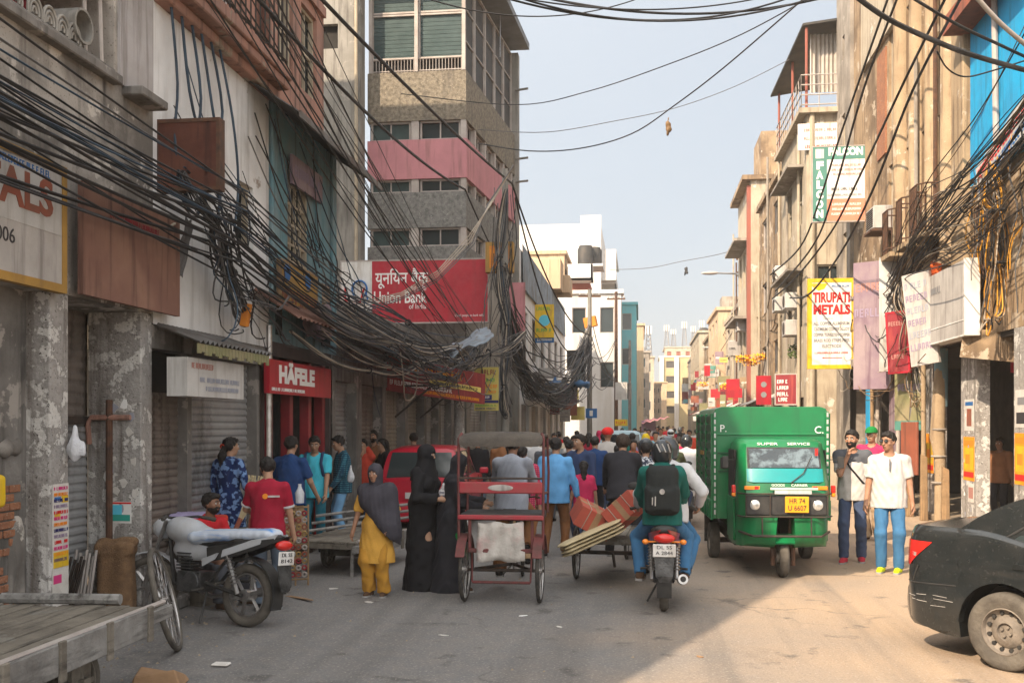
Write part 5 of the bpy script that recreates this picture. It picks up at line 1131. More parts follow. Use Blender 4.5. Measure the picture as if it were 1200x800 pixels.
def car(label, name, loc, rz, paint, L0=-.98, L1=3.2, W=.84, belt=.98, deck=1.09, hood=.92, roof=1.47, rear_glass=(-.42,.35), ws=(1.55,2.35), wb=2.45, wr=.31, hatch=False, plate=None, rim='rim_dusty', cover=False):
    rt = thing(name, label, 'car', loc, rz); P = MATS[paint]
    ys = sorted(set([round(v,3) for v in np.linspace(L0,L1,64)]+[round(c+(wr+.075)*math.cos(a),3) for c in (0,wb) for a in np.linspace(0,math.pi,15)]))
    rows = [0,.1,.2,.3,.4,.5,.58,.64,.68,.72,.76,.82,.88,.94,.98,1.0]; secs = []; decks = []
    for y in ys:
        e0 = smoothstep(L0, L0+.34, y); e1 = smoothstep(L1, L1-.5, y)
        w = W*(.76+.24*math.sqrt(max(0,1-(1-e0)**2)))*(.72+.28*math.sqrt(max(0,1-(1-e1)**2)))
        zb = .20+.10*(1-smoothstep(L0,L0+.5,y))+.06*(1-smoothstep(L1,L1-.4,y))
        for c in (0,wb):
            d = abs(y-c)
            if d < wr+.075: zb = max(zb, wr+math.sqrt(max(0,(wr+.075)**2-d*d)))
        top = belt+(deck-belt)*(1-smoothstep(-.3,.5,y)) if not hatch else belt+.02
        if y > ws[1]-.3: top = belt+(hood-belt)*smoothstep(ws[1]-.3, L1-.1, y)
        top -= .05*(1-smoothstep(L0,L0+.12,y))+.14*(1-smoothstep(L1,L1-.35,y))
        half = []
        for t in rows:
            z = zb+(top-zb)*t
            q = abs((z-.62)/.42); ww = w*(1-.055*q**2.2)
            ww += .010*math.exp(-((z-.80)/.022)**2)-.008*math.exp(-((z-.745)/.03)**2)
            if t > .9: ww -= .035*((t-.9)/.1)**1.5
            half.append((ww, y, z))
        lift = .012
        ring = [(-x,y,z) for x,y,z in half]+[(-half[-1][0]*.5,y,top+lift*1.6),(0,y,top+lift*2),(half[-1][0]*.5,y,top+lift*1.6)]+[(x,y,z) for x,y,z in half[::-1]]
        secs.append(ring)
    b = MB(); b.loft(secs); obj('body', b, P, rt, smooth=38)
    u = MB(); u.box((-W*.62,L0+.25,.24),(W*.62,L1-.3,.62))
    obj('underbody', u, MATS['black_plastic'], rt)
    # cabin
    yr0, yr1 = rear_glass; yf1, yf0 = ws
    zb_ = belt-.03; wb_, wt = W*.92, W*.70
    def csec(y, zt, k): return [(-wb_,y,zb_),(-wb_+(wb_-wt)*.55*k,y,zb_+(zt-zb_)*.55),(-wt-(wb_-wt)*(1-k),y,zb_+(zt-zb_)*.93),(-wt*.8,y,zt),(0,y,zt+.02*k),(wt*.8,y,zt),(wt+(wb_-wt)*(1-k),y,zb_+(zt-zb_)*.93),(wb_-(wb_-wt)*.55*k,y,zb_+(zt-zb_)*.55),(wb_,y,zb_)]
    ss = []
    zr0 = (deck+.015) if not hatch else belt+.06
    for i in range(7): t = i/6; ss.append(csec(yr0+(yr1-yr0)*t, zr0+(roof-.03-zr0)*math.sin(t*math.pi/2)**.9, .25+.75*t))
    for t in (.25,.5,.75): ss.append(csec(yr1+(yf1-yr1)*t, roof, 1))
    for i in range(7): t = 1-i/6; ss.append(csec(yf0+(yf1-yf0)*t, belt+.02+(roof-.03-belt-.02)*math.sin(t*math.pi/2)**.95, .25+.75*t))
    c = MB(); c.loft(ss); obj('cabin', c, P, rt, smooth=32)
    # side windows
    zt_ = roof-.10
    for sx in (-1,1):
        def sp(y, z):
            k = (z-zb_)/(roof-zb_); return (sx*(wb_-(wb_-wt)*(k if k > .55 else k)*1.0+.006), y, z)
        sh_ = 0 if hatch else -.30
        for a0, a1, b0, b1 in ((yr1-.12+sh_, yr1+.10, yr1+.68+sh_, yr1+.68+sh_), (yr1+.74+sh_, yr1+.74+sh_, yf1+.42, yf1-.02)):
            n_ = 5; g = MB(); vs = []
            for j in range(n_+1):
                t = j/n_; z = belt+.035+(zt_-belt-.035)*t; vs += [sp(a0+(a1-a0)*t, z), sp(b0+(b1-b0)*t, z)]
            g.add(vs, [(2*j,2*j+1,2*j+3,2*j+2) for j in range(n_)]); go = obj('side_window', g, MATS['car_glass'], rt, smooth=60)
            q = MB(); q.tube([vs[0]]+[vs[2*j] for j in range(1,n_+1)]+[vs[2*n_+1]]+[vs[2*j+1] for j in range(n_-1,-1,-1)], .013, 5, closed=True); obj('window_seal', q, MATS['black_plastic'], go)
        for y in ((yr1+.42 if hatch else yr1-.22),yf1-.05):
            h = MB(); h.bc((sx*(W*.985),y+.05,belt-.14),(.045,.19,.04)); h.ell((sx*(W*.965),y+.05,belt-.15),(.02,.13,.05),1); obj('door_handle', h, [P,MATS['black_plastic']], rt, bev=.012, seg=2)
        s = MB()
        for y in (yr1-.06+.02, yr1+.72, yf1+.55): s.tube([(sx*W*(1-.055*abs((z-.62)/.42)**2.2)+sx*.001,y+(.0 if z > .5 else .0),z) for z in np.linspace(.34 if y > .4 else .72,belt-.03,8)], .0045, 4)
        obj('door_seam', s, MATS['black_plastic'], rt)
    # rear glass, lamps, bumper
    g = MB()
    if hatch:
        vs = []
        for j in range(6):
            t = j/5; z = belt+.02+(roof-.12-belt)*t; tt = min(1,max(0,(z-zr0)/(roof-.03-zr0))); y = yr0+(yr1-yr0)*math.asin(min(1,tt**(1/.9)))/(math.pi/2)-.016; x = wt*.95+.08*(1-t); vs += [(-x,y,z),(x,y,z)]
        g.add(vs, [(2*j,2*j+1,2*j+3,2*j+2) for j in range(5)])
    else: g.add([(-.52,yr0+.03,deck+.06),(.52,yr0+.03,deck+.06),(.46,yr1-.08,roof-.03),(-.46,yr1-.08,roof-.03)], [(0,1,2,3)])
    obj('rear_window', g, MATS['car_glass'], rt, smooth=60)
    for sx in (-1,1):
        l = MB()
        if hatch: l.loft([[(sx*(W*.80),L0+.03,z),(sx*(W*.93),L0+.10,z),(sx*(W*.965),L0+.2,z),(sx*(W*.9),L0+.2,z),(sx*(W*.78),L0+.12,z)] for z in (.66,.72,.86,.93)])
        else:
            def bw(y, z): e0 = smoothstep(L0, L0+.34, y); return W*(.76+.24*math.sqrt(max(0,1-(1-e0)**2)))*(1-.055*abs((z-.62)/.42)**2.2)
            vs = []; fs = []; nz, ny = 8, 10
            for j in range(nz+1):
                z = .745+.215*j/nz; ye = .10+.24*j/nz
                for i in range(ny+1): y = L0+.012+ye*i/ny; vs.append((sx*(bw(y,z)+.006), y-.004, z))
            for j in range(nz):
                for i in range(ny): fs.append((j*(ny+1)+i, j*(ny+1)+i+1, (j+1)*(ny+1)+i+1, (j+1)*(ny+1)+i))
            l.add(vs, fs)
        obj('tail_lamp', l, MATS['lamp_red'], rt, smooth=45)
    bp = MB(); zc = .42
    pr = []
    for t in np.linspace(-1,1,25):
        a = abs(t); x = t*W*.985; y = L0-.035+ (0 if a < .72 else .42*((a-.72)/.28)**2.0); pr.append((x,y))
    bp.loft([[(x,y+.05*(1-math.cos(f))*1.2,zc+.19*math.sin(f)) for f in (-1.5,-1.0,-.5,0,.5,1.0,1.4)]+[(x*.95,y+.16,zc+.18),(x*.95,y+.16,zc-.18)] for x, y in pr]); obj('bumper', bp, P, rt, smooth=45)
    if not hatch:
        for sx in (-1,1):
            q = MB(); q.tube([(sx*(bw(y,.60)+.001),y,.60+.02*((y-L0)/.5)) for y in np.linspace(L0+.05,-(wr+.09),12)], .006, 4); q.tube([(sx*(bw(L0+.16+.02*k,.62+.045*k)+.001),L0+.16+.02*k,.62+.045*k) for k in range(4)], .006, 4); obj('panel_gap', q, MATS['black_plastic'], rt)
            q = MB(); r_ = random.Random(6)
            for k in range(6): y = L0+r_.uniform(.06,.45); z = r_.uniform(.34,.56); ln = r_.uniform(.06,.2); dz = r_.uniform(-.012,.012); q.tube([(sx*(bw(y+t*ln,z)+.0012),y+t*ln,z+t*dz) for t in (0,.5,1)], .0022, 4)
            obj('scratch', q, MATS['sign_grey'], rt)
            l = MB(); vs = []
            for i in range(7): y = L0+.03+.17*i/6; vs += [(sx*(bw(y,.835)+.008),y,.83),(sx*(bw(y,.86)+.008),y,.862)]
            l.add(vs, [(2*i,2*i+2,2*i+3,2*i+1) for i in range(6)]); obj('reverse_lamp', l, MATS['lamp_clear'], rt)
    bs = MB(); bs.tube([(x*1.003,y+.075,zc+.195) for x, y in pr], .006, 4); obj('bumper_seam', bs, MATS['black_plastic'], rt)
    pm = MB(); pm.bc((0,L0-.045,.70 if hatch else .72),(.5,.012,.11)); po = obj('number_plate', pm, MATS['sign_white'], rt)
    for c_ in (0,wb):
        for sx in (-1,1):
            tyre(rt, (sx*(W-.10),c_,wr), (sx,0,0), wr, .19, tm='rubber_dusty' if paint == 'car_black' else 'rubber', rim=rim, disc=True, n=40)
            a_ = MB(); a_.loft([[(sx*(W*.985-d),c_+r_*math.cos(t),wr+r_*math.sin(t)) for d, r_ in ((.0,wr+.078),(.004,wr+.098),(.03,wr+.098),(.06,wr+.07))] for t in np.linspace(.05,math.pi-.05,20)], caps=False); obj('wheel_arch', a_, P, rt, smooth=50)
    for sx in (-1,1):
        m = MB(); m.bc((sx*(W+.09),ws[0]+.55,belt+.06),(.17,.09,.12)); obj('mirror', m, P, rt, bev=.03, seg=2)
    m = MB(); m.bc((0,L1-.03,.55),(1.1,.06,.16)); obj('front_grille', m, MATS['black_plastic'], rt, bev=.02)
    for sx in (-1,1): m = MB(); m.ell((sx*W*.62,L1-.16,.66),(.17,.12,.075)); obj('headlight', m, MATS['lamp_clear'], rt, smooth=60)
    return rt
hx, hy = .649, -.755
car('dusty black saloon with a scratched rear end and steel wheels', 'parked_car', (3.47,9.04,0), math.atan2(-hx,hy), 'car_black', plate=None)
car('bright red hatchback standing rear end out by the shops', 'parked_car', (-3.88,18.3,0), R(3), 'car_red', L0=-.62, L1=2.95, W=.80, belt=.98, hood=.95, roof=1.55, rear_glass=(-.50,-.28), ws=(1.3,2.0), wb=2.35, wr=.29, hatch=True, rim='steel')
car('small dusty cream car partly hidden beyond the red one', 'parked_car', (-2.1,23.5,0), R(2), 'cream', L0=-.62, L1=2.95, W=.78, belt=.95, hood=.92, roof=1.5, rear_glass=(-.50,-.28), ws=(1.3,2.0), wb=2.35, wr=.29, hatch=True, rim='steel')
car('white and sky blue van with load on the roof far down on the left', 'van', (-.55,31,0), R(0), mat('van_pale', (.36,.50,.56), (.30,.43,.50), rough=.4, bump=.02) and 'van_pale', L0=-.62, L1=2.95, W=.78, belt=1.0, hood=.98, roof=1.75, rear_glass=(-.52,-.38), ws=(1.5,2.0), wb=2.35, wr=.29, hatch=True, rim='steel')
def motorcycle(label, loc, rz, paint='bike_red', seat='seat_black', cover=False, plate='', lean=0, lamp_lit=False, steer=0, panel='bike_red', group=None):
    rt = thing('motorcycle', label, 'motorcycle', loc, group=group, rot=(0, R(lean), rz)); wr = .305
    tyre(rt, (0,0,wr), (1,0,0), wr, .10, rim='steel', spokes=6, hub=.06, tm='rubber_dusty')
    fx = math.sin(R(steer)); fw = Vector((0,1.27,0))
    f_ax = (math.cos(R(steer)), math.sin(R(steer)), 0)
    tyre(rt, (0,1.27,wr), f_ax, wr, .085, rim='steel', spokes=6, hub=.05, tm='rubber_dusty')
    m = MB(); m.tube([(0,.45,.42),(0,.62,.30),(0,.95,.36),(0,1.05,.85)], .022, 6); m.tube([(-.09,0,wr),(-.1,.45,.40)], .02, 6); m.tube([(.09,0,wr),(.1,.45,.40)], .02, 6); m.tube([(0,1.0,.92),(0,.45,.75),(0,-.25,.80)], .02, 6); m.tube([(-.08,.42,.4),(-.1,.1,.76)], .015, 6); m.tube([(.08,.42,.4),(.1,.1,.76)], .015, 6); m.tube([(-.02,.5,.3),(-.18,.42,.02)], .012, 5)
    obj('frame', m, MATS['black_plastic'], rt, smooth=40)
    e = MB(); e.bc((0,.66,.40),(.24,.30,.20)); e.disc((.13,.60,.40),(1,0,0),.095,.05,16); e.disc((-.13,.60,.40),(1,0,0),.10,.05,16)
    for k in range(6): e.bc((0,.76,.52+k*.03),(.20,.19,.014))
    e.bc((0,.76,.60),(.13,.13,.2)); obj('engine', e, MATS['engine'], rt, bev=.012)
    t = SDF((-.25,.35,.6), (.25,1.15,1.1), .02); t.cone((0,.55,.83), (0,.92,.90), .105, .125, .05, sq=(.9,1,1)); t.ell((0,.82,.90), (.155,.20,.11), .05); t.ell((0,.7,.70), (.09,.28,.12), .05); obj('fuel_tank', t.mesh('fuel_tank'), MATS[paint if not cover else 'bike_white'], rt)
    s = SDF((-.25,-.45,.6), (.25,.75,1.1), .02); s.cone((0,.55,.79), (0,.05,.82), .085, .095, .05, sq=(.75,1,1.6)); s.cone((0,.05,.83), (0,-.28,.87), .095, .075, .05, sq=(.75,1,1.6)); obj('seat', s.mesh('seat'), MATS[seat], rt)
    for sx in (-1,1):
        p = MB(); p.loft([[(sx*.13,.42,.60),(sx*.15,.42,.74),(sx*.10,.42,.76)],[(sx*.15,.12,.66),(sx*.165,.1,.80),(sx*.10,.1,.81)],[(sx*.10,-.30,.80),(sx*.11,-.32,.86),(sx*.06,-.32,.87)],[(sx*.05,-.42,.86),(sx*.055,-.43,.885),(sx*.03,-.43,.89)]]); obj('side_panel', p, MATS[panel], rt, smooth=50)
        q = MB(); q.tube([(sx*.13,.02,wr+.02),(sx*.135,.18,.72)], .02, 8)
        for k in range(8): c_ = Vector((sx*.13,.02,wr+.02)).lerp(Vector((sx*.135,.18,.72)), .25+k*.08); q.ring(c_, (0,.16,.4), .032, .008, 10, 5)
        obj('shock_absorber', q, MATS['steel'], rt, smooth=40)
        q = MB(); q.tube([(sx*.1,.48,.34),(sx*.28,.46,.33)], .014, 6); q.tube([(sx*.1,.22,.42),(sx*.25,.2,.41)], .014, 6); obj('footpeg', q, MATS['rubber'], rt)
        if cover: continue
        q = MB(); q.tube([(sx*.26,.86,1.03),(sx*.30,.88,1.20)], .007, 5); q.ell((sx*.33,.88,1.25),(.075,.018,.045)); obj('mirror', q, MATS['black_plastic'], rt, smooth=50)
        q = MB(); q.ell((sx*.19,-.36,.76),(.035,.045,.028)); q.tube([(sx*.07,-.36,.76),(sx*.18,-.36,.76)], .009, 5); obj('turn_signal', q, MATS['lamp_amber'], rt, smooth=50)
    if cover:
        for sx in (-1,1):
            p = MB(); p.loft([[(sx*.165,.22,.66),(sx*.172,.2,.73),(sx*.15,.2,.74)],[(sx*.145,-.08,.76),(sx*.15,-.10,.83),(sx*.12,-.1,.84)],[(sx*.09,-.36,.86),(sx*.095,-.37,.90),(sx*.06,-.37,.905)]]); obj('tail_fairing', p, MATS['bike_white'], rt, smooth=50)
            p = MB(); p.loft([[(sx*.165,.45,.56),(sx*.175,.45,.63),(sx*.15,.45,.64)],[(sx*.175,.28,.64),(sx*.18,.26,.70),(sx*.15,.26,.70)]]); obj('side_accent', p, MATS['bike_white'], rt, smooth=50)
    x = MB(); x.tube([(.12,.80,.45),(.16,.86,.32),(.17,.6,.24),(.17,.3,.27)], .022, 8); x.tube([(.17,.32,.27),(.185,-.05,.33),(.19,-.32,.38)], [.03,.05,.052], 12); x.disc((.19,-.325,.382),(0,-1,.15),.03,.012,12,1); obj('exhaust', x, [MATS['steel'],MATS['black_plastic']], rt, smooth=40)
    g = MB(); g.loft([[(sx*.075,(wr+.06)*math.sin(a),wr+(wr+.06)*math.cos(a)) for sx in (-1,1)]+[(sx*.075,(wr+.045)*math.sin(a),wr+(wr+.045)*math.cos(a)) for sx in (1,-1)] for a in np.linspace(-1.9,.5,14)]); obj('rear_fender', g, MATS['black_plastic'], rt, smooth=40)
    g = MB(); g.loft([[Vector((0,1.27,wr))+Matrix.Rotation(R(steer),3,'Z')@Vector((sx*.065,(wr+.05)*math.sin(a),(wr+.05)*math.cos(a))) for sx in (-1,1)]+[Vector((0,1.27,wr))+Matrix.Rotation(R(steer),3,'Z')@Vector((sx*.065,(wr+.037)*math.sin(a),(wr+.037)*math.cos(a))) for sx in (1,-1)] for a in np.linspace(-1.2,1.0,12)]); obj('front_fender', g, MATS[paint], rt, smooth=40)
    f = MB()
    for sx in (-1,1): f.tube([(sx*.09,1.27,wr),(sx*.09,1.02,.98)], .02, 8)
    obj('fork', f, MATS['steel'], rt, smooth=40)
    h = MB(); h.tube([(-.36,.80,1.0),(-.22,.90,1.03),(-.08,1.0,1.01),(.08,1.0,1.01),(.22,.90,1.03),(.36,.80,1.0)], .012, 8); ho = obj('handlebar', h, MATS['black_plastic'], rt, smooth=40)
    for sx in (-1,1): q = MB(); q.tube([(sx*.25,.875,1.022),(sx*.37,.795,.998)], .019, 8); q.tube([(sx*.23,.91,1.02),(sx*.34,.87,1.0)], .006, 4); obj('grip', q, MATS['rubber'], ho)
    hl = MB(); hl.ell((0,1.13,.90),(.11,.10,.11)); hl.ell((0,1.19,.90),(.085,.06,.085),1); obj('headlight', hl, [MATS[paint],MATS['lamp_clear']], rt, smooth=50)
    tl = MB(); tl.ell((0,-.40,.80),(.11,.06,.05)); obj('tail_lamp', tl, mat('lamp_lit', (1.0,.28,.03), rough=.3, bump=0, emit=2.5) if lamp_lit else MATS['lamp_red'], rt, smooth=50)
    n = MB(); n.bc((0,-.435,.68),(.23,.012,.13)); no = obj('number_plate', n, MATS['sign_clean'], rt, bev=.008)
    if plate:
        a, b = plate; text(a, .036, no, MATS['ink_black'], frameM((0,-.443,.712),(1,0,0),(0,-1,0)), width=.15); text(b, .036, no, MATS['ink_black'], frameM((0,-.443,.655),(1,0,0),(0,-1,0)), width=.17)
    n = MB(); n.loft([[(-.10,-.42,.62),(.10,-.42,.62),(.10,-.405,.62),(-.10,-.405,.62)],[(-.085,-.45,.42),(.085,-.45,.42),(.085,-.44,.42),(-.085,-.44,.42)],[(-.05,-.44,.36),(.05,-.44,.36),(.05,-.43,.36),(-.05,-.43,.36)]]); obj('mud_flap', n, MATS['engine'], rt)
    if cover:
        c = SDF((-.35,-.35,.55), (.35,1.2,1.2), .016); c.cone((0,.62,.83), (0,-.25,.895), .110, .085, .0, sq=(.66,1,1.35)); c.wrinkle(.004, 34, 8); c.plane((0,.5,.755),(0,-.14,-1))
        obj('plastic_cover', c.mesh('plastic_cover'), MATS['cover_white'], rt)
    return rt
motorcycle('silver parked motorcycle with white plastic wrap over tank and seat', (-3.76,9.46,0), R(71), 'bike_white', cover=True, lean=5, steer=20, panel='black_plastic', plate=('DL 5S','8142'))
MB_POS = (.25,10.85,0)
motorcycle('red motorcycle seen from behind carrying a rider and a pillion with backpack', MB_POS, R(-1), 'bike_red', plate=('DL 5S','A 2844'))
def spoked_wheel_thing():
    rt = thing('cart_wheel', 'large thin spoked wheel leaning against the parked motorcycle', 'wheel', (-3.95,8.43,0), rot=(R(0),R(-15),R(19)))
    tyre(rt, (0,0,.46), (1,0,0), .46, .05, spokes=24, tm='rubber_dusty', rim='steel', hub=.035, n=44, name='tyre')
spoked_wheel_thing()
def rickshaw(label, loc, rz, group=None, lab2=None):
    rt = thing('cycle_rickshaw', label, 'rickshaw', loc, rz, group); t = .415; r = .35
    for sx in (-1,1): tyre(rt, (sx*t,0,r), (1,0,0), r, .042, spokes=28, hub=.04, n=40)
    tyre(rt, (0,1.95,r), (1,.1,0), r, .042, spokes=28, hub=.03, n=36)
    a = MB(); a.tube([(-t-.05,0,r),(t+.05,0,r)], .018, 8); a.tube([(-.33,-.02,r),(-.33,-.02,.58)], .018, 6); a.tube([(.33,-.02,r),(.33,-.02,.58)], .018, 6); a.tube([(0,.9,.30),(-.3,0,.36)], .02, 6); a.tube([(0,.9,.30),(.3,0,.36)], .02, 6); a.tube([(0,.9,.30),(0,.75,.95)], .02, 6); a.tube([(0,.9,.30),(0,1.68,.85)], .02, 6); a.tube([(0,.77,.80),(0,1.66,.92)], .02, 6); a.tube([(-.06,1.95,r),(-.05,1.72,.75),(0,1.65,1.0)], .014, 6); a.tube([(.06,1.95,r),(.05,1.72,.75),(0,1.65,1.0)], .014, 6); a.tube([(-.28,1.35,1.05),(-.2,1.58,1.05),(0,1.65,1.02),(.2,1.58,1.05),(.28,1.35,1.05)], .013, 6)
    obj('frame', a, MATS['iron'], rt, smooth=40)
    a = MB(); a.tube([(-.32,-.10,.23),(.32,-.10,.23)], .018, 6); a.tube([(-.33,-.05,.56),(-.32,-.10,.23)], .012, 6); a.tube([(.33,-.05,.56),(.32,-.10,.23)], .012, 6); a.box((-.36,-.14,.555),(.36,-.105,.60)); a.box((-.36,-.138,.60),(-.325,-.107,.93)); a.box((.325,-.138,.60),(.36,-.107,.93)); obj('rear_frame', a, MATS['rick_frame'], rt, bev=.006)
    b = MB(); b.box((-.46,-.16,1.20),(.46,-.12,1.325)); bo = obj('backrest', b, MATS['rick_red'], rt, bev=.012); e = MB(); e.ell((0,-.162,1.263),(.14,.006,.035)); obj('emblem', e, MATS['sign_grey'], bo, smooth=60)
    b = MB(); b.box((-.47,-.165,.915),(.47,-.10,.965)); obj('lower_rail', b, MATS['rick_red'], rt, bev=.01)
    b = MB(); b.box((-.45,-.10,.90),(.45,.42,.985)); obj('seat', b, MATS['seat_black'], rt, bev=.025, seg=2)
    for sx in (-1,1):
        p = MB(); p.tube([(sx*.46,-.14,.60),(sx*.465,-.14,1.36),(sx*.465,-.12,1.80),(sx*.44,-.06,1.85)], .016, 8); p.tube([(sx*.46,.42,.95),(sx*.465,.50,1.4),(sx*.45,.46,1.83)], .014, 6); p.tube([(sx*.46,-.12,1.20),(sx*.46,.42,1.18)], .014, 6); obj('canopy_post', p, MATS['rick_frame'], rt, smooth=40)
        f = MB(); f.loft([[(sx*t-.05,r*1.15*math.sin(q),r+r*1.15*math.cos(q)),(sx*t+.05,r*1.15*math.sin(q),r+r*1.15*math.cos(q)),(sx*t+.05,r*1.12*math.sin(q),r+r*1.12*math.cos(q)),(sx*t-.05,r*1.12*math.sin(q),r+r*1.12*math.cos(q))] for q in np.linspace(-1.1,1.2,10)]); obj('mudguard', f, MATS['rick_frame'], rt, smooth=40)
    p = MB(); p.tube([(-.465,-.14,1.365),(.465,-.14,1.365)], .013, 6); obj('top_rail', p, MATS['iron'], rt)
    c = MB(); secs = []
    for y, dz, w in ((-.17,-.06,.455),(-.12,0,.46),(.1,.02,.465),(.35,.015,.465),(.55,-.02,.455),(.6,-.07,.45)):
        secs.append([(-w,y,1.80+dz)]+[(w*math.sin(q),y,1.80+dz+.05*math.cos(q)**.5+.004*math.sin(9*q+y*20)) for q in np.linspace(-1.5,1.5,11)]+[(w,y,1.80+dz),(w*.9,y,1.77+dz),(-w*.9,y,1.77+dz)])
    c.loft(secs); obj('canopy', c, MATS['canopy_cloth'], rt, smooth=50)
    c = MB()
    for y in (-.14,.1,.35): c.tube([(-.45,y,1.77),(.45,y,1.775)], .012, 6)
    obj('canopy_rib', c, MATS['iron'], rt)
    ch = MB(); ch.disc((.02,.9,.30),(1,0,0),.10,.01,20); ch.tube([(-.12,.9,.16),(.12,.9,.44)], .012, 6); ch.bc((-.15,.9,.15),(.09,.09,.025)); ch.bc((.15,.9,.45),(.09,.09,.025)); obj('pedal_crank', ch, MATS['steel'], rt)
    s = MB(); s.loft([[(-.06,.62,.97),(.06,.62,.97),(.06,.62,.93),(-.06,.62,.93)],[(-.12,.70,.99),(.12,.70,.99),(.1,.70,.94),(-.1,.70,.94)],[(-.03,.95,.98),(.03,.95,.98),(.03,.95,.95),(-.03,.95,.95)]]); obj('saddle', s, MATS['seat_black'], rt, smooth=60)
    w = MB(); nx_ = 14; secs = []
    for i in range(nx_+1):
        x = -.27+.54*i/nx_; d = -.155-.012*math.sin(i*1.7); secs.append([(x*(.92+.08*k/7),d+.018*math.sin(k*1.3+i*.6),.885-.06*k-.012*math.sin(i*.8)) for k in range(8)])
    w.loft(secs, closed=False, caps=False); so = obj('hanging_sheet', w, MATS['sack_white'], rt, smooth=60); so.modifiers.new('S','SOLIDIFY').thickness = .006
    return rt
rickshaw('red cycle rickshaw with folded canopy, seen straight from behind', (-1.50,11.15,0), R(0))
def cargo_trike():
    rt = thing('cargo_tricycle', 'flat bed pedal tricycle loaded with cartons beside the motorcycle', 'cargo tricycle', (-.30,12.95,0), R(-3)); t = .5; r = .33
    for sx in (-1,1): tyre(rt, (sx*t,0,r), (1,0,0), r, .045, spokes=28, hub=.045, n=36)
    tyre(rt, (0,2.0,r), (1,0,0), r, .042, spokes=28, hub=.03, n=36)
    b = MB(); 
    for k in range(6): b.box((-.44+k*.148,-.55,.56),(-.30+k*.148,.85,.585))
    b.box((-.46,-.58,.50),(.46,-.53,.60)); b.box((-.46,.83,.50),(.46,.88,.60)); obj('bed', b, MATS['wood_old'], rt, bev=.005)
    f = MB(); f.tube([(-t-.05,0,r),(t+.05,0,r)], .02, 8); f.tube([(-.40,-.55,.5),(-.40,.85,.5)], .018, 6); f.tube([(.40,-.55,.5),(.40,.85,.5)], .018, 6)
    for sx in (-1,1): f.tube([(sx*.35,0,r),(sx*.35,-.3,.5)], .015, 6); f.tube([(sx*.35,0,r),(sx*.35,.3,.5)], .015, 6)
    f.tube([(0,1.2,.30),(0,.85,.5)], .02, 6); f.tube([(0,1.2,.30),(0,1.1,.92)], .02, 6); f.tube([(0,1.2,.3),(0,1.75,.85)], .02, 6); f.tube([(-.06,2.0,r),(0,1.75,.98)], .014, 6); f.tube([(.06,2.0,r),(0,1.75,.98)], .014, 6); f.tube([(-.28,1.5,1.05),(0,1.72,1.02),(.28,1.5,1.05)], .013, 6); f.bc((0,1.08,.94),(.18,.26,.05)); f.tube([(-.45,-.56,.42),(.45,-.56,.42)], .012, 6); f.tube([(0,-.5,.40),(.02,-.45,.22)], .02, 6)
    obj('frame', f, MATS['iron'], rt, smooth=40)
cargo_trike()
def carton(label, c, rot, size):
    rt = thing('cardboard_box', label, 'cardboard box', c, rot=tuple(map(R, rot)), group='cartons on the tricycle'); x, y, z = (s/2 for s in size)
    b = MB(); b.box((-x,-y,-z),(x,y,z)); obj('carton', b, MATS['carton_red'], rt, bev=.008)
    b = MB(); b.box((-x*.16,-y-.003,-z-.003),(x*.16,y+.003,z+.003)); b.box((-x-.002,-y*.2,z),(x+.002,y*.2,z+.003)); obj('tape', b, MATS['cardboard'], rt)
    b = MB(); b.tube([(-x*.5,-y-.006,-z),(-x*.5,-y-.006,z+.006),(-x*.5,y,z+.006)], .005, 4); b.tube([(x*.5,-y-.006,-z),(x*.5,-y-.006,z+.006),(x*.5,y,z+.006)], .005, 4); obj('string', b, MATS['cable_pale'], rt)
carton('long red printed carton tilted down to the left on the tricycle', (-.58,12.6,.80), (8,28,12), (.46,.62,.26))
carton('red printed carton tilted up to the right beside the backpack', (-.17,12.42,.92), (-6,-42,-8), (.44,.52,.26))
def sheets():
    rt = thing('sheet_bundle', 'bundle of folded pale sheets hanging off the tricycle bed', 'bundle', (-.55,12.2,.60), rot=(0,R(-24),R(6)), group=None)
    for k in range(4):
        g = SDF((-.45,-.28,-.1+.04*k-.06), (.45,.28,.1+.04*k), .016); g.cone((-.26,0,.042*k-.05), (.24,0,.042*k-.05), .17, .17, .0, sq=(1,.85,7)); g.wrinkle(.012, 14, k); obj('folded_sheet', g.mesh('folded_sheet'), MATS['sheet_pale'], rt)
sheets()
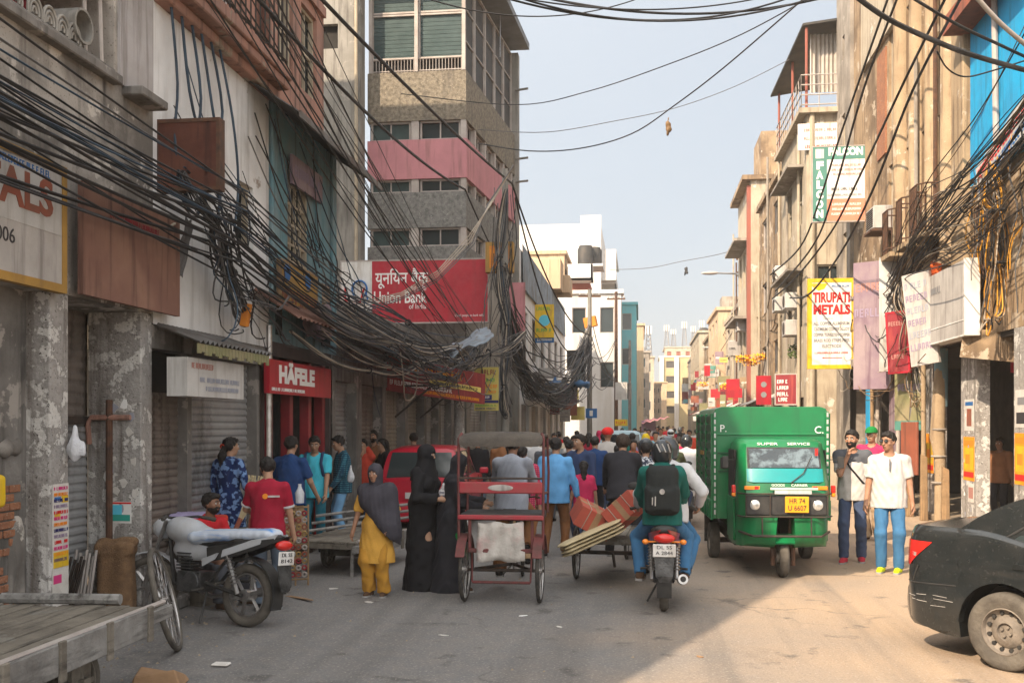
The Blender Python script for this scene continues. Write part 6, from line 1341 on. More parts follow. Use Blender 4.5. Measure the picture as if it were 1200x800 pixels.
def handcart(label, loc, rz, L, W, z, side, wr=.25, mt='wood_old', wheels=(.8,), rails=False):
    rt = thing('handcart', label, 'handcart', loc, rz)
    k = max(5, int(W/.16)); 
    for i in range(k):
        b = MB(); x = -W/2+W*i/k; dz = rnd.uniform(-.006,.006); b.box((x+.006,0,z+dz),(x+W/k-.006,L-rnd.random()*.08,z+.028+dz)); obj('plank', b, MATS[mt], rt, bev=.004)
    for sx in (-1,1):
        b = MB(); b.box((sx*W/2-.03,-.15,z-.10),(sx*W/2+.03,L+.25,z-.005)); b.box((sx*(W/2+.02)-.012,.05,z-.16),(sx*(W/2+.02)+.02,L-.1,z+.035)); obj('side_beam', b, MATS['wood_grey' if sx > 0 else mt], rt, bev=.006)
        for y in np.linspace(.15,L-.2,5): b = MB(); b.box((sx*(W/2+.045)-.012,y,z-.20),(sx*(W/2+.045)+.012,y+.07,z+.05)); obj('stake', b, MATS[mt], rt, bev=.005)
    for y in (0.0,L*.5,L-.05): b = MB(); b.box((-W/2-.02,y,z-.07),(W/2+.02,y+.07,z-.003)); obj('cross_beam', b, MATS[mt], rt, bev=.006)
    b = MB(); b.tube([(-W/2-.1,L-.05,z+.07),(W/2-.25,L-.02,z+.07)], .04, 8); obj('end_pole', b, MATS['wood_grey'], rt, smooth=40)
    b = MB(); b.tube([(W/2-.02,L+.2,z+.02),(W/2-.02,0,z+.04)], .018, 6); obj('edge_strip', b, MATS['frame_pale'], rt, smooth=40)
    for y in wheels:
        for sx in (-1,1): tyre(rt, (sx*(W/2-.12),y,wr), (1,0,0), wr, .06, spokes=8, hub=.05, tm='rubber_dusty', rim='wood_old')
        b = MB(); b.box((-W/2+.06,y-.04,wr-.03),(W/2-.06,y+.04,wr+.05)); b.box((-W/2+.1,y-.12,wr),(-W/2+.18,y+.12,z-.03)); b.box((W/2-.18,y-.12,wr),(W/2-.1,y+.12,z-.03)); obj('axle', b, MATS[mt], rt)
    for sx in (-1,1): b = MB(); b.tube([(sx*W*.35,.1,z-.05),(sx*W*.38,.02,.0)], .025, 6); obj('prop_leg', b, MATS['wood_grey'], rt)
    if rails:
        for q in (0,1,2): b = MB(); b.tube([(-W/2-.05,L*.25+q*.12,z+.1+q*.09),(W/2+.1,L*.85+q*.1,z+.22+q*.09)], .022, 6); obj('loose_pole', b, MATS['wood_grey'], rt, smooth=40)
    return rt
handcart('rough grey wooden handcart with plank bed, nearest to the pillars', (-3.98,4.4,0), R(1.5), 2.7, 1.05, .60, .2, wheels=(1.85,))
handcart('low wooden handcart with poles standing behind the woman in yellow', (-4.0,12.75,0), R(-9), 1.9, .92, .42, .1, wr=.2, wheels=(.75,), rails=True)
bgc = SDF((-3.9,13.4,.4), (-3.4,13.9,.7), .015); bgc.ell((-3.62,13.62,.50), (.11,.08,.06), .0); bgc.ell((-3.56,13.6,.55),(.05,.06,.05),.03); bgc.wrinkle(.012,40,2); tag(obj('paper_bag', bgc.mesh('paper_bag'), MATS['cardboard']), 'crumpled brown paper bag lying on the low handcart', 'bag')
# ================================================================ signs
def sign(label, c, n, W, Hh, mt, t=.05, frame=None, fw=.04, name='shop_sign', cat='sign', rot=0, post=None):
    n = Vector(n).normalized(); u = Vector((0,0,1)).cross(n); 
    rt = thing(name, label, cat, c)
    M = frameM((0,0,0), u, n)
    if rot: M = M @ Matrix.Rotation(R(rot), 4, 'Z')
    b = MB(); b.box((-W/2,-Hh/2,-t), (W/2,Hh/2,0), 0, M); obj('panel', b, MATS[mt], rt)
    if frame:
        f = MB()
        f.box((-W/2-fw*.3,Hh/2-fw,-t-.01),(W/2+fw*.3,Hh/2+fw*.3,.008),0,M); f.box((-W/2-fw*.3,-Hh/2-fw*.3,-t-.01),(W/2+fw*.3,-Hh/2+fw,.008),0,M)
        f.box((-W/2-fw*.3,-Hh/2+fw,-t-.01),(-W/2+fw,Hh/2-fw,.008),0,M); f.box((W/2-fw,-Hh/2+fw,-t-.01),(W/2+fw*.3,Hh/2-fw,.008),0,M); obj('frame', f, MATS[frame], rt)
    if post:
        p = MB()
        for q in post: p.tube([M@Vector((q[0],q[1],-t/2)), M@Vector((q[2],q[3],-t/2))] if len(q) == 4 else [M@Vector(q[:3]), M@Vector(q[3:])], .018, 6)
        obj('bracket', p, MATS['iron'], rt)
    return rt, M
def put(s, body, dx, dy, h, mt, w=None, bold=0.0, name='lettering', z=.003):
    return text(body, h, s[0], MATS[mt], s[1] @ Matrix.Translation((dx,dy,z)), name, .002, width=w, bold=bold)
def band(s, x0, x1, y0, y1, mt, name='colour_band', z=.003):
    b = MB(); b.box((x0,y0,.0005), (x1,y1,z), 0, s[1]); return obj(name, b, MATS[mt], s[0])
def scrib(s, x0, x1, y, h, mt, seed=0, z=.006):     # a line too worn to read: strokes of about letter size
    r = random.Random(seed); b = MB(); x = x0; w = h*.62
    while x+w < x1:
        if r.random() < .13: x += w*.6; continue
        k = r.randint(0,3); th = h*.17
        b.box((x,y-h/2,z-.003),(x+th,y+h/2,z),0,s[1])
        if k != 1: b.box((x+th,y+h/2-th,z-.003),(x+w*.75,y+h/2,z),0,s[1])
        if k in (0,2): b.box((x+th,y-th/2,z-.003),(x+w*.7,y+th/2,z),0,s[1])
        if k in (1,2): b.box((x+th,y-h/2,z-.003),(x+w*.75,y-h/2+th,z),0,s[1])
        if k in (0,3): b.box((x+w*.75-th,y-h/2+th,z-.003),(x+w*.75,y+h/2-th,z),0,s[1])
        x += w
    return obj('worn_lettering', b, MATS[mt], s[0])
E_, W_, S_ = (1,0,0), (-1,0,0), (0,-1,0)
s = sign('faded white fascia sign ending in TALS with an ochre frame', (XL+.10,6.64,3.63), E_, 3.4, 1.06, 'sign_grey', .06, 'sign_ochre', .055)
band(s, -1.62, 1.62, -.06, .46, 'sign_white', 'faded_band'); put(s, 'METALS', .72, .20, .30, 'ink_rust', 1.55, .012, z=.006); put(s, 'DELHI-110006', .47, -.19, .12, 'ink_black', 1.0); scrib(s, .6, 1.5, .42, .06, 'ink_blue', 4)
s = sign('blank brown red metal fascia board above the bare pillars', (XL+.17,9.46,3.6), E_, 1.92, 1.0, 'brown_paint', .05)
scrib(s, -.5, .5, .3, .05, 'sign_maroon', 3)
s = sign('rusty brown metal box panel jutting out from the grey facade', (-4.72,10.25,4.78), S_, .70, .74, 'rust', .12, 'iron_rust', .03)
s = sign('hanging white sign box with faded blue lines under the tin awning', (XL+.46,10.72,2.44), E_, 1.5, .40, 'sign_white', .22)
scrib(s, -.45, .65, -.02, .055, 'ink_faded', 1); scrib(s, -.3, .6, -.11, .05, 'ink_faded', 2); scrib(s, -.65, -.1, .12, .06, 'ink_fadedred', 6)
s = sign('dark purple grey board above the lattice window', (XL+.10,14.9,5.62), E_, 1.4, .42, 'sign_purple', .04); scrib(s, -.6, .6, .0, .16, 'ink_mauve', 9)
s = sign('ochre yellow sign with blue blots and dark red letters on the blue house', (XL+.16,14.35,3.9), E_, 1.6, .64, 'sign_ochre', .05, 'wood_tan', .03)
put(s, 'NEW INDIA', .0, -.16, .20, 'ink_rust', 1.6, .01)
for x in (-.55,.35): d = MB(); d.disc(s[1]@Vector((x,.17,.004)), E_, .13, .006, 18); obj('blue_emblem', d, MATS['ink_blue'], s[0])
s = sign('red HAFELE shop sign with white capitals over the red posts', (XL+.12,14.6,2.60), E_, 2.75, .46, 'sign_red2', .08)
put(s, 'HÄFELE', -.25, .03, .23, 'ink_white', 1.55, .018); scrib(s, -1.3, .1, -.17, .045, 'ink_white', 12)
# bank sign
s = sign('big red bank sign with white lettering and blue red emblem panel', (-6.2,27.75,5.62), S_, 4.18, 1.76, 'sign_red', .18, 'frame_pale', .03)
band(s, -2.06, -1.19, -.85, .85, 'sign_clean', 'white_panel')
put(s, 'यूनियन बैंक', -.35, .36, .34, 'ink_white', 1.5, .006); put(s, 'Union Bank', -.40, -.17, .34, 'ink_white', 1.5, .007); put(s, 'of India', .1, -.42, .14, 'ink_white', .48); put(s, 'ऑफ़ इंडिया', .1, .07, .12, 'ink_white', .5); put(s, 'Good people to bank with', 1.55, -.68, .07, 'ink_white', .8)
lg = MB(); lg.tube([s[1]@Vector((-1.95,.15,.012)), s[1]@Vector((-1.95,-.18,.012)), s[1]@Vector((-1.90,-.26,.012)), s[1]@Vector((-1.82,-.24,.012))], .05, 8, sq=.4); lg.tube([s[1]@Vector((-1.72,-.36,.012)), s[1]@Vector((-1.52,-.28,.012)), s[1]@Vector((-1.45,-.02,.012)), s[1]@Vector((-1.40,.12,.012))], .055, 8, sq=.4); obj('emblem', lg, MATS['ink_red'], s[0])
lg = MB(); lg.tube([s[1]@Vector((-1.54+.21*math.cos(a),.08+.24*math.sin(a),.016)) for a in np.linspace(-.9,3.9,20)]+[s[1]@Vector((-1.3,-.34,.016))][:0], .06, 8, sq=.4); lg.tube([s[1]@Vector((-1.36,-.02,.016)), s[1]@Vector((-1.28,-.30,.016))], .05, 8, sq=.4); obj('emblem', lg, MATS['ink_blue'], s[0])
s = sign('maroon sign board with cream script and yellow strips above tan shutters', (XL+.62,22.4,2.9), (.93,-.36,0), 4.1, .72, 'sign_maroon', .06, rot=-3)
scrib(s, -1.0, 1.0, .18, .17, 'sign_orange', 21); band(s, -.4, 1.85, -.10, .02, 'ink_yellow'); scrib(s, -.3, 1.7, -.04, .07, 'ink_black', 22, .009); scrib(s, -1.9, .6, -.17, .10, 'ink_white', 23); scrib(s, -.6, 1.8, -.28, .07, 'sign_orange', 24)
s = sign('tall yellow banner with orange rows and a navy strip on the grey pole', (-1.84+0,25.3,2.98), S_, .62, 1.10, 'sign_pale_yellow', .03)
s[0].location = onX(570,456,-3.9) if False else at(570,455.5,26)
scrib(s, -.24, .27, .42, .13, 'ink_rust', 31); scrib(s, -.16, .24, .22, .10, 'ink_green', 32); scrib(s, -.27, .29, .06, .10, 'ink_orange', 33); scrib(s, -.27, .29, -.08, .08, 'ink_orange', 34); band(s, -.15, .14, -.28, -.15, 'ink_navy'); band(s, -.31, .31, -.36, -.29, 'ink_navy'); scrib(s, -.1, .1, -.21, .06, 'ink_white', 35, .009); scrib(s, -.28, .28, -.42, .05, 'ink_green', 36); scrib(s, -.28, .28, -.50, .05, 'ink_navy', 37)
s = sign('yellow sign with a round cyan emblem beyond the pink panel', at(638,376,42), S_, .78, 1.36, 'sign_yellow', .06); d = MB(); d.disc(s[1]@Vector((0,.02,.005)), S_, .23, .02, 20); obj('cyan_emblem', d, MATS['ink_sky'], s[0]); scrib(s, -.33, .33, .5, .14, 'ink_green', 41); scrib(s, -.33, .33, -.38, .15, 'ink_green', 42)
s = sign('blue strip sign hanging below the yellow cyan one', at(638,398,42.1), S_, .78, .24, 'ink_blue', .05); scrib(s, -.33, .33, 0, .1, 'ink_white', 43)
s = sign('faded pink upright panel on the cable pole', at(605,361,29), S_, .50, 1.45, 'pink_paint', .06)
s = sign('orange wooden crate like box fixed high on the cable pole', at(585,301,27.5), S_, .70, .76, 'lamp_orange', .3, 'sign_ochre', .08, name='service_box', cat='box')
s = sign('orange junction box on the second pole among cables', at(691,377,46), (-.2,-1,0), .55, .45, 'lamp_orange', .3, name='service_box', cat='box', rot=12)
s = sign('dark grey meter box hanging in the far cable tangle', at(674,421,44), S_, .72, .8, 'tin_dark', .3, name='service_box', cat='box')
s = sign('small blue sign with a white mark on the second pole', at(693,484,45), S_, .5, .42, 'ink_blue', .04); band(s, -.08, .06, -.12, .12, 'ink_white')
s = sign('small white notice board below the far cable tangle', at(662,487,43), S_, .44, .5, 'sign_grey', .04); scrib(s, -.18, .18, .1, .07, 'ink_grey', 44); scrib(s, -.18, .18, -.04, .07, 'ink_grey', 45)
s = sign('pale hanging banner at the far pole', at(728,458,52), S_, .6, .9, 'sign_white', .03)
s = sign('lilac banner strung over the far street', at(760,499,62), S_, .85, .62, 'ink_mauve', .02); 
s = sign('yellow shop board under the far poles', at(728,495,50), S_, .62, .32, 'sign_yellow', .04); scrib(s, -.25, .25, 0, .12, 'ink_red', 46)
cl = corrug(at(752,492,66), at(784,488,66), at(752,496,60), at(784,489,60), 4, .05); tag(obj('awning', cl, MATS['pink_paint']), 'red and pink cloth awning far down the street', 'awning')
# right side
s = sign('tall yellow framed TIRUPATI METALS sign with red capitals', onX(974.5,379,5.2)+Vector((0,0,0)), S_, 1.22, 2.42, 'sign_clean', .12, 'sign_yellow', .085)
put(s, 'TIRUPATI', 0, .70, .27, 'ink_red', .98, .016); put(s, 'METALS', 0, .37, .25, 'ink_red', .98, .018); put(s, 'Deals in', -.1, .14, .06, 'ink_grey', .26)
for i, (b_, w_) in enumerate((('ALL COPPER ALUMINIUM',.95),('CADMIUM COPPER ALLOY',.95),('COPPER TUNGSTEN COPPER',.97),('BRASS ROD STRIPS PIPES',.95),('ELECTRODE',.5))): put(s, b_, 0, -.0-.155*i, .085, 'ink_grey', w_, .004)
scrib(s, -.45, .45, -.80, .05, 'ink_red', 51); b = MB(); b.prism([(-.26,-.935),(-.2,-.91),(-.2,-.925),(.28,-.925),(.28,-.945),(-.2,-.945),(-.2,-.96)], .001, .005, 0, s[1]); obj('arrow', b, MATS['ink_red'], s[0]); b = MB(); b.prism([(-.55,1.10),(-.1,1.10),(-.2,.95),(-.35,.9),(-.5,1.0)], .001, .005, 0, s[1]); obj('yellow_patch', b, MATS['sign_yellow'], s[0]); scrib(s, .0, .5, 1.02, .06, 'ink_blue', 52)
s = sign('green and white FALCON sign reading down and across', (5.33,28.5,8.43), S_, 1.42, 2.05, 'sign_clean', .08, 'frame_pale', .02)
band(s, -.70, -.32, -1.0, 1.0, 'sign_green'); band(s, -.32, .70, .66, 1.0, 'sign_green'); band(s, -.32, .68, -1.0, -.40, 'sign_salmon'); band(s, -.62, -.40, .70, .95, 'sign_clean', z=.006)
put(s, 'FALCON', .17, .86, .20, 'ink_white', .9, .016, z=.006)
for i, ch in enumerate('FALCON'): put(s, ch, -.51, .50-.262*i, .20, 'ink_white', .19, .018, z=.006)
for i in range(3): scrib(s, -.22, .6, .5-.12*i, .06, 'ink_fadedred', 60+i)
scrib(s, -.2, .5, -.14, .07, 'ink_black', 64); scrib(s, -.3, .62, -.30, .06, 'ink_grey', 65)
for i in range(3): scrib(s, -.2, .6, -.55-.13*i, .06, 'ink_white', 66+i)
s = sign('white terrace board with faint red lines above the green sign', onY(962,160,31.88), S_, 1.35, .80, 'sign_clean', .05); 
for i, y in enumerate((.2,-.05,-.3)): scrib(s, -.5, .5, y, .09, 'ink_fadedred' if i != 2 else 'ink_red', 70+i)
s = sign('yellow orange fascia board at the very top above the blue wall', (XR-.16,17.6,9.95), W_, 3.9, 1.0, 'sign_yellow', .08, 'sign_orange', .05); scrib(s, -1.7, 1.7, .1, .3, 'ink_red', 77); band(s, -1.9, 1.9, -.47, -.34, 'ink_red')
s = sign('slanting red and white lettering board across the blue wall', (XR-.16,17.5,6.45), W_, 2.6, .6, 'sign_white', .04, rot=14); scrib(s, -1.2, 1.2, .1, .2, 'ink_red', 78); scrib(s, -1.2, 1.2, -.14, .16, 'ink_blue', 79)
s = sign('big bare grey box sign jutting over the arcade pillars', (5.5,19.45,4.13), (-1,0,0), 2.25, 1.28, 'sign_grey', .23); scrib(s, -.9, -.2, .32, .13, 'ink_grey', 80); b = MB(); b.box((1.128,-.66,-.25),(1.15,.66,.012),0,s[1]); b.box((-1.12,-.67,-.25),(1.125,-.643,.012),0,s[1]); b.box((-1.1,-.40,.001),(1.1,-.38,.008),0,s[1]); obj('rim', b, MATS['sign_clean'], s[0])  # near end in paler paint: its sunlit look is put into the colour
s = sign('leaning grey white sign painted with mauve lettering', onX(1078,373,5.35), (-.75,-.66,0), .60, 1.80, 'sign_grey', .07, rot=7)
for i in range(6): scrib(s, -.26, .26, .66-.24*i, .13, 'ink_mauve' if i%2 else 'ink_faded', 83+i)
s = sign('narrow red sign between two grey ones', onX(1052,401,5.4), (-.6,-.8,0), .46, 1.30, 'sign_maroon', .06, 'sign_red2', .03, rot=3); scrib(s, -.18, .18, .4, .09, 'ink_fadedred', 90); scrib(s, -.18, .18, -.3, .09, 'ink_fadedred', 91)
s = sign('tall dusty purple box sign with cream edge', onX(1021,381,5.4), (-.55,-.84,0), .86, 3.0, 'sign_purple', .3); b = MB(); b.box((.43,-1.5,-.3),(.455,1.5,0.004),0,s[1]); obj('edge', b, MATS['sign_white'], s[0]); scrib(s, -.37, .37, .9, .2, 'ink_fadedred', 92); scrib(s, -.4, .3, .3, .2, 'ink_mauve', 93)
s = sign('cream upright box sign with diagonal bars of shade', onX(1040,368,5.6), (-.3,-.95,0), .36, 2.6, 'sign_white', .2)
s = sign('olive banner hanging in the arcade mouth', onX(1067,470,5.75), (-.7,-.7,0), .75, 1.25, 'sign_olive', .03); scrib(s, -.3, .3, .3, .15, 'ink_mauve', 94); band(s, -.37, .37, -.62, -.42, 'sign_green')
s = sign('red sign with two grey emblems behind the green truck', at(895,457,36), S_, .52, 1.02, 'sign_red2', .06)
for y in (.2,-.16): d = MB(); d.disc(s[1]@Vector((0,y,.004)), S_, .10, .012, 16); obj('emblem', d, MATS['ink_grey'], s[0])
s = sign('maroon sign with white rounded rows beside the red one', at(921,456,33), (-.3,-1,0), .70, 1.0, 'sign_maroon', .06, 'frame_pale', .03)
for y in (.25,.05,-.15,-.33): scrib(s, -.28, .1, y, .12, 'ink_white', int(95+y*10))
s = sign('red board over the arcade shop near the right edge', (XR+1.0,18.4,3.02), S_, 1.4, .36, 'sign_maroon', .05, 'sign_red2', .02)
s = sign('sagging brown board above the red arcade board', (XR-.1,18.3,3.3), (-.6,-1,0), .9, .5, 'tan_wall', .04, rot=-8)
# posters on pillars
def poster(label, c, n, W, Hh, base, bits, name='poster'):
    s = sign(label, c, n, W, Hh, base, .004, name=name, cat='poster')
    for i, (x0,x1,y0,y1,m) in enumerate(bits): band(s, x0*W, x1*W, y0*Hh, y1*Hh, m, 'printed_block', .0015+.0012*i)
    return s
pb = [(-.45,.45,.30,.42,'ink_orange'),(-.4,.4,-.25,.25,'sign_yellow'),(-.3,.1,-.12,.1,'ink_orange'),(-.45,.45,-.42,-.3,'ink_red')]
poster('orange and yellow poster on the second arcade pillar', (XR-.004,19.72,1.32), W_, .62, .80, 'sign_orange', pb)
poster('white poster with a dark portrait on top of the second arcade pillar', (XR-.004,19.7,2.12), W_, .55, .58, 'paper', [(-.25,.25,-.35,.2,'ink_rust'),(-.4,.4,.3,.42,'ink_blue')])
poster('pinkish torn notice low on the second arcade pillar', (XR-.004,19.6,.70), W_, .32, .34, 'paper', [(-.4,.4,-.3,.3,'ink_fadedred')])
poster('orange poster on the third pillar behind the men', (XR-.004,22.3,1.35), W_, .6, .82, 'sign_orange', pb)
poster('small white notice under the orange poster on the third pillar', (XR-.004,22.3,.76), W_, .42, .3, 'paper', [(-.4,.4,.1,.3,'ink_grey')])
poster('orange poster on the nearest arcade pillar', (XR-.004,17.1,1.4), W_, .6, .82, 'sign_orange', pb)
poster('worn black and white bill above the orange one on the nearest arcade pillar', (XR-.004,17.1,2.2), W_, .55, .6, 'paper', [(-.4,.4,-.4,-.1,'ink_black'),(-.3,.3,.1,.3,'ink_grey')])
s = poster('tall paper bill with yellow and red printed rows on the left pillar', (XL+.004,8.43,1.05), E_, .25, .76, 'paper', [(-.4,.0,.31,.35,'ink_blue'),(.05,.45,.28,.36,'sign_yellow'),(-.4,-.05,.10,.16,'sign_yellow'),(-.46,.46,-.46,-.28,'sign_yellow')])
for i in range(13): scrib(s, -.11, .11, .34-.052*i, .03, ('ink_pink','ink_orange','ink_navy','ink_mauve','ink_red')[i%5], 140+i)
poster('magenta lettered paper bill below the tall one on the left pillar', (XL+.003,8.43,.50), E_, .25, .34, 'paper', [(-.45,.05,.18,.4,'ink_pink')])
poster('small green and white print on the second bare pillar', (-5.28,9.892,1.05), S_, .25, .22, 'sign_clean', [(-.45,.45,-.4,-.1,'ink_teal'),(-.4,.1,-.1,.35,'ink_sky'),(-.5,.5,.4,.48,'ink_red')])
rr = random.Random(5)
for k in range(22):        # scraps of old bills
    f = rr.choice((0,1)); z = rr.uniform(.9,2.2); c = ((-5.56+rr.random()*.48, 9.894, z) if f else (XR-.003, rr.uniform(19.35,20.15), rr.uniform(.15,.9) if rr.random() < .7 else z))
    b = MB(); n_ = 7; pts = [(math.cos(2*math.pi*i/n_)*rr.uniform(.02,.055), math.sin(2*math.pi*i/n_)*rr.uniform(.02,.07)) for i in range(n_)]
    b.prism(pts, 0, .003, 0, frameM(c, (1,0,0), (0,-1,0)) if f else frameM(c, (0,-1,0), (-1,0,0))); tag(obj('paper_scrap', b, MATS[rr.choice(('paper','paper','ink_white','ink_faded'))]), 'torn scrap of an old paper bill pasted on '+('the bare left pillar' if f else 'the second arcade pillar'), 'paper scrap', 'scraps on '+('the bare left pillar' if f else 'the second arcade pillar'))
# ================================================================ poles
def pole(label, p, h, r=.12, mt='grey_plaster', arms=(), name='utility_pole', cat='pole'):
    rt = thing(name, label, cat, (p[0],p[1],0)); m = MB(); m.tube([(0,0,0),(0,0,h*.5),(0,0,h)], [r,r*.88,r*.7], 10); obj('shaft', m, MATS[mt], rt, smooth=50)
    for (z, w, a) in arms:
        m = MB(); c, s_ = math.cos(R(a)), math.sin(R(a)); m.bar((-w*c,-w*s_,z),(w*c,w*s_,z),.08,.08); ao = obj('crossarm', m, MATS['iron_rust'], rt)
        for t in (-.85,-.3,.3,.85): i = MB(); i.lathe([(.02,0),(.05,.03),(.03,.06),(.05,.09),(.02,.13)], 8, M=Matrix.Translation((w*c*t,w*s_*t,z+.04))); obj('insulator', i, MATS['sign_white'], ao)
    return rt
P1 = at(592,500,27.5); pole('concrete pole buried in cables beside the bank building', P1, 8.8, .12)
P0 = at(538,500,25.0); pole('stickered grey concrete pole between the maroon sign and yellow banner', P0, 3.9, .15, 'pillar')
P2 = at(691,500,46); pole('concrete pole with junction box in front of the low white building', P2, 8.0, .13, arms=((7.7,.5,10),))
P3 = at(722,500,56); pole('darker pole far along the left side near the teal building', P3, 9.2, .12, 'iron_rust', arms=((8.8,.5,0),))
P4 = at(738,500,64); pole('thin grey pole at the left far end', P4, 7.2, .11, 'concrete_dark')
PR = at(882,497,55); pole('tall steel lattice arm pole above the red sign on the right', PR, 11.0, .10, 'iron', arms=((10.8,.9,10),(10.1,.9,10),(9.4,.8,10),(8.6,.7,10)))
def lamp(label, p, h, reach):
    rt = thing('street_lamp', label, 'street lamp', (p[0],p[1],0)); m = MB(); m.tube([(0,0,0),(0,0,h-.4),(-reach*.3,0,h),(-reach,0,h+.05)], [.09,.07,.05,.04], 8); obj('post', m, MATS['steel'], rt, smooth=50); m = MB(); m.ell((-reach-.35,0,h+.05),(.45,.14,.09)); obj('lamp_head', m, MATS['frame_pale'], rt, smooth=60)
lamp('street lamp with a long arm over the road high against the sky', at(872,497,52), 9.6, 1.35); lamp('farther lower street lamp over the middle of the road', at(856,497,80), 7.9, 1.4)
# ================================================================ cables
def sagged(a, b, sag, n=14, jit=0.0):
    a, b = Vector(a), Vector(b); out = []; ph = [rnd.uniform(0,6.3) for _ in range(4)]
    for i in range(n+1):
        t = i/n; p = a.lerp(b, t); p.z -= sag*4*t*(1-t)
        if jit: e = math.sin(math.pi*t)*jit*3.2; p += Vector((e*math.sin(ph[0]+t*7),e*math.sin(ph[1]+t*5),e*math.sin(ph[2]+t*8)*.8))
        out.append(p)
    return out
def crom(pts, k=7):
    P = [Vector(p) for p in pts]; out = []
    for i in range(len(P)-1):
        p0, p1, p2, p3 = P[max(0,i-1)],P[i],P[i+1],P[min(len(P)-1,i+2)]
        for s_ in range(k): f = s_/k; out.append(.5*((2*p1)+(p2-p0)*f+(2*p0-5*p1+4*p2-p3)*f*f+(3*p1-p0-3*p2+p3)*f**3))
    return out+[P[-1]]
def cable(pts, r, mt, label, group, n=4):
    m = MB(); m.tube(pts, r, n); return tag(obj('overhead_cable', m, MATS[mt], smooth=60), label, 'cable', group)
LB = 'one of many dark cables running along the shaded left facades'; GB = 'cables along the left facades'
KN = [Vector((-4.62,y,z)) for y, z in ((-1.5,4.35),(10.9,4.15),(19.5,3.45),(26.6,3.85))]
cm = ['cable_black','cable_black','cable_black','cable_grey','cable_black','cable_blue','cable_black']
for k in range(30):
    pts = []; off = Vector((rnd.uniform(-.16,.35),0,rnd.gauss(.04,.28))); st = rnd.uniform(-.5,1.15)
    for i in range(3):
        a = KN[i]+off*(1 if i else 1.3)+Vector((0,0,st if i == 0 else 0))+Vector((0,rnd.uniform(-.2,.2),rnd.gauss(0,.05))); b = KN[i+1]+off+Vector((0,0,rnd.gauss(0,.05)))
        if i: a = pts[-1]
        q = sagged(a, b, rnd.uniform(.02,.28 if i else .18), 12); pts += q if not pts else q[1:]
    cable(pts, rnd.choice((.008,.010,.012,.016)), rnd.choice(cm), LB, GB)
LD = 'one of the cables descending steeply from the upper left to the bank sign'; GD = 'cables descending toward the bank sign'
for k in range(16):
    a = Vector((rnd.uniform(-4.5,-3.9), rnd.uniform(7,10.5), rnd.uniform(6.3,8.2))); b = Vector((rnd.uniform(-4.6,-3.9), rnd.uniform(20,27), rnd.uniform(3.7,4.9)))
    cable(sagged(a, b, rnd.uniform(.0,.5), 14), rnd.choice((.006,.007,.009,.012)), rnd.choice(cm), LD, GD)
for (p, q, r_, sg, lab) in (((370,-8,12.6),(600,215,27),.028,.1,'thick twisted black cable from the top edge to the left pole'),((296,-8,11),(545,222,25),.026,.25,'second thick black cable below the twisted one'),((545,222,25),(640,385,40),.022,.5,'thick cable sagging from the left pole toward the white block'),((600,215,27),(692,392,46),.026,1.0,'heavy black cable dropping to the second pole'),((604,232,27.2),(688,402,46),.024,1.9,'lower heavy cable hanging to the second pole')):
    cable(sagged(at(*p), at(*q), sg, 22), r_, 'cable_black', lab, None, 6)
for k, (sx, z) in enumerate(((-4.75,5.9),(-4.7,6.15),(-4.6,6.5),(-4.8,5.7),(-4.72,6.3),(-4.66,6.0))):      # drooping risers on the white wall
    y = 10.35+.25*k; pts = [Vector((-4.95,y,6.45)),Vector((-4.92+.02*k,y+.1,5.6)),Vector((-4.85,y+.35*(1 if k%2 else -.3),4.9)),Vector((-4.8,y+.1,4.25))]
    m = []; 
    for i in range(13):
        t = i/12*3; j = min(2,int(t)); f = t-j; p0, p1, p2, p3 = pts[max(0,j-1)],pts[j],pts[j+1],pts[min(3,j+2)]
        m.append(.5*((2*p1)+(p2-p0)*f+(2*p0-5*p1+4*p2-p3)*f*f+(3*p1-p0-3*p2+p3)*f**3))
    cable(m, .016, 'cable_blue', 'one of the dark blue cables drooping down the white wall', 'risers on the white wall', 6)
# the pale looped cable on the near fascia and pale bundle at the bank sign
cable([at(-20,205,8.0),at(30,240,8.6),at(75,268,9.4),at(110,287,9.7),at(145,288,10.1),at(180,276,10.5),at(205,262,10.8)], .016, 'cable_pale', 'pale yellow cable looping low across the fascia boards', None, 6)
for k in range(5): cable([at(596+k*1.5,205-k*3,25.5),at(575-k,240,24.5),at(548+k*2,278+k*2,23.5),at(512,318+k*3,22.5),at(470,343+k*2,21.8),at(430,352+k*3,21),at(370-k*6,357+k*4,19.5),at(315,362+k*5,17.5)], .012, 'cable_pale' if k < 3 else 'cable_grey', 'one of the pale cables curving down across the red bank sign', 'pale cables before the bank sign', 5)
LT = 'one of the tangled cables slung over the dark left shops'; GT = 'tangle over the left shops'
for k in range(32):
    y = rnd.uniform(14.5,25); L_ = rnd.uniform(2,7); x = rnd.uniform(-4.95,-3.7); z = rnd.uniform(2.9,3.75)
    a = Vector((x,y,z)); b = Vector((x+rnd.uniform(-.5,.5), min(y+L_,28), rnd.uniform(2.95,3.9)))
    cable(sagged(a, b, rnd.uniform(.05,.75)*(1 if rnd.random() < .8 else 1.5), 14, .015), rnd.choice((.007,.009,.011,.014)), rnd.choice(cm+['cable_grey','cable_grey','cable_blue','cable_pale']), LT, GT)
LK = 'one of the loose cables dangling from the knot beside the brown board'; GK = 'cables at the near knot'
for k in range(20):
    a = Vector((-4.6+rnd.uniform(-.15,.15), 10.9+rnd.uniform(-.3,.5), 4.15+rnd.uniform(-.15,.25))); b = Vector((-4.75+rnd.uniform(-.2,.3), 11.0+rnd.uniform(-.2,2.6), rnd.uniform(2.85,3.8)))
    cable(sagged(a, b, rnd.uniform(.1,.5), 12, .03), rnd.choice((.006,.008,.010)), rnd.choice(cm), LK, GK)
LW = 'one of the thin loose wires straying over the white and blue walls'
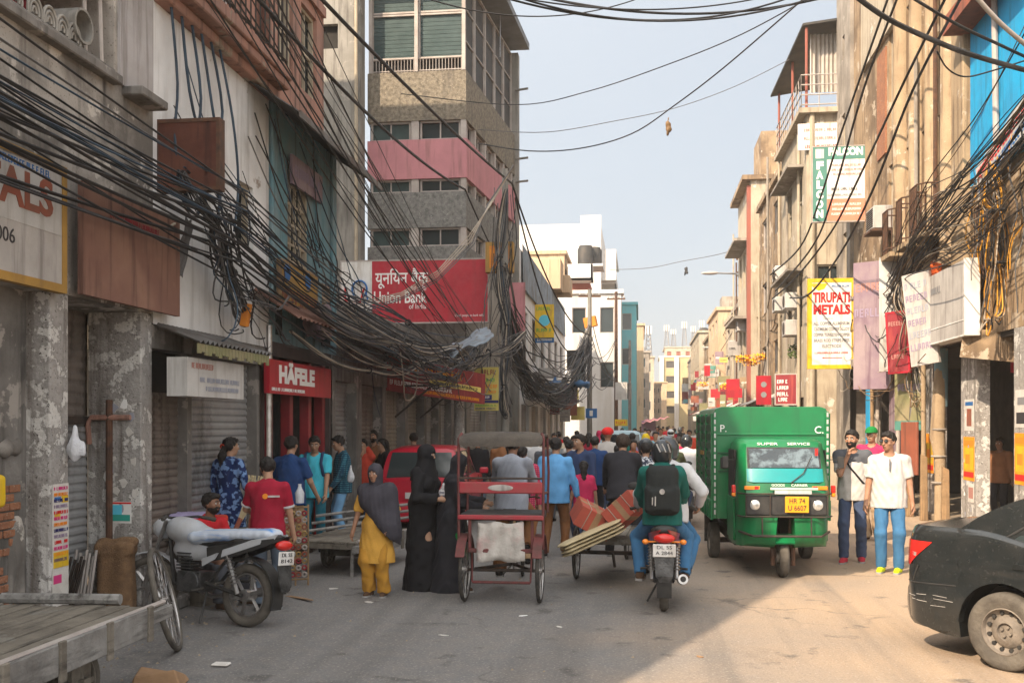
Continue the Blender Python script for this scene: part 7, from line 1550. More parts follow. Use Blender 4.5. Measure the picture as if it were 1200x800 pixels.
for k in range(26):
    y = rnd.uniform(10.3,16.2); z = rnd.uniform(4.6,6.4); a = Vector((-4.98,y,z)); b = Vector((-4.9,y+rnd.uniform(.4,3.5),rnd.uniform(3.6,4.6)))
    cable(crom([a, a.lerp(b,.35)+Vector((.06,rnd.uniform(-.4,.4),-rnd.uniform(0,.5))), a.lerp(b,.7)+Vector((.1,rnd.uniform(-.3,.5),-rnd.uniform(0,.4))), b]), rnd.choice((.006,.008,.011)), rnd.choice(cm), LW, 'wires over the white and blue walls')
LF = 'one of the cables in the heavy swag between the two left poles'; GF = 'swag between the left poles'
for k in range(24):
    a = P1+Vector((rnd.uniform(-.3,.3),0,-P1.z+rnd.uniform(3.6,5.2))); b = P2+Vector((rnd.uniform(-.3,.3),0,-P2.z+rnd.uniform(3.8,6.0)))
    cable(sagged(a, b, rnd.uniform(.5,2.1), 16, .03), rnd.choice((.012,.016,.022)), rnd.choice(cm+['cable_grey']), LF, GF)
for k in range(6):
    a = P2+Vector((0,0,-P2.z+rnd.uniform(4,7.5))); b = P3+Vector((0,0,-P3.z+rnd.uniform(4,8))); cable(sagged(a, b, rnd.uniform(.4,1.4), 12), .018, 'cable_black', 'one of the far cables between the second and third left poles', 'far left cables')
LV = 'one of the cables hanging down the first left pole'; GV = 'cables down the first left pole'
for k in range(12):
    a = P1+Vector((rnd.uniform(-.3,.3),-.15,-P1.z+rnd.uniform(6,9.2))); b = P1+Vector((rnd.uniform(-.8,.5),-.3,-P1.z+rnd.uniform(1.9,4.4))); cable(sagged(a, b, rnd.uniform(-.3,.6), 12, .05), rnd.choice((.010,.014)), rnd.choice(cm+['cable_grey']), LV, GV)
for k in range(6):
    q = at(rnd.uniform(600,690), rnd.uniform(425,455), 44); tgt = P2+Vector((0,0,-P2.z+rnd.uniform(5,6.6))); cable(sagged(q, tgt, rnd.uniform(.2,.9), 10, .05), .016, rnd.choice(cm), 'one of the loops below the second left pole', 'loops at the second left pole')
# sky crossings
LS = 'one of the black cables sagging across the top of the sky'; GS = 'cables across the top of the sky'
for (a, b, sg, r_) in (((560,-12,15),(965,-6,17),.45,.016),((575,-14,15),(945,-10,17),.48,.016),((590,-6,15),(900,-4,17),.22,.012),((615,-8,15.3),(1000,-12,17.4),.36,.020),((505,0,15),(760,-6,17),.3,.010)):
    cable(sagged(at(*a), at(*b), sg, 24), r_, 'cable_black', LS, GS, 6)
def poly(pts, r, mt, lab, n=5):
    P = [Vector(p) for p in pts]; out = []
    for i in range(len(P)-1):
        p0, p1, p2, p3 = P[max(0,i-1)],P[i],P[i+1],P[min(len(P)-1,i+2)]
        for s_ in range(6):
            f = s_/6; out.append(.5*((2*p1)+(p2-p0)*f+(2*p0-5*p1+4*p2-p3)*f*f+(3*p1-p0-3*p2+p3)*f**3))
    out.append(P[-1]); return cable(out, r, mt, lab, None, n)
poly([at(470,110,28),at(604,123,27),at(690,107,25),at(790,73,23),at(870,40,21),at(955,-6,19)], .013, 'cable_black', 'black cable rising across the sky from the bank building to the top right')
poly([at(560,168,27),at(620,177,26),at(680,174,25),at(740,157,24),at(790,124,23),at(850,78,21),at(945,-4,19)], .016, 'cable_black', 'black cable with a hanging scrap, rising to the top right')
poly([at(560,152,28),at(640,155,29),at(720,142,30),at(790,127,31),at(860,102,32),at(925,70,33)], .011, 'cable_grey', 'thin grey cable to the corrugated shed')
poly([at(715,316,70),at(760,314,64),at(800,306,60),at(850,296,56),at(900,276,50)], .02, 'cable_grey', 'far thin cable with a dark scrap low across the sky')
def scrap(label, p, s_):
    g = SDF(np.array(p)-s_*2, np.array(p)+s_*2, s_*.14); p = Vector(p); g.ell(p, (s_*.35,s_*.3,s_*.5), .0); g.ell(p+Vector((.1*s_,0,-.7*s_)), (s_*.42,s_*.3,s_*.4), s_*.2); g.ell(p+Vector((-.1*s_,0,-1.2*s_)), (s_*.2,s_*.15,s_*.4), s_*.2); g.cone(p+Vector((0,0,.2*s_)), p+Vector((0,0,1.1*s_)), s_*.08, s_*.05, s_*.1); g.wrinkle(s_*.15, 5/s_, 3)
    tag(obj('hanging_scrap', g.mesh('hanging_scrap'), MATS['cable_brown' if s_ < .3 else 'cable_black']), label, 'scrap')
scrap('dangling brown scrap caught on the black sky cable', at(783,146,23.2), .16); scrap('dark rag hanging from the far thin sky cable', at(804,315,60), .3)
# right bundles
for L4 in (((1042,-6),(984,161),(962,230),(938,289),(903,322)),((1053,-6),(1012,105),(976,230),(952,289),(909,341)),((1110,-6),(1060,95),(1001,220),(972,275),(932,326),(905,350)),((1128,-6),(1070,105),(1024,220),(986,295),(949,344),(926,349))):
    cable(crom([onX(p,q,4.9-.5*i/len(L4)) for i,(p,q) in enumerate(L4)]), .026, 'cable_black', 'one of the four thick black cables slanting down past the green sign', 'thick cables on the right', 6)
LR = 'one of the cables bunched along the sunny right facade'; GR = 'cables along the right facade'
for k in range(34):
    z0 = rnd.uniform(5.0,7.3); x = rnd.uniform(5.15,5.85); a = Vector((x,13.5,z0+rnd.gauss(.3,.5))); b = Vector((x+rnd.uniform(-.1,.1),20.5,z0*.75+1.05+rnd.gauss(0,.2))); c_ = Vector((rnd.uniform(5.6,5.95),rnd.uniform(23.5,28.2),rnd.uniform(3.9,5.6)))
    m1 = a.lerp(b,.5)-Vector((0,0,rnd.uniform(.05,.5))); m2 = b.lerp(c_,.5)-Vector((0,0,rnd.uniform(.0,.4)))
    cable(crom([a,m1,b,m2,c_]), rnd.choice((.008,.010,.012,.016)), rnd.choice(cm+['cable_brown','cable_grey','cable_pale']), LR, GR)
LR2 = 'one of the loose wires hanging down the sunny wall above the box sign'; 
for k in range(18):
    a = Vector((rnd.uniform(5.5,5.9),rnd.uniform(15.2,18.8),rnd.uniform(5.2,6.6))); b = a+Vector((rnd.uniform(-.1,.1),rnd.uniform(-.8,.9),-rnd.uniform(.9,2.4))); cable(sagged(a,b,rnd.uniform(-.2,.3),9,.03), rnd.choice((.007,.010,.013)), rnd.choice(['cable_brown','cable_pale','cable_orange','cable_black','cable_grey']), LR2, 'wires over the box sign')
LR3 = 'one of the wires looping among the signs in front of the arcade'
for k in range(26):
    a = Vector((rnd.uniform(5.3,5.9),rnd.uniform(18.5,30),rnd.uniform(3.2,4.9))); b = a+Vector((rnd.uniform(-.3,.2),rnd.uniform(.8,5),rnd.uniform(-1.0,.5))); cable(sagged(a,b,rnd.uniform(.1,.6),10,.03), rnd.choice((.008,.011,.015)), rnd.choice(['cable_brown','cable_black','cable_grey','cable_pale','cable_black']), LR3, 'wires among the arcade signs')
poly([at(995,-10,13.5),at(1040,22,13.7),at(1100,50,14),at(1150,68,14.2),at(1230,90,14.5)], .035, 'cable_black', 'thickest black cable across the top right corner', 6)
poly([at(1060,-8,14),at(1120,28,14.3),at(1170,52,14.6),at(1230,80,15)], .022, 'cable_black', 'second cable above the thickest one in the top right corner', 6)
poly([at(1098,60,14.2),at(1110,80,14.4),at(1130,90,14.6),at(1160,84,14.8),at(1230,62,15)], .012, 'cable_black', 'thin looping cable before the blue wall')
poly([at(1140,-8,13),at(1175,30,13.3),at(1230,75,13.8)], .03, 'frame_pale', 'pale pole like conduit crossing the top right corner', 8)
for k in range(8): 
    a = PR+Vector((rnd.uniform(-.7,.7),0,-PR.z+rnd.choice((8.6,9.4,10.1)))); b = Vector((rnd.uniform(4.6,6),rnd.uniform(70,110),rnd.uniform(4.5,8))); cable(sagged(a,b,rnd.uniform(.5,1.8),10), .022, 'cable_black', 'one of the far wires below the lattice arm pole', 'far right wires')
for k in range(7):
    a = PR+Vector((rnd.uniform(-.5,.5),0,-PR.z+rnd.uniform(4,9))); b = Vector((rnd.uniform(4.4,5.4),rnd.uniform(34,46),rnd.uniform(4.2,7))); cable(sagged(a,b,rnd.uniform(.4,1.4),10,.04), .02, rnd.choice(('cable_black','cable_brown')), 'one of the wires from the lattice arm pole back to the slim houses', 'wires at the lattice arm pole')

def bundle(label, pts, Rb, n, r, mats, group=None, seed=0):
    r_ = random.Random(seed); P = [Vector(p) for p in pts]; C_ = []
    for i in range(len(P)-1):
        p0, p1, p2, p3 = P[max(0,i-1)],P[i],P[i+1],P[min(len(P)-1,i+2)]
        for s_ in range(7): f = s_/7; C_.append(.5*((2*p1)+(p2-p0)*f+(2*p0-5*p1+4*p2-p3)*f*f+(3*p1-p0-3*p2+p3)*f**3))
    C_.append(P[-1]); N_ = len(C_); m = MB()
    for k in range(n):
        a0 = r_.uniform(0,6.3); w = r_.uniform(-3,3); q = Rb*r_.uniform(.3,1); lo = r_.uniform(0,1.6)*Rb; out = []
        for i, c in enumerate(C_):
            t = i/(N_-1); e = .35+.65*abs(math.sin(math.pi*t*(len(P)-1))); out.append(c+Vector((q*e*math.cos(a0+w*t),q*e*.5*math.sin(a0*2+w*t),q*e*math.sin(a0+w*t)-lo*e*e)))
        m.tube(out, r*r_.uniform(.7,1.35), 4, k%len(mats))
    b = MB()
    for i in range(7, N_-3, 7): b.ring(C_[i], (C_[i+1]-C_[i-1]), Rb*.45, Rb*.10, 10, 5)
    o = obj('cable_bundle', m, [MATS[x] for x in mats], smooth=60); obj('tie', b, MATS['cable_black'], o); return tag(o, label, 'cable bundle', group)
bm1 = ['cable_black','cable_grey','cable_black','cable_blue','cable_black']; bm2 = ['cable_grey','cable_pale','cable_black','cable_grey']
LBn = 'one of the thick sagging bundles of grey cables over the left shops'; GBn = 'cable bundles over the left shops'
for k in range(8):
    z = 3.08+.075*k; x = -4.5+.09*k; y = 14.0+rnd.uniform(-.6,.6)
    bundle(LBn, [(x-.3,y,z+.15),(x,y+3,z-.05+rnd.uniform(-.25,.2)),(x+.2,y+6.5,z-.1+rnd.uniform(-.35,.25)),(x+.1,y+9.5,z+rnd.uniform(-.25,.3)),(x-.1,y+13,z+.7)], .11, 6, .010, bm1 if k%2 else bm2, GBn, k)
bundle('heavy black swag of bundled cables from the first left pole down to the second', [P1+Vector((0,0,5.0-P1.z)),at(612,432,32),at(640,462,37),at(668,458,41),P2+Vector((0,0,5.6-P2.z))], .34, 34, .016, bm1, None, 41)
bundle('second swag of grey cables below the first left pole', [P1+Vector((0,-.2,6.2-P1.z)),at(606,410,31),at(628,440,36),at(662,446,41),P2+Vector((0,0,6.4-P2.z))], .26, 22, .015, bm2, None, 42)
bundle('matted column of cables clinging to the first left pole', [P1+Vector((.05,-.18,8.2-P1.z)),P1+Vector((-.12,-.2,6.4-P1.z)),P1+Vector((.1,-.22,4.6-P1.z)),P1+Vector((.0,-.2,3.0-P1.z)),P1+Vector((.1,-.2,2.2-P1.z))], .18, 16, .011, bm1+['cable_pale'], None, 43)
bundle('matted cables round the stickered pole', [P0+Vector((-.6,-.3,3.9-P0.z)),P0+Vector((0,-.2,3.5-P0.z)),P0+Vector((.7,.2,3.7-P0.z)),P0+Vector((1.5,1.2,4.3-P0.z))], .2, 16, .011, bm2, None, 44)
bundle('dense knot of cables behind the rusty box panel', [(-4.75,10.2,4.6),(-4.65,10.8,4.2),(-4.72,11.4,3.7),(-4.8,12.2,3.3)], .16, 20, .010, bm1+['cable_grey'], None, 45)
LRb = 'one of the thick slanting cable bundles along the sunny facade'
for k in range(2):
    z = 5.4+.5*k; x = 5.45-.03*k; bundle(LRb, [(x,14.5,z+.7),(x-.05,18,z+.15+rnd.uniform(-.1,.1)),(x+.1,22,z-.3+rnd.uniform(-.15,.1)),(x+.35,25.5,z-.7),(x+.45,28.2,z-.9)], .13, 7, .011, bm1 if k%2 else ['cable_black','cable_brown','cable_black'], 'cable bundles on the sunny facade', 50+k)
bundle('hanging mass of brown and yellow wires over the arcade mouth', [(5.7,17.6,6.2),(5.75,17.4,5.4),(5.85,17.7,4.6),(5.7,17.5,3.7)], .3, 22, .010, ['cable_brown','cable_orange','cable_black','cable_pale'], None, 60)
bundle('mass of wires dropping between the arcade signs', [(5.5,22.5,4.9),(5.6,22.3,4.2),(5.75,22.6,3.4),(5.8,22.2,2.6)], .28, 20, .010, ['cable_brown','cable_black','cable_grey','cable_pale'], None, 61)
# ================================================================ people
M_('skin_a', (.36,.195,.125), (.32,.165,.10), scale=7, rough=.55, bump=.03); M_('skin_b', (.40,.23,.15), (.35,.20,.125), scale=7, rough=.55, bump=.03); M_('skin_c', (.25,.13,.08), (.21,.105,.065), scale=7, rough=.55, bump=.03)
M_('hair', (.012,.010,.009), (.02,.016,.014), scale=30, rough=.5, bump=.3, bscale=120); M_('hair_brown', (.05,.03,.02), (.03,.02,.015), scale=30, rough=.5, bump=.3, bscale=120)
M_('eye_white', (.6,.58,.55), rough=.3, bump=0); M_('lips', (.20,.075,.06), rough=.5, bump=0); M_('shoe_sole', (.30,.29,.28), rough=.8, bump=0); M_('zip_grey', (.22,.22,.22), rough=.5, bump=0); M_('dark_visor', (.02,.022,.025), rough=.1, bump=0, spec=.6)
def cloth(name, rgb, rough=.85, k=.8): return mat(name, srgb(*rgb), tuple(x*k for x in srgb(*rgb)), scale=5, rough=rough, bump=.12, bscale=70)
cloth('c_mustard', (204,154,66)); cloth('c_mustard2', (184,134,50)); cloth('c_charcoal', (62,60,68)); cloth('c_black', (24,24,28)); cloth('c_black2', (40,40,46)); cloth('c_maroon', (150,22,48)); cloth('c_red', (196,34,44)); cloth('c_navy', (30,62,110)); cloth('c_turq', (70,186,208)); cloth('c_teal', (30,104,122)); cloth('c_jeans', (70,116,160)); cloth('c_jeans2', (92,104,118)); cloth('c_jeans_lt', (120,168,208)); cloth('c_jeans_dk', (62,76,104)); cloth('c_jeans_br', (58,106,146)); cloth('c_khaki', (168,138,104)); cloth('c_orange', (206,72,52)); cloth('c_brown', (140,96,66)); cloth('c_brown2', (132,88,54)); cloth('c_grey', (158,164,176)); cloth('c_blue', (98,160,212)); cloth('c_dkblue', (48,64,98)); cloth('c_pink', (196,44,88)); cloth('c_white', (188,184,180)); cloth('c_offwhite', (196,196,198)); cloth('c_green', (18,92,84)); cloth('c_yellow', (222,190,40)); cloth('c_redcap', (220,40,40)); cloth('c_lilac', (170,160,196)); cloth('c_tan', (176,150,122)); cloth('c_olive', (98,102,70)); cloth('c_greyd', (84,86,92)); cloth('c_sky', (126,190,214)); cloth('c_greentr', (20,120,56))
cloth('sh_black', (30,28,28)); cloth('sh_brown', (84,62,46)); cloth('sh_yellow', (190,200,20)); cloth('sh_red', (190,50,66)); cloth('pack_black', (34,38,38)); cloth('pack_grey', (84,80,86))
def helm(name, rgb): return mat(name, srgb(*rgb), None, rough=.25, bump=0, coat=.4)
helm('helmet_black', (38,42,46)); helm('helmet_dark', (58,62,66)); helm('helmet_blue', (44,56,72)); helm('helmet_white', (210,214,216))
def pattern(name, base, fg, kind, sc):
    m = bpy.data.materials.new(name); m.use_nodes = True; N = m.node_tree.nodes; L = m.node_tree.links; b = N['Principled BSDF']; b.inputs['Roughness'].default_value = .85; b.inputs['Specular IOR Level'].default_value = .2
    tc = N.new('ShaderNodeTexCoord').outputs['Object']; x = N.new('ShaderNodeMix'); x.data_type = 'RGBA'; x.inputs[6].default_value = col(base); x.inputs[7].default_value = col(fg)
    if kind == 'plaid':
        ws = []
        for ax in ('X','Z'):
            w = N.new('ShaderNodeTexWave'); w.bands_direction = ax; w.inputs['Scale'].default_value = sc; w.inputs['Distortion'].default_value = .3; L.new(tc, w.inputs['Vector']); ws.append(w.outputs['Fac'])
        a = N.new('ShaderNodeMath'); a.operation = 'MULTIPLY'; L.new(ws[0], a.inputs[0]); L.new(ws[1], a.inputs[1]); L.new(a.outputs[0], x.inputs[0])
    else:
        v = N.new('ShaderNodeTexNoise' if kind == 'blot' else 'ShaderNodeTexVoronoi'); v.inputs['Scale'].default_value = sc; L.new(tc, v.inputs['Vector'])
        r = N.new('ShaderNodeMapRange'); lo, hi = ((.5,.56) if kind == 'blot' else (.28,.36)); r.inputs['From Min'].default_value = lo; r.inputs['From Max'].default_value = hi; L.new(v.outputs[0], r.inputs['Value']); L.new(r.outputs[0], x.inputs[0])
    L.new(x.outputs[2], b.inputs['Base Color']); MATS[name] = m
pattern('p_bluefloral', srgb(28,44,86), srgb(112,142,186), 'blot', 15); pattern('p_plaid', srgb(24,62,84), srgb(80,140,156), 'plaid', 9); pattern('p_pinkcheck', srgb(150,46,72), srgb(214,92,118), 'plaid', 11); pattern('p_leaf', srgb(52,58,72), srgb(190,192,198), 'blot', 20); pattern('p_strip', srgb(200,196,196), srgb(70,68,90), 'plaid', 8)
V = .0125
def wp(px, d): p = at(px, HZ, d); return (p.x, p.y, 0)
def top_h(py, d, z0=0): return EYE-(py-HZ)/FL*d-z0
# woman in yellow with the dark shawl
o, J = person('woman in mustard tunic and trousers with a charcoal shawl over her head', wp(441,11.62), R(176), h=top_h(547,11.62)+.02, fem=True, skin='skin_a', top=('kurta','c_mustard','elbow',-.48), bottom=('loose','c_mustard2'), shoe='sh_brown', hair='scarfc_charcoal', vox=V, head=(-8,-4), hands=((-.19,.10,.80),(.27,.04,.72)), mouth=True)
s_ = J['s']; g = SDF(J['lo']-.05, J['hi']+.05, .013); tp = J['tp']; Rn = np.array(J['Rl'])
g.ell(tp(.0,.02,.35), (.205*s_,.195*s_,.20*s_), .05, Rn); g.cone(tp(-.17,0,.46), tp(.17,0,.46), .09*s_, .09*s_, .05); g.cone(tp(-.17,.02,.44), tp(-.22,.05,-.10), .12*s_, .13*s_, .06); g.cone(tp(.10,.09,.36), tp(-.15,.10,.02), .09*s_, .12*s_, .08); g.cone(tp(-.22,.04,-.02), tp(-.27,-.02,-.28), .11*s_, .06*s_, .05)
g.cone(tp(0,0,.48), tp(0,0,.7), .085*s_, .09*s_, 0, neg=True); g.wrinkle(.011, 30, 12); g.plane(tp(.13,0,.20), (.70,.0,-.71)); obj('shawl', g.mesh('shawl'), MATS['c_charcoal'], o)
# two women in black
o, J = person('woman in a full black robe and face veil, taller of the two', wp(497,12.15), R(-108), h=top_h(522,12.15)-.01, fem=True, skin='skin_b', top=('robe','c_black','long'), hair='veilc_black', vox=V, shoe='sh_brown', hands=((-.10,.26,1.06),(.16,.28,1.08)), feet=((-.08,.0,0),(.10,.08,0)), mouth=False)
g = SDF((-.2,.15,.95), (.3,.5,1.35), .012); g.ell((.05,.31,1.14), (.10,.07,.09), 0); g.ell((.07,.33,1.22),(.05,.05,.05),.02); g.wrinkle(.01, 40, 1); b = obj('cloth_bundle', g.mesh('cloth_bundle'), MATS['p_strip']); M0 = o.matrix_basis.copy()
b.location = wp(497,12.15); b.rotation_euler = (0,0,R(-108)); tag(b, 'small pale patterned cloth bundle held by the veiled woman', 'bundle')
o, J = person('woman in black robe with bare face, shorter, leaning at the rickshaw', wp(527,12.0), R(-80), h=top_h(536,12.05)+.03, fem=True, skin='skin_b', top=('robe','c_black2','long',-.80), bottom=('loose','c_greentr'), hair='scarfc_black2', vox=V, shoe='sh_brown', lean=8, hands=((-.12,.40,1.02),(.14,.36,.98)), feet=((-.08,-.04,0),(.10,.12,0)))
# maroon shirt man
o, J = person('man in maroon polo shirt with white collar seen from behind', wp(314,10.75), R(12), h=top_h(539,10.75)+.02, skin='skin_b', top=('tee','c_maroon','short',-.14), bottom=('jeans','c_jeans2'), shoe='sh_black', hair='short', vox=V, head=(18,-14), hands=((-.20,.33,.98),(.25,.10,.80)), face=True)
g = SDF(np.array(J['tp'](0,0,.5))-.15, np.array(J['tp'](0,0,.5))+.15, .009); g.cone(J['tp'](0,-.008,.475), J['tp'](0,-.004,.525), .078*J['s'], .072*J['s'], 0); g.cone(J['tp'](0,.0,.42), J['tp'](0,.012,.62), .058*J['s'], .066*J['s'], 0, neg=True); g.plane(J['tp'](0,0,.475), (0,0,-1)); g.plane(J['tp'](0,0,.53), (0,0,1)); obj('collar', g.mesh('collar'), MATS['c_offwhite'], o)
for i in (0,1):
    c = MB(); a_ = J['sh'][i].lerp(J['elb'][i],.72); c_ = J['sh'][i].lerp(J['elb'][i],.80); c.tube([a_,c_], .071*J['s'], 14); obj('cuff', c, MATS['c_offwhite'], o, smooth=50)
pr = MB(); pr.disc(J['tp'](-.01,-.142,.37), J['Rl']@Vector((0,1,.05)), .028, .02, 14); obj('print', pr, MATS['ink_orange'], o); pr = MB(); pr.bc(J['tp'](.085,-.137,.368), (.12,.02,.018)); obj('print', pr, MATS['sign_white'], o)
# seated man in red
o, J = person('seated man in red tee shirt with moustache beside the parked motorcycle', wp(240,11.15), R(-118), h=1.66, pel=(0,0,.44), lean=8, skin='skin_c', top=('tee','c_red','short',-.08), bottom=('loose','c_greyd'), shoe='sh_brown', hair='short', vox=V, hands=((-.12,.40,.66),(.22,.42,.62)), feet=((-.2,.42,0),(.16,.46,0)), head=(14,6), beard=True)
st = MB(); st.box((-.18,-.15,0),(.18,.15,.32)); st.box((-.2,-.17,.32),(.2,.17,.345)); so = obj('stool', st, MATS['wood_old'], bev=.01); so.location = wp(240,11.15); so.rotation_euler = (0,0,R(-118)); tag(so, 'low wooden stool under the seated man in red', 'stool')
# woman in blue pattern
x, y, _ = wp(268,12.55)
o, J = person('woman in dark blue floral suit with tied hair before the shutter', (x,y,.14), R(-14), h=top_h(516,12.55,.14)+.02, fem=True, skin='skin_b', top=('kurta','p_bluefloral','long',-.50), bottom=('loose','p_bluefloral'), shoe='sh_brown', hair='tied', vox=V, hands=((-.27,.06,.82),(.29,.14,.86)), head=(-28,0))
b = MB(); b.ring(J['hp'](0,-.105,.0), (0,1,.6), .036, .012, 14, 8); obj('hair_band', b, MATS['c_orange'], o, smooth=60)
o, J = person('man in navy tee shirt and khaki trousers seen from behind', wp(340,14.2), R(-8), h=top_h(512,14.2), skin='skin_b', top=('tee','c_navy','short',-.12), bottom=('jeans','c_khaki'), shoe='sh_black', hair='short', vox=V, hands=((-.20,.25,1.0),(.30,.22,.95)), fat=1.08)
o, J = person('man in turquoise shirt with backpack straps looking down', wp(369,15.6), R(186), h=top_h(511,15.6), skin='skin_b', top=('shirt','c_turq','short',-.12), bottom=('jeans','c_teal'), shoe='sh_black', hair='short', vox=V, hands=((-.2,.20,.85),(.2,.24,.95)), head=(10,-18)); backpack(J, o, 'pack_black', 'c_dkblue', .9)
o, J = person('man in teal plaid shirt and light jeans turned to the left', wp(401,16.9), R(118), h=top_h(511,16.9), skin='skin_b', top=('shirt','p_plaid','long',-.12), bottom=('jeans','c_jeans_lt'), shoe='sh_black', hair='short', vox=V, hands=((-.2,.22,.92),(.27,.05,.82)), head=(0,-14))
pb_ = SDF((-.1,-.1,-.2),(.1,.1,.2),.012); pb_.ell((0,0,-.03),(.06,.05,.10),0); pb_.cone((0,0,.05),(0,0,.15),.03,.008,.03); pb_.wrinkle(.01,50,2); po = obj('carrier_bag', pb_.mesh('carrier_bag'), MATS['plastic_bag']); po.location = at(411,556,16.6); tag(po, 'white plastic carrier bag in the hand of the man in plaid', 'bag')
person('man in orange red tee shirt holding his hand to his face', wp(426,19.3), R(170), h=top_h(515,19.3), skin='skin_b', top=('tee','c_orange','short',-.10), bottom=('jeans','c_jeans_br'), shoe='sh_black', hair='short', vox=.016, hands=((-.06,.17,1.42),(.2,.15,1.0)))
person('bearded man in brown shirt behind the orange shirted man', wp(438,20.6), R(176), h=top_h(505,20.6), skin='skin_b', top=('shirt','c_brown','long',-.2), bottom=('jeans','c_greyd'), shoe='sh_black', hair='short', vox=.016, beard=True)
person('dark haired woman in black beside the bearded man', wp(450,19.6), R(120), h=top_h(515,19.6), fem=True, skin='skin_b', top=('kurta','c_black','long',-.45), bottom=('loose','c_black2'), shoe='sh_brown', hair='long', vox=.017)
person('dark haired man seen just over the red hatchback', wp(485,21.5), R(20), h=top_h(508,21.5), skin='skin_b', top=('shirt','c_greyd','long'), bottom=('jeans','c_black2'), shoe='sh_black', hair='short', vox=.02)
# rickshaw rider
o, J = person('rickshaw puller in pale grey shirt on the saddle of the red rickshaw', (-1.50,11.15,0), 0, h=1.66, pel=(0,.80,1.05), lean=10, skin='skin_c', top=('shirt','c_grey','long',-.12), bottom=('loose','c_brown2'), shoe='sh_black', hair='short', vox=.013, hands=((-.26,1.36,1.07),(.26,1.36,1.07)), feet=((-.16,.92,.14),(.16,.92,.44)), kpoles=((-.3,1,.3),(.3,1,.3)), face=False)
o, J = person('person in pink check shirt with a grey backpack beyond the rickshaw', wp(611,14.3), R(6), h=top_h(523,14.3), skin='skin_b', top=('shirt','p_pinkcheck','long',-.12), bottom=('jeans','c_khaki'), shoe='sh_black', hair='short', vox=.015, face=False); backpack(J, o, 'pack_grey', 'pack_grey', .85)
o, J = person('man in sky blue shirt and brown trousers walking away', wp(651,15.1), R(-6), h=top_h(514,15.1), skin='skin_b', top=('shirt','c_blue','long',-.14), bottom=('jeans','c_brown2'), shoe='sh_black', hair='short', vox=.0135, feet=((-.15,-.10,.0),(.12,.12,.0)), hands=((-.28,-.06,.82),(.34,.10,.80)), face=False, fat=1.05)
person('young man in dark blue jacket facing this way in the crowd', wp(681,16.8), R(150), h=top_h(510,16.8), skin='skin_b', top=('jacket','c_dkblue','long'), bottom=('jeans','c_jeans_dk'), shoe='sh_black', hair='short', vox=.016, head=(-20,0))
person('child in bright pink top beside the man in the blue jacket', wp(684,16.0), R(5), h=1.36, fem=True, skin='skin_b', top=('tee','c_pink','short',-.16), bottom=('jeans','c_jeans_dk'), shoe='sh_black', hair='long', vox=.015, face=False)
o, J = person('brown haired rider in black jacket pedalling the cargo tricycle', (-.30,12.95,0), R(-3), h=1.68, pel=(0,1.06,1.04), lean=14, skin='skin_b', top=('jacket','c_black2','long',-.13), bottom=('jeans','c_black'), shoe='sh_black', hair='curly', vox=.0135, hands=((-.27,1.53,1.07),(.27,1.53,1.07)), feet=((-.18,1.2,.14),(.18,1.2,.42)), kpoles=((-.3,1,.3),(.3,1,.3)), face=False)
for h_ in o.children:
    if h_.name.startswith('hair'): h_.data.materials[0] = MATS['hair_brown']
# motorcycle with two riders
bx, by, _ = MB_POS
o, J = person('pillion rider in dark green shirt and glossy helmet with black backpack', (bx-.02,by,0), R(-1), h=1.70, pel=(0,.20,.97), lean=6, skin='skin_b', top=('jacket','c_green','long',-.1), bottom=('jeans','c_jeans_br'), shoe='sh_brown', hair='helmet_black', vox=.0115, hands=((-.20,.62,1.05),(.20,.62,1.05)), feet=((-.235,.30,.27,12),(.235,.30,.27,12)), kpoles=((-.42,1,.35),(.42,1,.35)), poles=((-1,-.6,-.5),(1,-.6,-.5)), face=False)
bk = backpack(J, o, 'pack_black', 'pack_black', 1.12); e = MB(); e.disc(J['tp'](.0,-.345,.25), (0,1,0), .028, .03, 16); obj('badge', e, MATS['sign_grey'], bk); e = MB(); e.tube([J['tp'](-.07,-.34,.20),J['tp'](-.072,-.345,.10)], .007, 5); obj('zip_pull', e, MATS['sign_grey'], bk); e = MB(); e.tube([J['tp'](-.10,-.34,.19),J['tp'](-.102,-.345,.11)], .007, 5); obj('zip_pull', e, MATS['sign_grey'], bk)
hs = MB(); 
for q in (-.5,0,.5): hs.tube([J['hp'](.105*math.sin(q)*1.2,-.05-.085*math.cos(q),.09-.0*abs(q)), J['hp'](.118*math.sin(q+.35)*1.0,-.145*math.cos(q+.3),.0)], .008, 5)
obj('helmet_stripe', hs, MATS['sign_grey'], [c for c in o.children if c.name.startswith('helmet')][0])
o, J = person('driver in pale jacket and dark helmet ahead of the pillion rider', (bx+.03,by,0), R(-1), h=1.78, pel=(.02,.58,.97), lean=10, skin='skin_b', top=('jacket','c_offwhite','long',-.1), bottom=('jeans','c_jeans_br'), shoe='sh_black', hair='helmet_dark', vox=.013, hands=((-.32,.86,1.04),(.36,.86,1.04)), feet=((-.22,.52,.30),(.22,.52,.30)), kpoles=((-.35,1,.4),(.35,1,.4)), poles=((-.5,-.3,-1),(.9,-.3,-.8)), face=False)
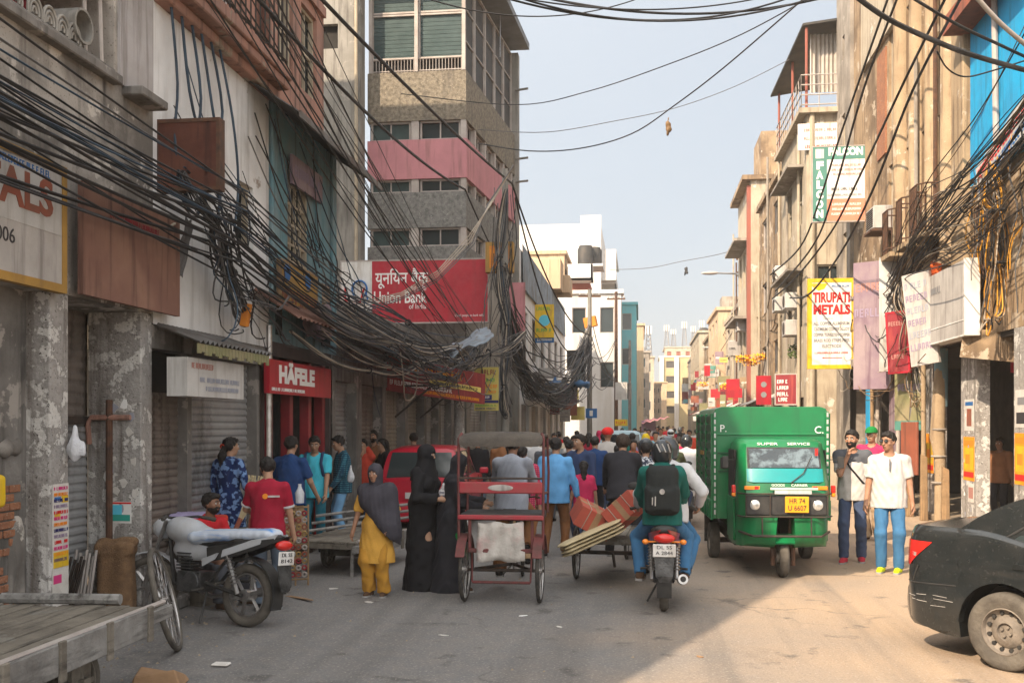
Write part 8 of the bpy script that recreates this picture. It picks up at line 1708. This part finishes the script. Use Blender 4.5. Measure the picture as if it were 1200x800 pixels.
# farther riders
def rider_bike(px, d, label, lab2, topm, helm_, paint, lit=False, h=1.7, pill=None, rz=0):
    p = wp(px, d); motorcycle(label, p, R(rz), paint, lamp_lit=lit, panel=paint)
    person(lab2, p, R(rz), h=h, pel=(0,.45,.93), lean=6, skin='skin_b', top=('shirt',topm,'long',-.1), bottom=('jeans','c_jeans_dk'), shoe='sh_black', hair=helm_, vox=.016, hands=((-.32,.88,1.03),(.32,.88,1.03)), feet=((-.24,.48,.3),(.24,.48,.3)), kpoles=((-.6,1,.4),(.6,1,.4)), face=False)
    if pill: person(pill[0], p, R(rz), h=pill[3], pel=(0,.05,.96), lean=3, skin='skin_b', top=('shirt',pill[1],'long',-.1), bottom=('jeans','c_jeans_dk'), shoe='sh_black', hair=pill[2], vox=.016, hands=((-.2,.45,1.05),(.2,.45,1.05)), feet=((-.28,.25,.3),(.28,.25,.3)), kpoles=((-.7,1,.4),(.7,1,.4)), face=False)
rider_bike(757, 14.9, 'dark motorcycle mostly hidden behind the pillion rider', 'rider in dark helmet just ahead of the woman in leaf print', 'c_greyd', 'helmet_dark', 'black_plastic', pill=('pillion in leaf patterned shirt behind the dark helmet','p_leaf','short',1.55))
rider_bike(806, 19.5, 'motorcycle with a glowing orange tail lamp left of the truck', 'rider in white shirt and dark helmet above the glowing tail lamp', 'c_offwhite', 'helmet_black', 'black_plastic', lit=True, h=1.72)
rider_bike(786, 17.5, 'black motorcycle between the white shirted rider and the backpack', 'rider in olive jacket and black helmet in the traffic', 'c_olive', 'helmet_black', 'black_plastic', h=1.72)
# men on the sunny side
o, J = person('man in white tee shirt with dark shoulders touching his chin', wp(999,14.55), R(-196), h=top_h(505,14.55), skin='skin_a', top=('tee','c_white','short',-.12), bottom=('jeans','c_jeans_dk'), shoe='sh_red', hair='short', vox=V, hands=((-.27,.08,.82),(.05,.20,1.50)), poles=(None,(.5,-.2,-1)), feet=((-.12,-.02,0),(.10,.20,.0)), head=(-14,-4), beard=True)
g = SDF(J['lo'], J['hi'], .012); s_ = J['s']; Rn = np.array(J['Rl']); tp = J['tp']
g.ell(tp(0,0,.37), np.array((.160,.112,.16))*s_+.017, .05, Rn); g.cone(tp(-.155,0,.47), tp(.155,0,.47), .066*s_+.017, .066*s_+.017, .05); g.cone(tp(0,0,.46), tp(0,0,.50), .085*s_+.016, .06*s_+.016, .04)
for i in (0,1): e_ = J['sh'][i].lerp(J['elb'][i],.60); g.cone(J['sh'][i]-(J['elb'][i]-J['sh'][i])*.06, e_, .060*s_+.013, .056*s_+.013, .03, cut=True)
g.wrinkle(.004, 34, 3); g.plane(tp(0,0,.37), (0,0,-1)); g.cone(tp(0,.012,.485), tp(0,.09,.66), .062*s_, .087*s_, 0, neg=True); obj('shoulder_panel', g.mesh('shoulder_panel'), MATS['c_greyd'], o)
b = MB(); b.tube([tp(.12,-.06,.50),tp(.13,.05,.50),tp(.02,.155,.32),tp(-.14,.11,.12),tp(-.19,0,.06)], .014, 6, sq=.5); obj('bag_strap', b, MATS['c_black'], o, smooth=60)
o, J = person('man in white polo and blue jeans with yellow shoes', wp(1042,13.5), R(-190), h=top_h(507,13.5), skin='skin_a', top=('shirt','c_white','short',-.13), bottom=('jeans','c_jeans_br'), shoe='sh_yellow', hair='short', vox=V, hands=((-.30,.04,.80),(.31,.06,.80)), feet=((-.11,.06,0,14),(.10,.04,0,14)), head=(-34,-4), fat=1.08, poles=((-.6,-1,0),(.6,-1,0)))
gl = MB()
for sg in (-1,1): gl.ell(J['hp'](sg*.032,.098,.012), (.024,.010,.018))
gl.tube([J['hp'](-.082,-.0,.02),J['hp'](-.06,.09,.02),J['hp'](.06,.09,.02),J['hp'](.082,.0,.02)], .004, 4); obj('sunglasses', gl, MATS['dark_visor'], o, smooth=50)
k = MB(); k.bc(J['tp'](0,.158,.40), (.014,.02,.16)); obj('placket', k, MATS['c_greyd'], o)
person('person in pink with a green striped cap behind the two men', wp(1022,17.2), R(150), h=top_h(500,17.2)-.02, skin='skin_b', top=('shirt','c_pink','long'), bottom=('loose','c_tan'), shoe='sh_brown', hair='capc_greentr', vox=.016)
person('seller in tan shirt standing in the shade of the arcade', wp(1172,20.6), R(140), h=1.66, skin='skin_c', top=('shirt','c_brown','long'), bottom=('jeans','c_black2'), shoe='sh_black', hair='short', vox=.018)
# the crowd down the street
spec = [(712,21,503,'turbanc_redcap','c_white','red turbaned man in white'),(757,24,509,'scarfc_yellow','c_lilac','woman with yellow headscarf'),(777,25,513,'short','c_white','man in white shirt'),(724,18.5,522,'short','c_brown','man in rust brown shirt'),(741,27,508,'short','c_teal','man in teal shirt'),(729,17.6,524,'short','c_grey','man in grey shirt with close cropped hair'),(667,19,516,'short','c_black2','man in black beside the blue shirted man'),(697,19.5,512,'short','c_navy','man in navy jacket left of the brown haired rider'),(664,24,512,'short','c_olive','man in olive shirt by the pole'),(690,27,508,'long','c_maroon','long haired woman in maroon'),
 (768,30,506,'short','c_sky','man in pale blue in the far traffic'),(747,33,505,'short','c_red','man in red shirt in the far traffic'),(786,34,504,'helmet_white','c_grey','rider in white helmet far off'),(735,36,504,'short','c_charcoal','man in charcoal far off'),(797,31,507,'short','c_tan','man in tan shirt in front of the truck side'),(715,31,507,'short','c_blue','man in blue far beside the kerb'),(702,34,505,'scarfc_pink','c_pink','woman in pink headscarf far off'),(760,40,503,'short','c_orange','man in orange far off'),(774,42,502,'short','c_white','second man in white farther off'),(790,44,502,'short','c_maroon','man in maroon far down the road'),
 (744,46,502,'long','c_yellow','woman in yellow far down the road'),(729,44,502,'short','c_black2','man in black far along the left'),(756,55,501,'short','c_grey','man in grey at the distance'),(770,58,500,'short','c_navy','man in navy at the distance'),(782,60,500,'short','c_red','man in red at the distance'),(797,52,501,'helmet_dark','c_black2','rider in black helmet at the distance'),(763,70,500,'short','c_white','man in white at the far end'),(777,75,499.5,'short','c_brown','man in brown at the far end'),(789,78,499.5,'short','c_sky','man in pale blue at the far end'),(751,66,500,'short','c_olive','man in olive at the far end'),
 (640,20.5,514,'short','c_greyd','man in dark grey left of the blue shirted man'),(628,23,511,'short','c_offwhite','man in off white beyond the canopy'),(598,18.5,520,'long','c_lilac','woman in lilac under the canopy line'),(588,22,512,'short','c_brown2','man in brown beyond the rickshaw puller'),(676,36,505,'short','c_yellow','man in yellow by the far shops'),(655,33,506,'short','c_red','man in red by the far shops'),(560,22,513,'short','c_black','man in black between the rickshaw and the red car'),
 (808,36,504,'short','c_orange','man in orange behind the white rider'),(816,42,503,'short','c_white','man in white behind the truck'),(733,26,511,'capc_white','c_green','man in green with white cap'),(720,26,510,'scarfc_black','c_black','woman in black headscarf'),(765,20.5,520,'short','c_dkblue','man in dark blue between the riders'),(796,24,512,'short','c_pink','person in pink shirt near the tail lamp'),(708,24,508,'short','c_sky','man in pale sky shirt behind the red turban'),(751,21,518,'short','c_tan','man in tan shirt beyond the leaf print'),
 (742,22,516,'long','c_orange','woman with orange scarf in mid crowd'),(781,21.5,517,'short','c_charcoal','man in charcoal near the helmets'),(673,22,511,'short','c_white','man in white near the second pole'),(650,27,508,'short','c_teal','man in teal by the left shops'),(800,66,500,'short','c_tan','man in tan at the sunny far end'),(772,95,499,'short','c_black2','tiny dark figure at the far end'),(760,110,498.7,'short','c_white','tiny pale figure at the far end'),(784,105,498.8,'short','c_red','tiny red figure at the far end')]
for i, (px, d, py, hr, tm, lab) in enumerate(spec):
    person(lab+(' in the crowd' if len((lab+' in the crowd').split()) <= 12 else ''), wp(px,d), R(rnd.choice((0,8,-12,178,165,190)) if i > 9 else rnd.choice((0,-8,10))), h=max(1.45,min(1.86,top_h(py,d))), skin=rnd.choice(('skin_a','skin_b','skin_c')), fem='woman' in lab, top=('kurta' if 'woman' in lab else 'shirt', tm, 'long'), bottom=('jeans', rnd.choice(('c_jeans_dk','c_black2','c_greyd','c_brown2','c_jeans2'))), hair=hr, vox=.019 if d < 28 else .03, face=False, shoe='sh_black' if d < 28 else None, group='people in the street crowd', feet=((-.1,rnd.uniform(-.12,.1),0),(.1,rnd.uniform(-.1,.12),0)))
# ================================================================ goods and clutter
def sdf_thing(name, label, cat, mt, lo, hi, vox, fn, loc=(0,0,0), rz=0, group=None):
    g = SDF(lo, hi, vox); fn(g); o = obj(name, g.mesh(name), MATS[mt], loc=loc, rot=(0,0,rz)); return tag(o, label, cat, group)
def f_sack(g): g.rbox((0,0,.36),(.17,.11,.36),.07,0); g.rbox((0,0,.70),(.19,.12,.07),.05,.03); g.cone((-.15,0,.74),(.16,0,.77),.06,.06,.03); g.wrinkle(.016, 24, 7); g.plane((0,0,0),(0,0,-1))
sdf_thing('burlap_sack', 'tall brown burlap sack standing against the second bare pillar', 'sack', 'burlap', (-.3,-.25,-.02), (.3,.25,.95), .013, f_sack, (-5.22,9.74,0), R(6))
def rods(label, p, n, h, lean, mt):
    rt = thing('rod_bundle', label, 'rod bundle', p)
    for k in range(n): m = MB(); x = .034*k-.034*n/2; m.tube([(x,0,0),(x+lean,.10+.01*(k%2),h-.03*(k%3))], .014, 6); obj('rod', m, MATS[mt], rt, smooth=40)
    m = MB(); m.tube([(-.034*n/2-.02,-.0,h*.35),(.034*n/2+.02+lean*.3,0,h*.35)], .02, 6); obj('tie', m, MATS['rubber'], rt)
rods('bundle of dull metal rods leaning in the gap between the bare pillars', (-5.42,9.35,0), 7, .72, .05, 'frame_pale'); rods('darker rods leaning behind the pale rod bundle', (-5.55,9.3,0), 5, .66, .12, 'iron')
def f_bag(g): g.ell((0,0,0),(.085,.06,.10),0); g.cone((0,0,.06),(0,0,.20),.04,.012,.03); g.wrinkle(.012, 45, 3)
sdf_thing('plastic_bag', 'small white plastic bag hanging from the left bare pillar', 'bag', 'plastic_bag', (-.14,-.12,-.15), (.14,.12,.26), .01, f_bag, (XL+.09,8.52,1.73))
def f_yb(g): g.rbox((0,0,0),(.05,.05,.13),.03,0); g.wrinkle(.006, 40, 3)
sdf_thing('yellow_packet', 'yellow packet with red top hanging at the left edge by the broken wall', 'packet', 'sign_yellow', (-.14,-.12,-.2), (.14,.12,.2), .012, f_yb, (XL+.0,7.55,1.42))
c = MB(); c.loft([[(-.2,-.12,0),(.17,-.14,0),(.2,.12,0),(-.18,.13,0)],[(-.17,-.1,.09),(.12,-.12,.14),(.17,.1,.05),(-.16,.12,.12)]]); tag(obj('cardboard', c, MATS['cardboard'], bev=.01, loc=(-3.55,7.25,.01), rot=(0,0,.3)), 'flattened piece of cardboard lying under the end of the grey handcart', 'cardboard')
c = MB(); c.bc((0,0,.02),(.14,.10,.02)); tag(obj('litter', c, MATS['paper'], bev=.01, loc=(-3.35,7.9,.0)), 'scrap of white litter on the road by the leaning wheel', 'litter')
for i, (px, py, s_) in enumerate(((345,700,.5),(390,690,.08),(432,706,.07),(612,722,.035),(655,735,.03),(1105,720,.04),(820,770,.035),(1110,652,.12),(330,668,.04),(520,745,.03))):
    p = onG(px,py); c = MB(); c.prism([(math.cos(t)*s_*rr.uniform(.5,1),math.sin(t)*.05*rr.uniform(.6,1.2)) for t in np.linspace(0,6.28,8)[:-1]], 0, .006); o_ = obj('paper_litter', c, MATS[rr.choice(('paper','ink_white','cardboard'))], loc=(p.x,p.y,.006), rot=(rr.uniform(-.05,.05),.05,rr.random()*3)); tag(o_, 'small scrap of paper litter lying on the road surface', 'litter', 'litter on the road')
for k in range(110):      # pebbles and crumbs
    pass
def rack():
    p = onG(340,690); rt = thing('bangle_rack', 'tall narrow rack strung with small wares beside the man in maroon', 'rack', (p.x-.02,p.y+.25,0), R(20))
    m = MB()
    for x in (-.15,0,.15): m.tube([(x,0,0),(x,0,.98)], .012, 5)
    for z in (.08,.5,.95): m.tube([(-.16,0,z),(.16,0,z)], .012, 5)
    obj('rack_frame', m, MATS['wood_tan'], rt); n = 0
    for x in (-.105,-.035,.035,.105):
        for k in range(10): b = MB(); b.ring((x,-.03,.14+k*.082), (0,1,.2), .026, .011, 10, 6); obj('bangle', b, MATS[('brass','sign_maroon','frame_pale','ink_rust')[(k*3+int(x*100))%4]], rt, smooth=50)
    b = MB(); b.lathe([(.01,0),(.05,0),(.055,.12),(.03,.17),(.02,.2),(.02,.23)], 10, M=Matrix.Translation((.05,.0,1.0))); obj('bottle', b, MATS['plastic_bag'], rt, smooth=40)
rack()
def stall():
    rt = thing('vendor_table', 'low vendor table of folded cloth behind the parked motorcycle', 'table', (-5.02,11.15,0), R(0)); m = MB(); m.box((-.35,-.3,.66),(.35,.9,.70)); obj('table_top', m, MATS['wood_old'], rt)
    for x in (-.3,.3):
        for y in (-.25,.85): m = MB(); m.box((x-.03,y-.03,0),(x+.03,y+.03,.66)); obj('leg', m, MATS['wood_old'], rt)
stall()
for i, (y, z, mt, lab) in enumerate(((10.6,.72,'c_navy','folded dark cloth at the bottom of the pile on the vendor table'),(10.62,.80,'sign_ochre','folded ochre cloth in the pile on the vendor table'),(10.6,.88,'c_lilac','folded lilac cloth on top of the pile on the vendor table'),(11.15,.72,'c_offwhite','folded white cloth at the far end of the vendor table'),(11.15,.80,'c_orange','folded orange cloth at the far end of the vendor table'))):
    g = SDF((-.3,-.24,-.06),(.3,.24,.1),.016); g.rbox((0,0,.035),(.20,.19,.036),.03,0); g.wrinkle(.008,28,i); o_ = obj('folded_cloth', g.mesh('folded_cloth'), MATS[mt], loc=(-5.05,y+.45,z), rot=(0,0,.1*i)); tag(o_, lab, 'cloth')
def broom(p, lab, k):
    rt = thing('broom_bundle', lab, 'broom', p, rot=(R(-14+k*9),R(22-k*17),0)); m = MB()
    for i in range(26): a = rr.random()*6.28; q = rr.uniform(.03,.16); m.tube([(0.01*math.cos(a),.01*math.sin(a),0),(q*math.cos(a)*.4,q*math.sin(a)*.4,.35),(q*math.cos(a),q*math.sin(a),.62)], .006, 3)
    o_ = obj('bristles', m, MATS['sheet_pale'], rt); m = MB(); m.tube([(0,0,-.05),(0,0,.14)], .03, 8); obj('binding', m, MATS['ink_rust'], rt)
broom((-4.72,11.55,.72), 'pale straw broom bundle leaning left by the shutter', 0); broom((-4.62,11.75,.72), 'second straw broom bundle leaning right by the shutter', 1)
# sunny side fittings
def pipe_bundle():
    rt = thing('conduit', 'thick yellowish wrapped conduit clamped in front of the arcade', 'conduit', (5.86,21.1,0)); m = MB(); m.tube([(0,0,0),(.02,0,1.2),(-.02,.05,1.7),(0,.03,2.35),(.06,.1,3.4)], [.10,.105,.15,.13,.10], 12); obj('pipe', m, MATS['tan_column'], rt, smooth=50)
    m = MB()
    for z in (.8,1.32,1.85): m.ring((.0,.02,z), (0,0,1), .13, .025, 16, 6)
    obj('clamp', m, MATS['tan_grey'], rt, smooth=50); m = MB(); m.tube([(.05,.08,2.3),(.06,.1,3.45)], .135, 12); obj('blue_sleeve', m, MATS['blue_paint'], rt, smooth=50)
pipe_bundle()
for y, h, x, lab in ((20.3,1.15,5.75,'stubby wooden post before the third arcade pillar'),(21.6,1.35,5.7,'taller wooden post with a slanting top behind the men'),(22.5,1.0,5.65,'short wooden post farther along the arcade')):
    m = MB(); m.loft([[(-.07,-.06,0),(.07,-.06,0),(.07,.06,0),(-.07,.06,0)],[(-.06,-.05,h),(.06,-.05,h-.06),(.06,.05,h-.06),(-.06,.05,h)]]); tag(obj('wooden_post', m, MATS['wood_tan'], bev=.01, loc=(x,y,.0)), lab, 'post')
def panel(label, x, y, w, h, z, mt, name='door_panel', cat='panel', rz=0):
    m = MB(); m.box((-.03,-w/2,0),(.03,w/2,h)); o_ = obj(name, m, MATS[mt], bev=.01, loc=(x,y,z), rot=(0,0,rz)); return tag(o_, label, cat)
panel('purple painted shop shutter panel in the arcade beyond the men', 5.9, 24.6, 1.3, 3.3, .1, 'sign_purple'); panel('dark teal cloth panel beside the purple one', 5.85, 23.2, .8, 2.2, 1.2, 'far_teal'); panel('bright blue door frame strip near the green truck', 5.9, 27.6, .4, 3.0, .1, 'bright_blue'); panel('rust red board leaning in the arcade behind the men', 5.6, 22.3, .7, 1.1, .9, 'sign_brownred', rz=.2)
for k, (y, x) in enumerate(((21.9,5.75),(22.8,5.8),(24.0,5.75),(25.5,5.7),(26.6,5.75))):
    m = MB(); m.tube([(0,0,0),(.05*(-1)**k,.1,1.5),(.02,0,3.4)], .05, 8); tag(obj('standing_pipe', m, MATS[('tan_column','steel','frame_pale','tan_grey','wood_tan')[k]], smooth=50, loc=(x,y,0)), 'one of the pale pipes standing along the arcade front', 'pipe', 'pipes along the arcade front')
ac = thing('air_conditioner', 'grey window air conditioner on the sandy facade left of the drainpipe', 'air conditioner', (5.75,25.6,6.6)); m = MB(); m.box((-.25,-.4,0),(.22,.4,.55)); obj('casing', m, MATS['sign_grey'], ac, bev=.02)
m = MB(); [m.box((-.262,-.34,.07+.05*k),(-.25,.34,.09+.05*k)) for k in range(9)]; obj('grille', m, MATS['iron'], ac); m = MB(); m.box((-.3,-.42,-.06),(.25,.42,-.003)); obj('bracket', m, MATS['iron_rust'], ac)
m = MB(); m.box((-.03,-.4,0),(.03,.4,1.6)); 
q = SDF((-.3,-.3,-.8),(.3,.3,.8),.02); q.rbox((0,0,.1),(.05,.22,.5),.04,0); q.cone((0,-.1,-.3),(.05,.05,-.7),.12,.06,.08); q.wrinkle(.03,14,2); o_ = obj('hanging_cloth', q.mesh('hanging_cloth'), MATS['orange_cloth'], loc=(5.62,20.6,4.45), rot=(R(18),0,0)); tag(o_, 'bright orange cloth hanging above the grey box sign', 'cloth')
def plant(label, p, r_, n, mt='leaf', cat='plant'):
    rt = thing('hanging_plant', label, cat, p); m = MB(); pr_ = random.Random(n)
    for k in range(n):
        a = pr_.random()*6.28; q = r_*pr_.random()**.5; z = pr_.uniform(-.35,.3); c_ = Vector((q*math.cos(a),q*math.sin(a)*.7,z*r_*1.3)); d = Vector((pr_.uniform(-1,1),pr_.uniform(-1,1),pr_.uniform(-.6,.6))).normalized()*.09; e_ = d.orthogonal().normalized()*.035
        m.add([c_-d,c_+e_,c_+d,c_-e_], [(0,1,2,3)])
    obj('foliage', m, MATS[mt], rt); m = MB(); m.tube([(0,0,-r_*.6),(0,0,r_*.4)], .02, 5); obj('stem', m, MATS['iron_rust'], rt)
plant('green leafy plant spilling over a ledge left of the yellow framed sign', at(941,411,33), .5, 160)
for i, (px, py, d) in enumerate(((872,420,42),(881,424,42),(892,418,42),(853,452,50),(824,450,60))): plant('orange marigold like garland clump hanging over the sunny side shops', at(px,py,d), .32, 70, 'marigold', 'garland')
for o_ in [o for o in bpy.data.objects if o.get('category') == 'garland']: o_['group'] = 'orange garlands'; o_.name = 'garland'
# small boards and awnings far along both sides
cols = ['sign_red2','sign_white','sign_pale_yellow','far_teal','sign_maroon','sign_green','sign_grey','sign_ochre','sign_brownred','sign_grey','sign_purple','sign_clean','tan_wall','sign_olive']
fr = random.Random(3)
for k in range(60):
    y = fr.uniform(46,125); x = 5.3-fr.uniform(0,1.2)+(y>100)*1.0; z = fr.uniform(2.4,6.2); w = fr.uniform(.3,.8); h = fr.uniform(.3,.9)
    s_ = sign('one of the small bright shop boards crowding the far sunny side', (x,y,z), (fr.uniform(-.5,.2),-1,0), w, h, fr.choice(cols), .06); s_[0]['group'] = 'far boards on the sunny side'
    if y < 75: scrib(s_, -w*.4, w*.4, 0, h*.16, fr.choice(('ink_white','ink_red','ink_black')), k)
for k in range(16):
    y = fr.uniform(37,100); x = -4.0+fr.uniform(0,1.4)*(y/60); z = fr.uniform(2.4,4.6); w = fr.uniform(.4,1.0); h = fr.uniform(.35,.9)
    s_ = sign('one of the small shop boards along the far shaded side', (x,y,z), (fr.uniform(-.2,.5),-1,0), w, h, fr.choice(cols), .06); s_[0]['group'] = 'far boards on the shaded side'
for k in range(9):
    y = 37+k*7; a = corrug((5.6,y,3.3),(5.6,y+4,3.3),(4.5,y,2.8),(4.5,y+4,2.8), 10, .03); tag(obj('awning', a, MATS[fr.choice(('sign_salmon','blue_tarp','sign_white','tin_light','sign_maroon'))]), 'one of the low shop awnings along the far sunny side', 'awning', 'awnings on the far sunny side')
t = SDF((-1.5,-.8,-.3),(1.5,.8,.4),.04); t.rbox((0,0,0),(1.2,.5,.05),.04,0); t.wrinkle(.10,5,3); tag(obj('tarpaulin', t.mesh('tarpaulin'), MATS['blue_tarp'], loc=at(655,450,42)), 'blue tarpaulin bundled under the cable swag between the poles', 'tarpaulin')
def sheet(label, mt, P, Q, S_, T_, amp, seed):
    P, Q, S_, T_ = map(Vector, (P,Q,S_,T_)); r_ = random.Random(seed); n = 14; ph = [r_.random()*6 for _ in range(4)]; m = MB(); vs = []
    for i in range(n+1):
        for j in range(n+1):
            u, v = i/n, j/n; p = P.lerp(Q,u).lerp(S_.lerp(T_,u),v); p.z += amp*(math.sin(u*9+ph[0]+v*4)+.6*math.sin(v*13+ph[1]+u*5)+.4*math.sin(u*23+ph[2]))-.25*math.sin(u*math.pi)*amp*6*v*(1-v); p.x += amp*.5*math.sin(u*15+v*11+ph[3]); vs.append(p)
    m.add(vs, [(i*(n+1)+j,(i+1)*(n+1)+j,(i+1)*(n+1)+j+1,i*(n+1)+j+1) for i in range(n) for j in range(n)]); o = obj('tarpaulin', m, MATS[mt], smooth=70); o.modifiers.new('S','SOLIDIFY').thickness = .008; return tag(o, label, 'tarpaulin')
sheet('pale blue grey tarpaulin stretched under the right end of the bank sign', 'tin_blue', at(525,408,25.5), at(572,382,25.5), at(528,418,23.5), at(578,396,23.5), .05, 1)
sheet('grey plastic sheet caught in the cables over the shops', 'tin', at(392,402,19), at(452,388,21), at(388,420,17.5), at(455,402,19.5), .05, 2)
sheet('torn pinkish cloth hanging below the blue house awning', 'sign_purple', at(352,352,15), at(392,362,17), at(358,392,15), at(390,398,17), .03, 3)
cl = corrug((XL-.02,12.9,3.75),(XL-.02,15.4,3.75),(XL+.62,12.9,3.35),(XL+.62,15.4,3.35), 14, .02); tag(obj('tin_awning', cl, MATS['brown_paint']), 'brown red tin awning below the blue house sign', 'awning')
m = MB(); m.box((-.05,-.04,-.14),(.05,.04,.14)); tag(obj('service_box', m, MATS['lamp_orange'], bev=.01, loc=at(288,369,12.4), rot=(.1,.2,0)), 'small orange box dangling in the tangle above the tin awning', 'box')
an = thing('antenna', 'television antenna on the roof edge of the bank building', 'antenna', at(586,38,33)); m = MB(); m.tube([(0,0,-.8),(0,0,1.2)], .02, 5); obj('mast', m, MATS['steel'], an); m = MB()
for k in range(5): m.tube([(-.3+.12*k,-.3,.9-.06*k),(-.3+.12*k,.3,.9-.06*k)], .012, 4)
m.tube([(-.4,0,.95),(.4,0,.6)], .015, 4); obj('aerial', m, MATS['steel'], an)
dsh = thing('satellite_dish', 'white panel aerial leaning from a roof on the sunny side', 'antenna', at(886,205,50)); m = MB(); m.bc((0,0,0),(.12,.5,1.3)); obj('panel', m, MATS['far_white'], dsh, bev=.03); m = MB(); m.tube([(.2,0,-1.0),(0,0,0)], .03, 5); obj('stand', m, MATS['iron'], dsh)
sheet('ragged strip of grey plastic hanging from the near cable knot', 'cable_grey', at(218,255,11), at(226,262,11.1), at(203,318,10.9), at(214,326,11), .02, 9)
# ================================================================ haze: the dusty air of the street
def haze(density=.0009):
    m = bpy.data.materials.new('haze'); m.use_nodes = True; N = m.node_tree.nodes; L = m.node_tree.links
    N.remove(N['Principled BSDF']); v = N.new('ShaderNodeVolumePrincipled'); v.inputs['Color'].default_value = (.95,.93,.90,1); v.inputs['Density'].default_value = density; v.inputs['Anisotropy'].default_value = .2
    L.new(v.outputs[0], N['Material Output'].inputs['Volume'])
    b = MB(); b.box((-602,-82,-1),(602,902,27)); tag(obj('haze', b, m), kind='stuff')
haze()
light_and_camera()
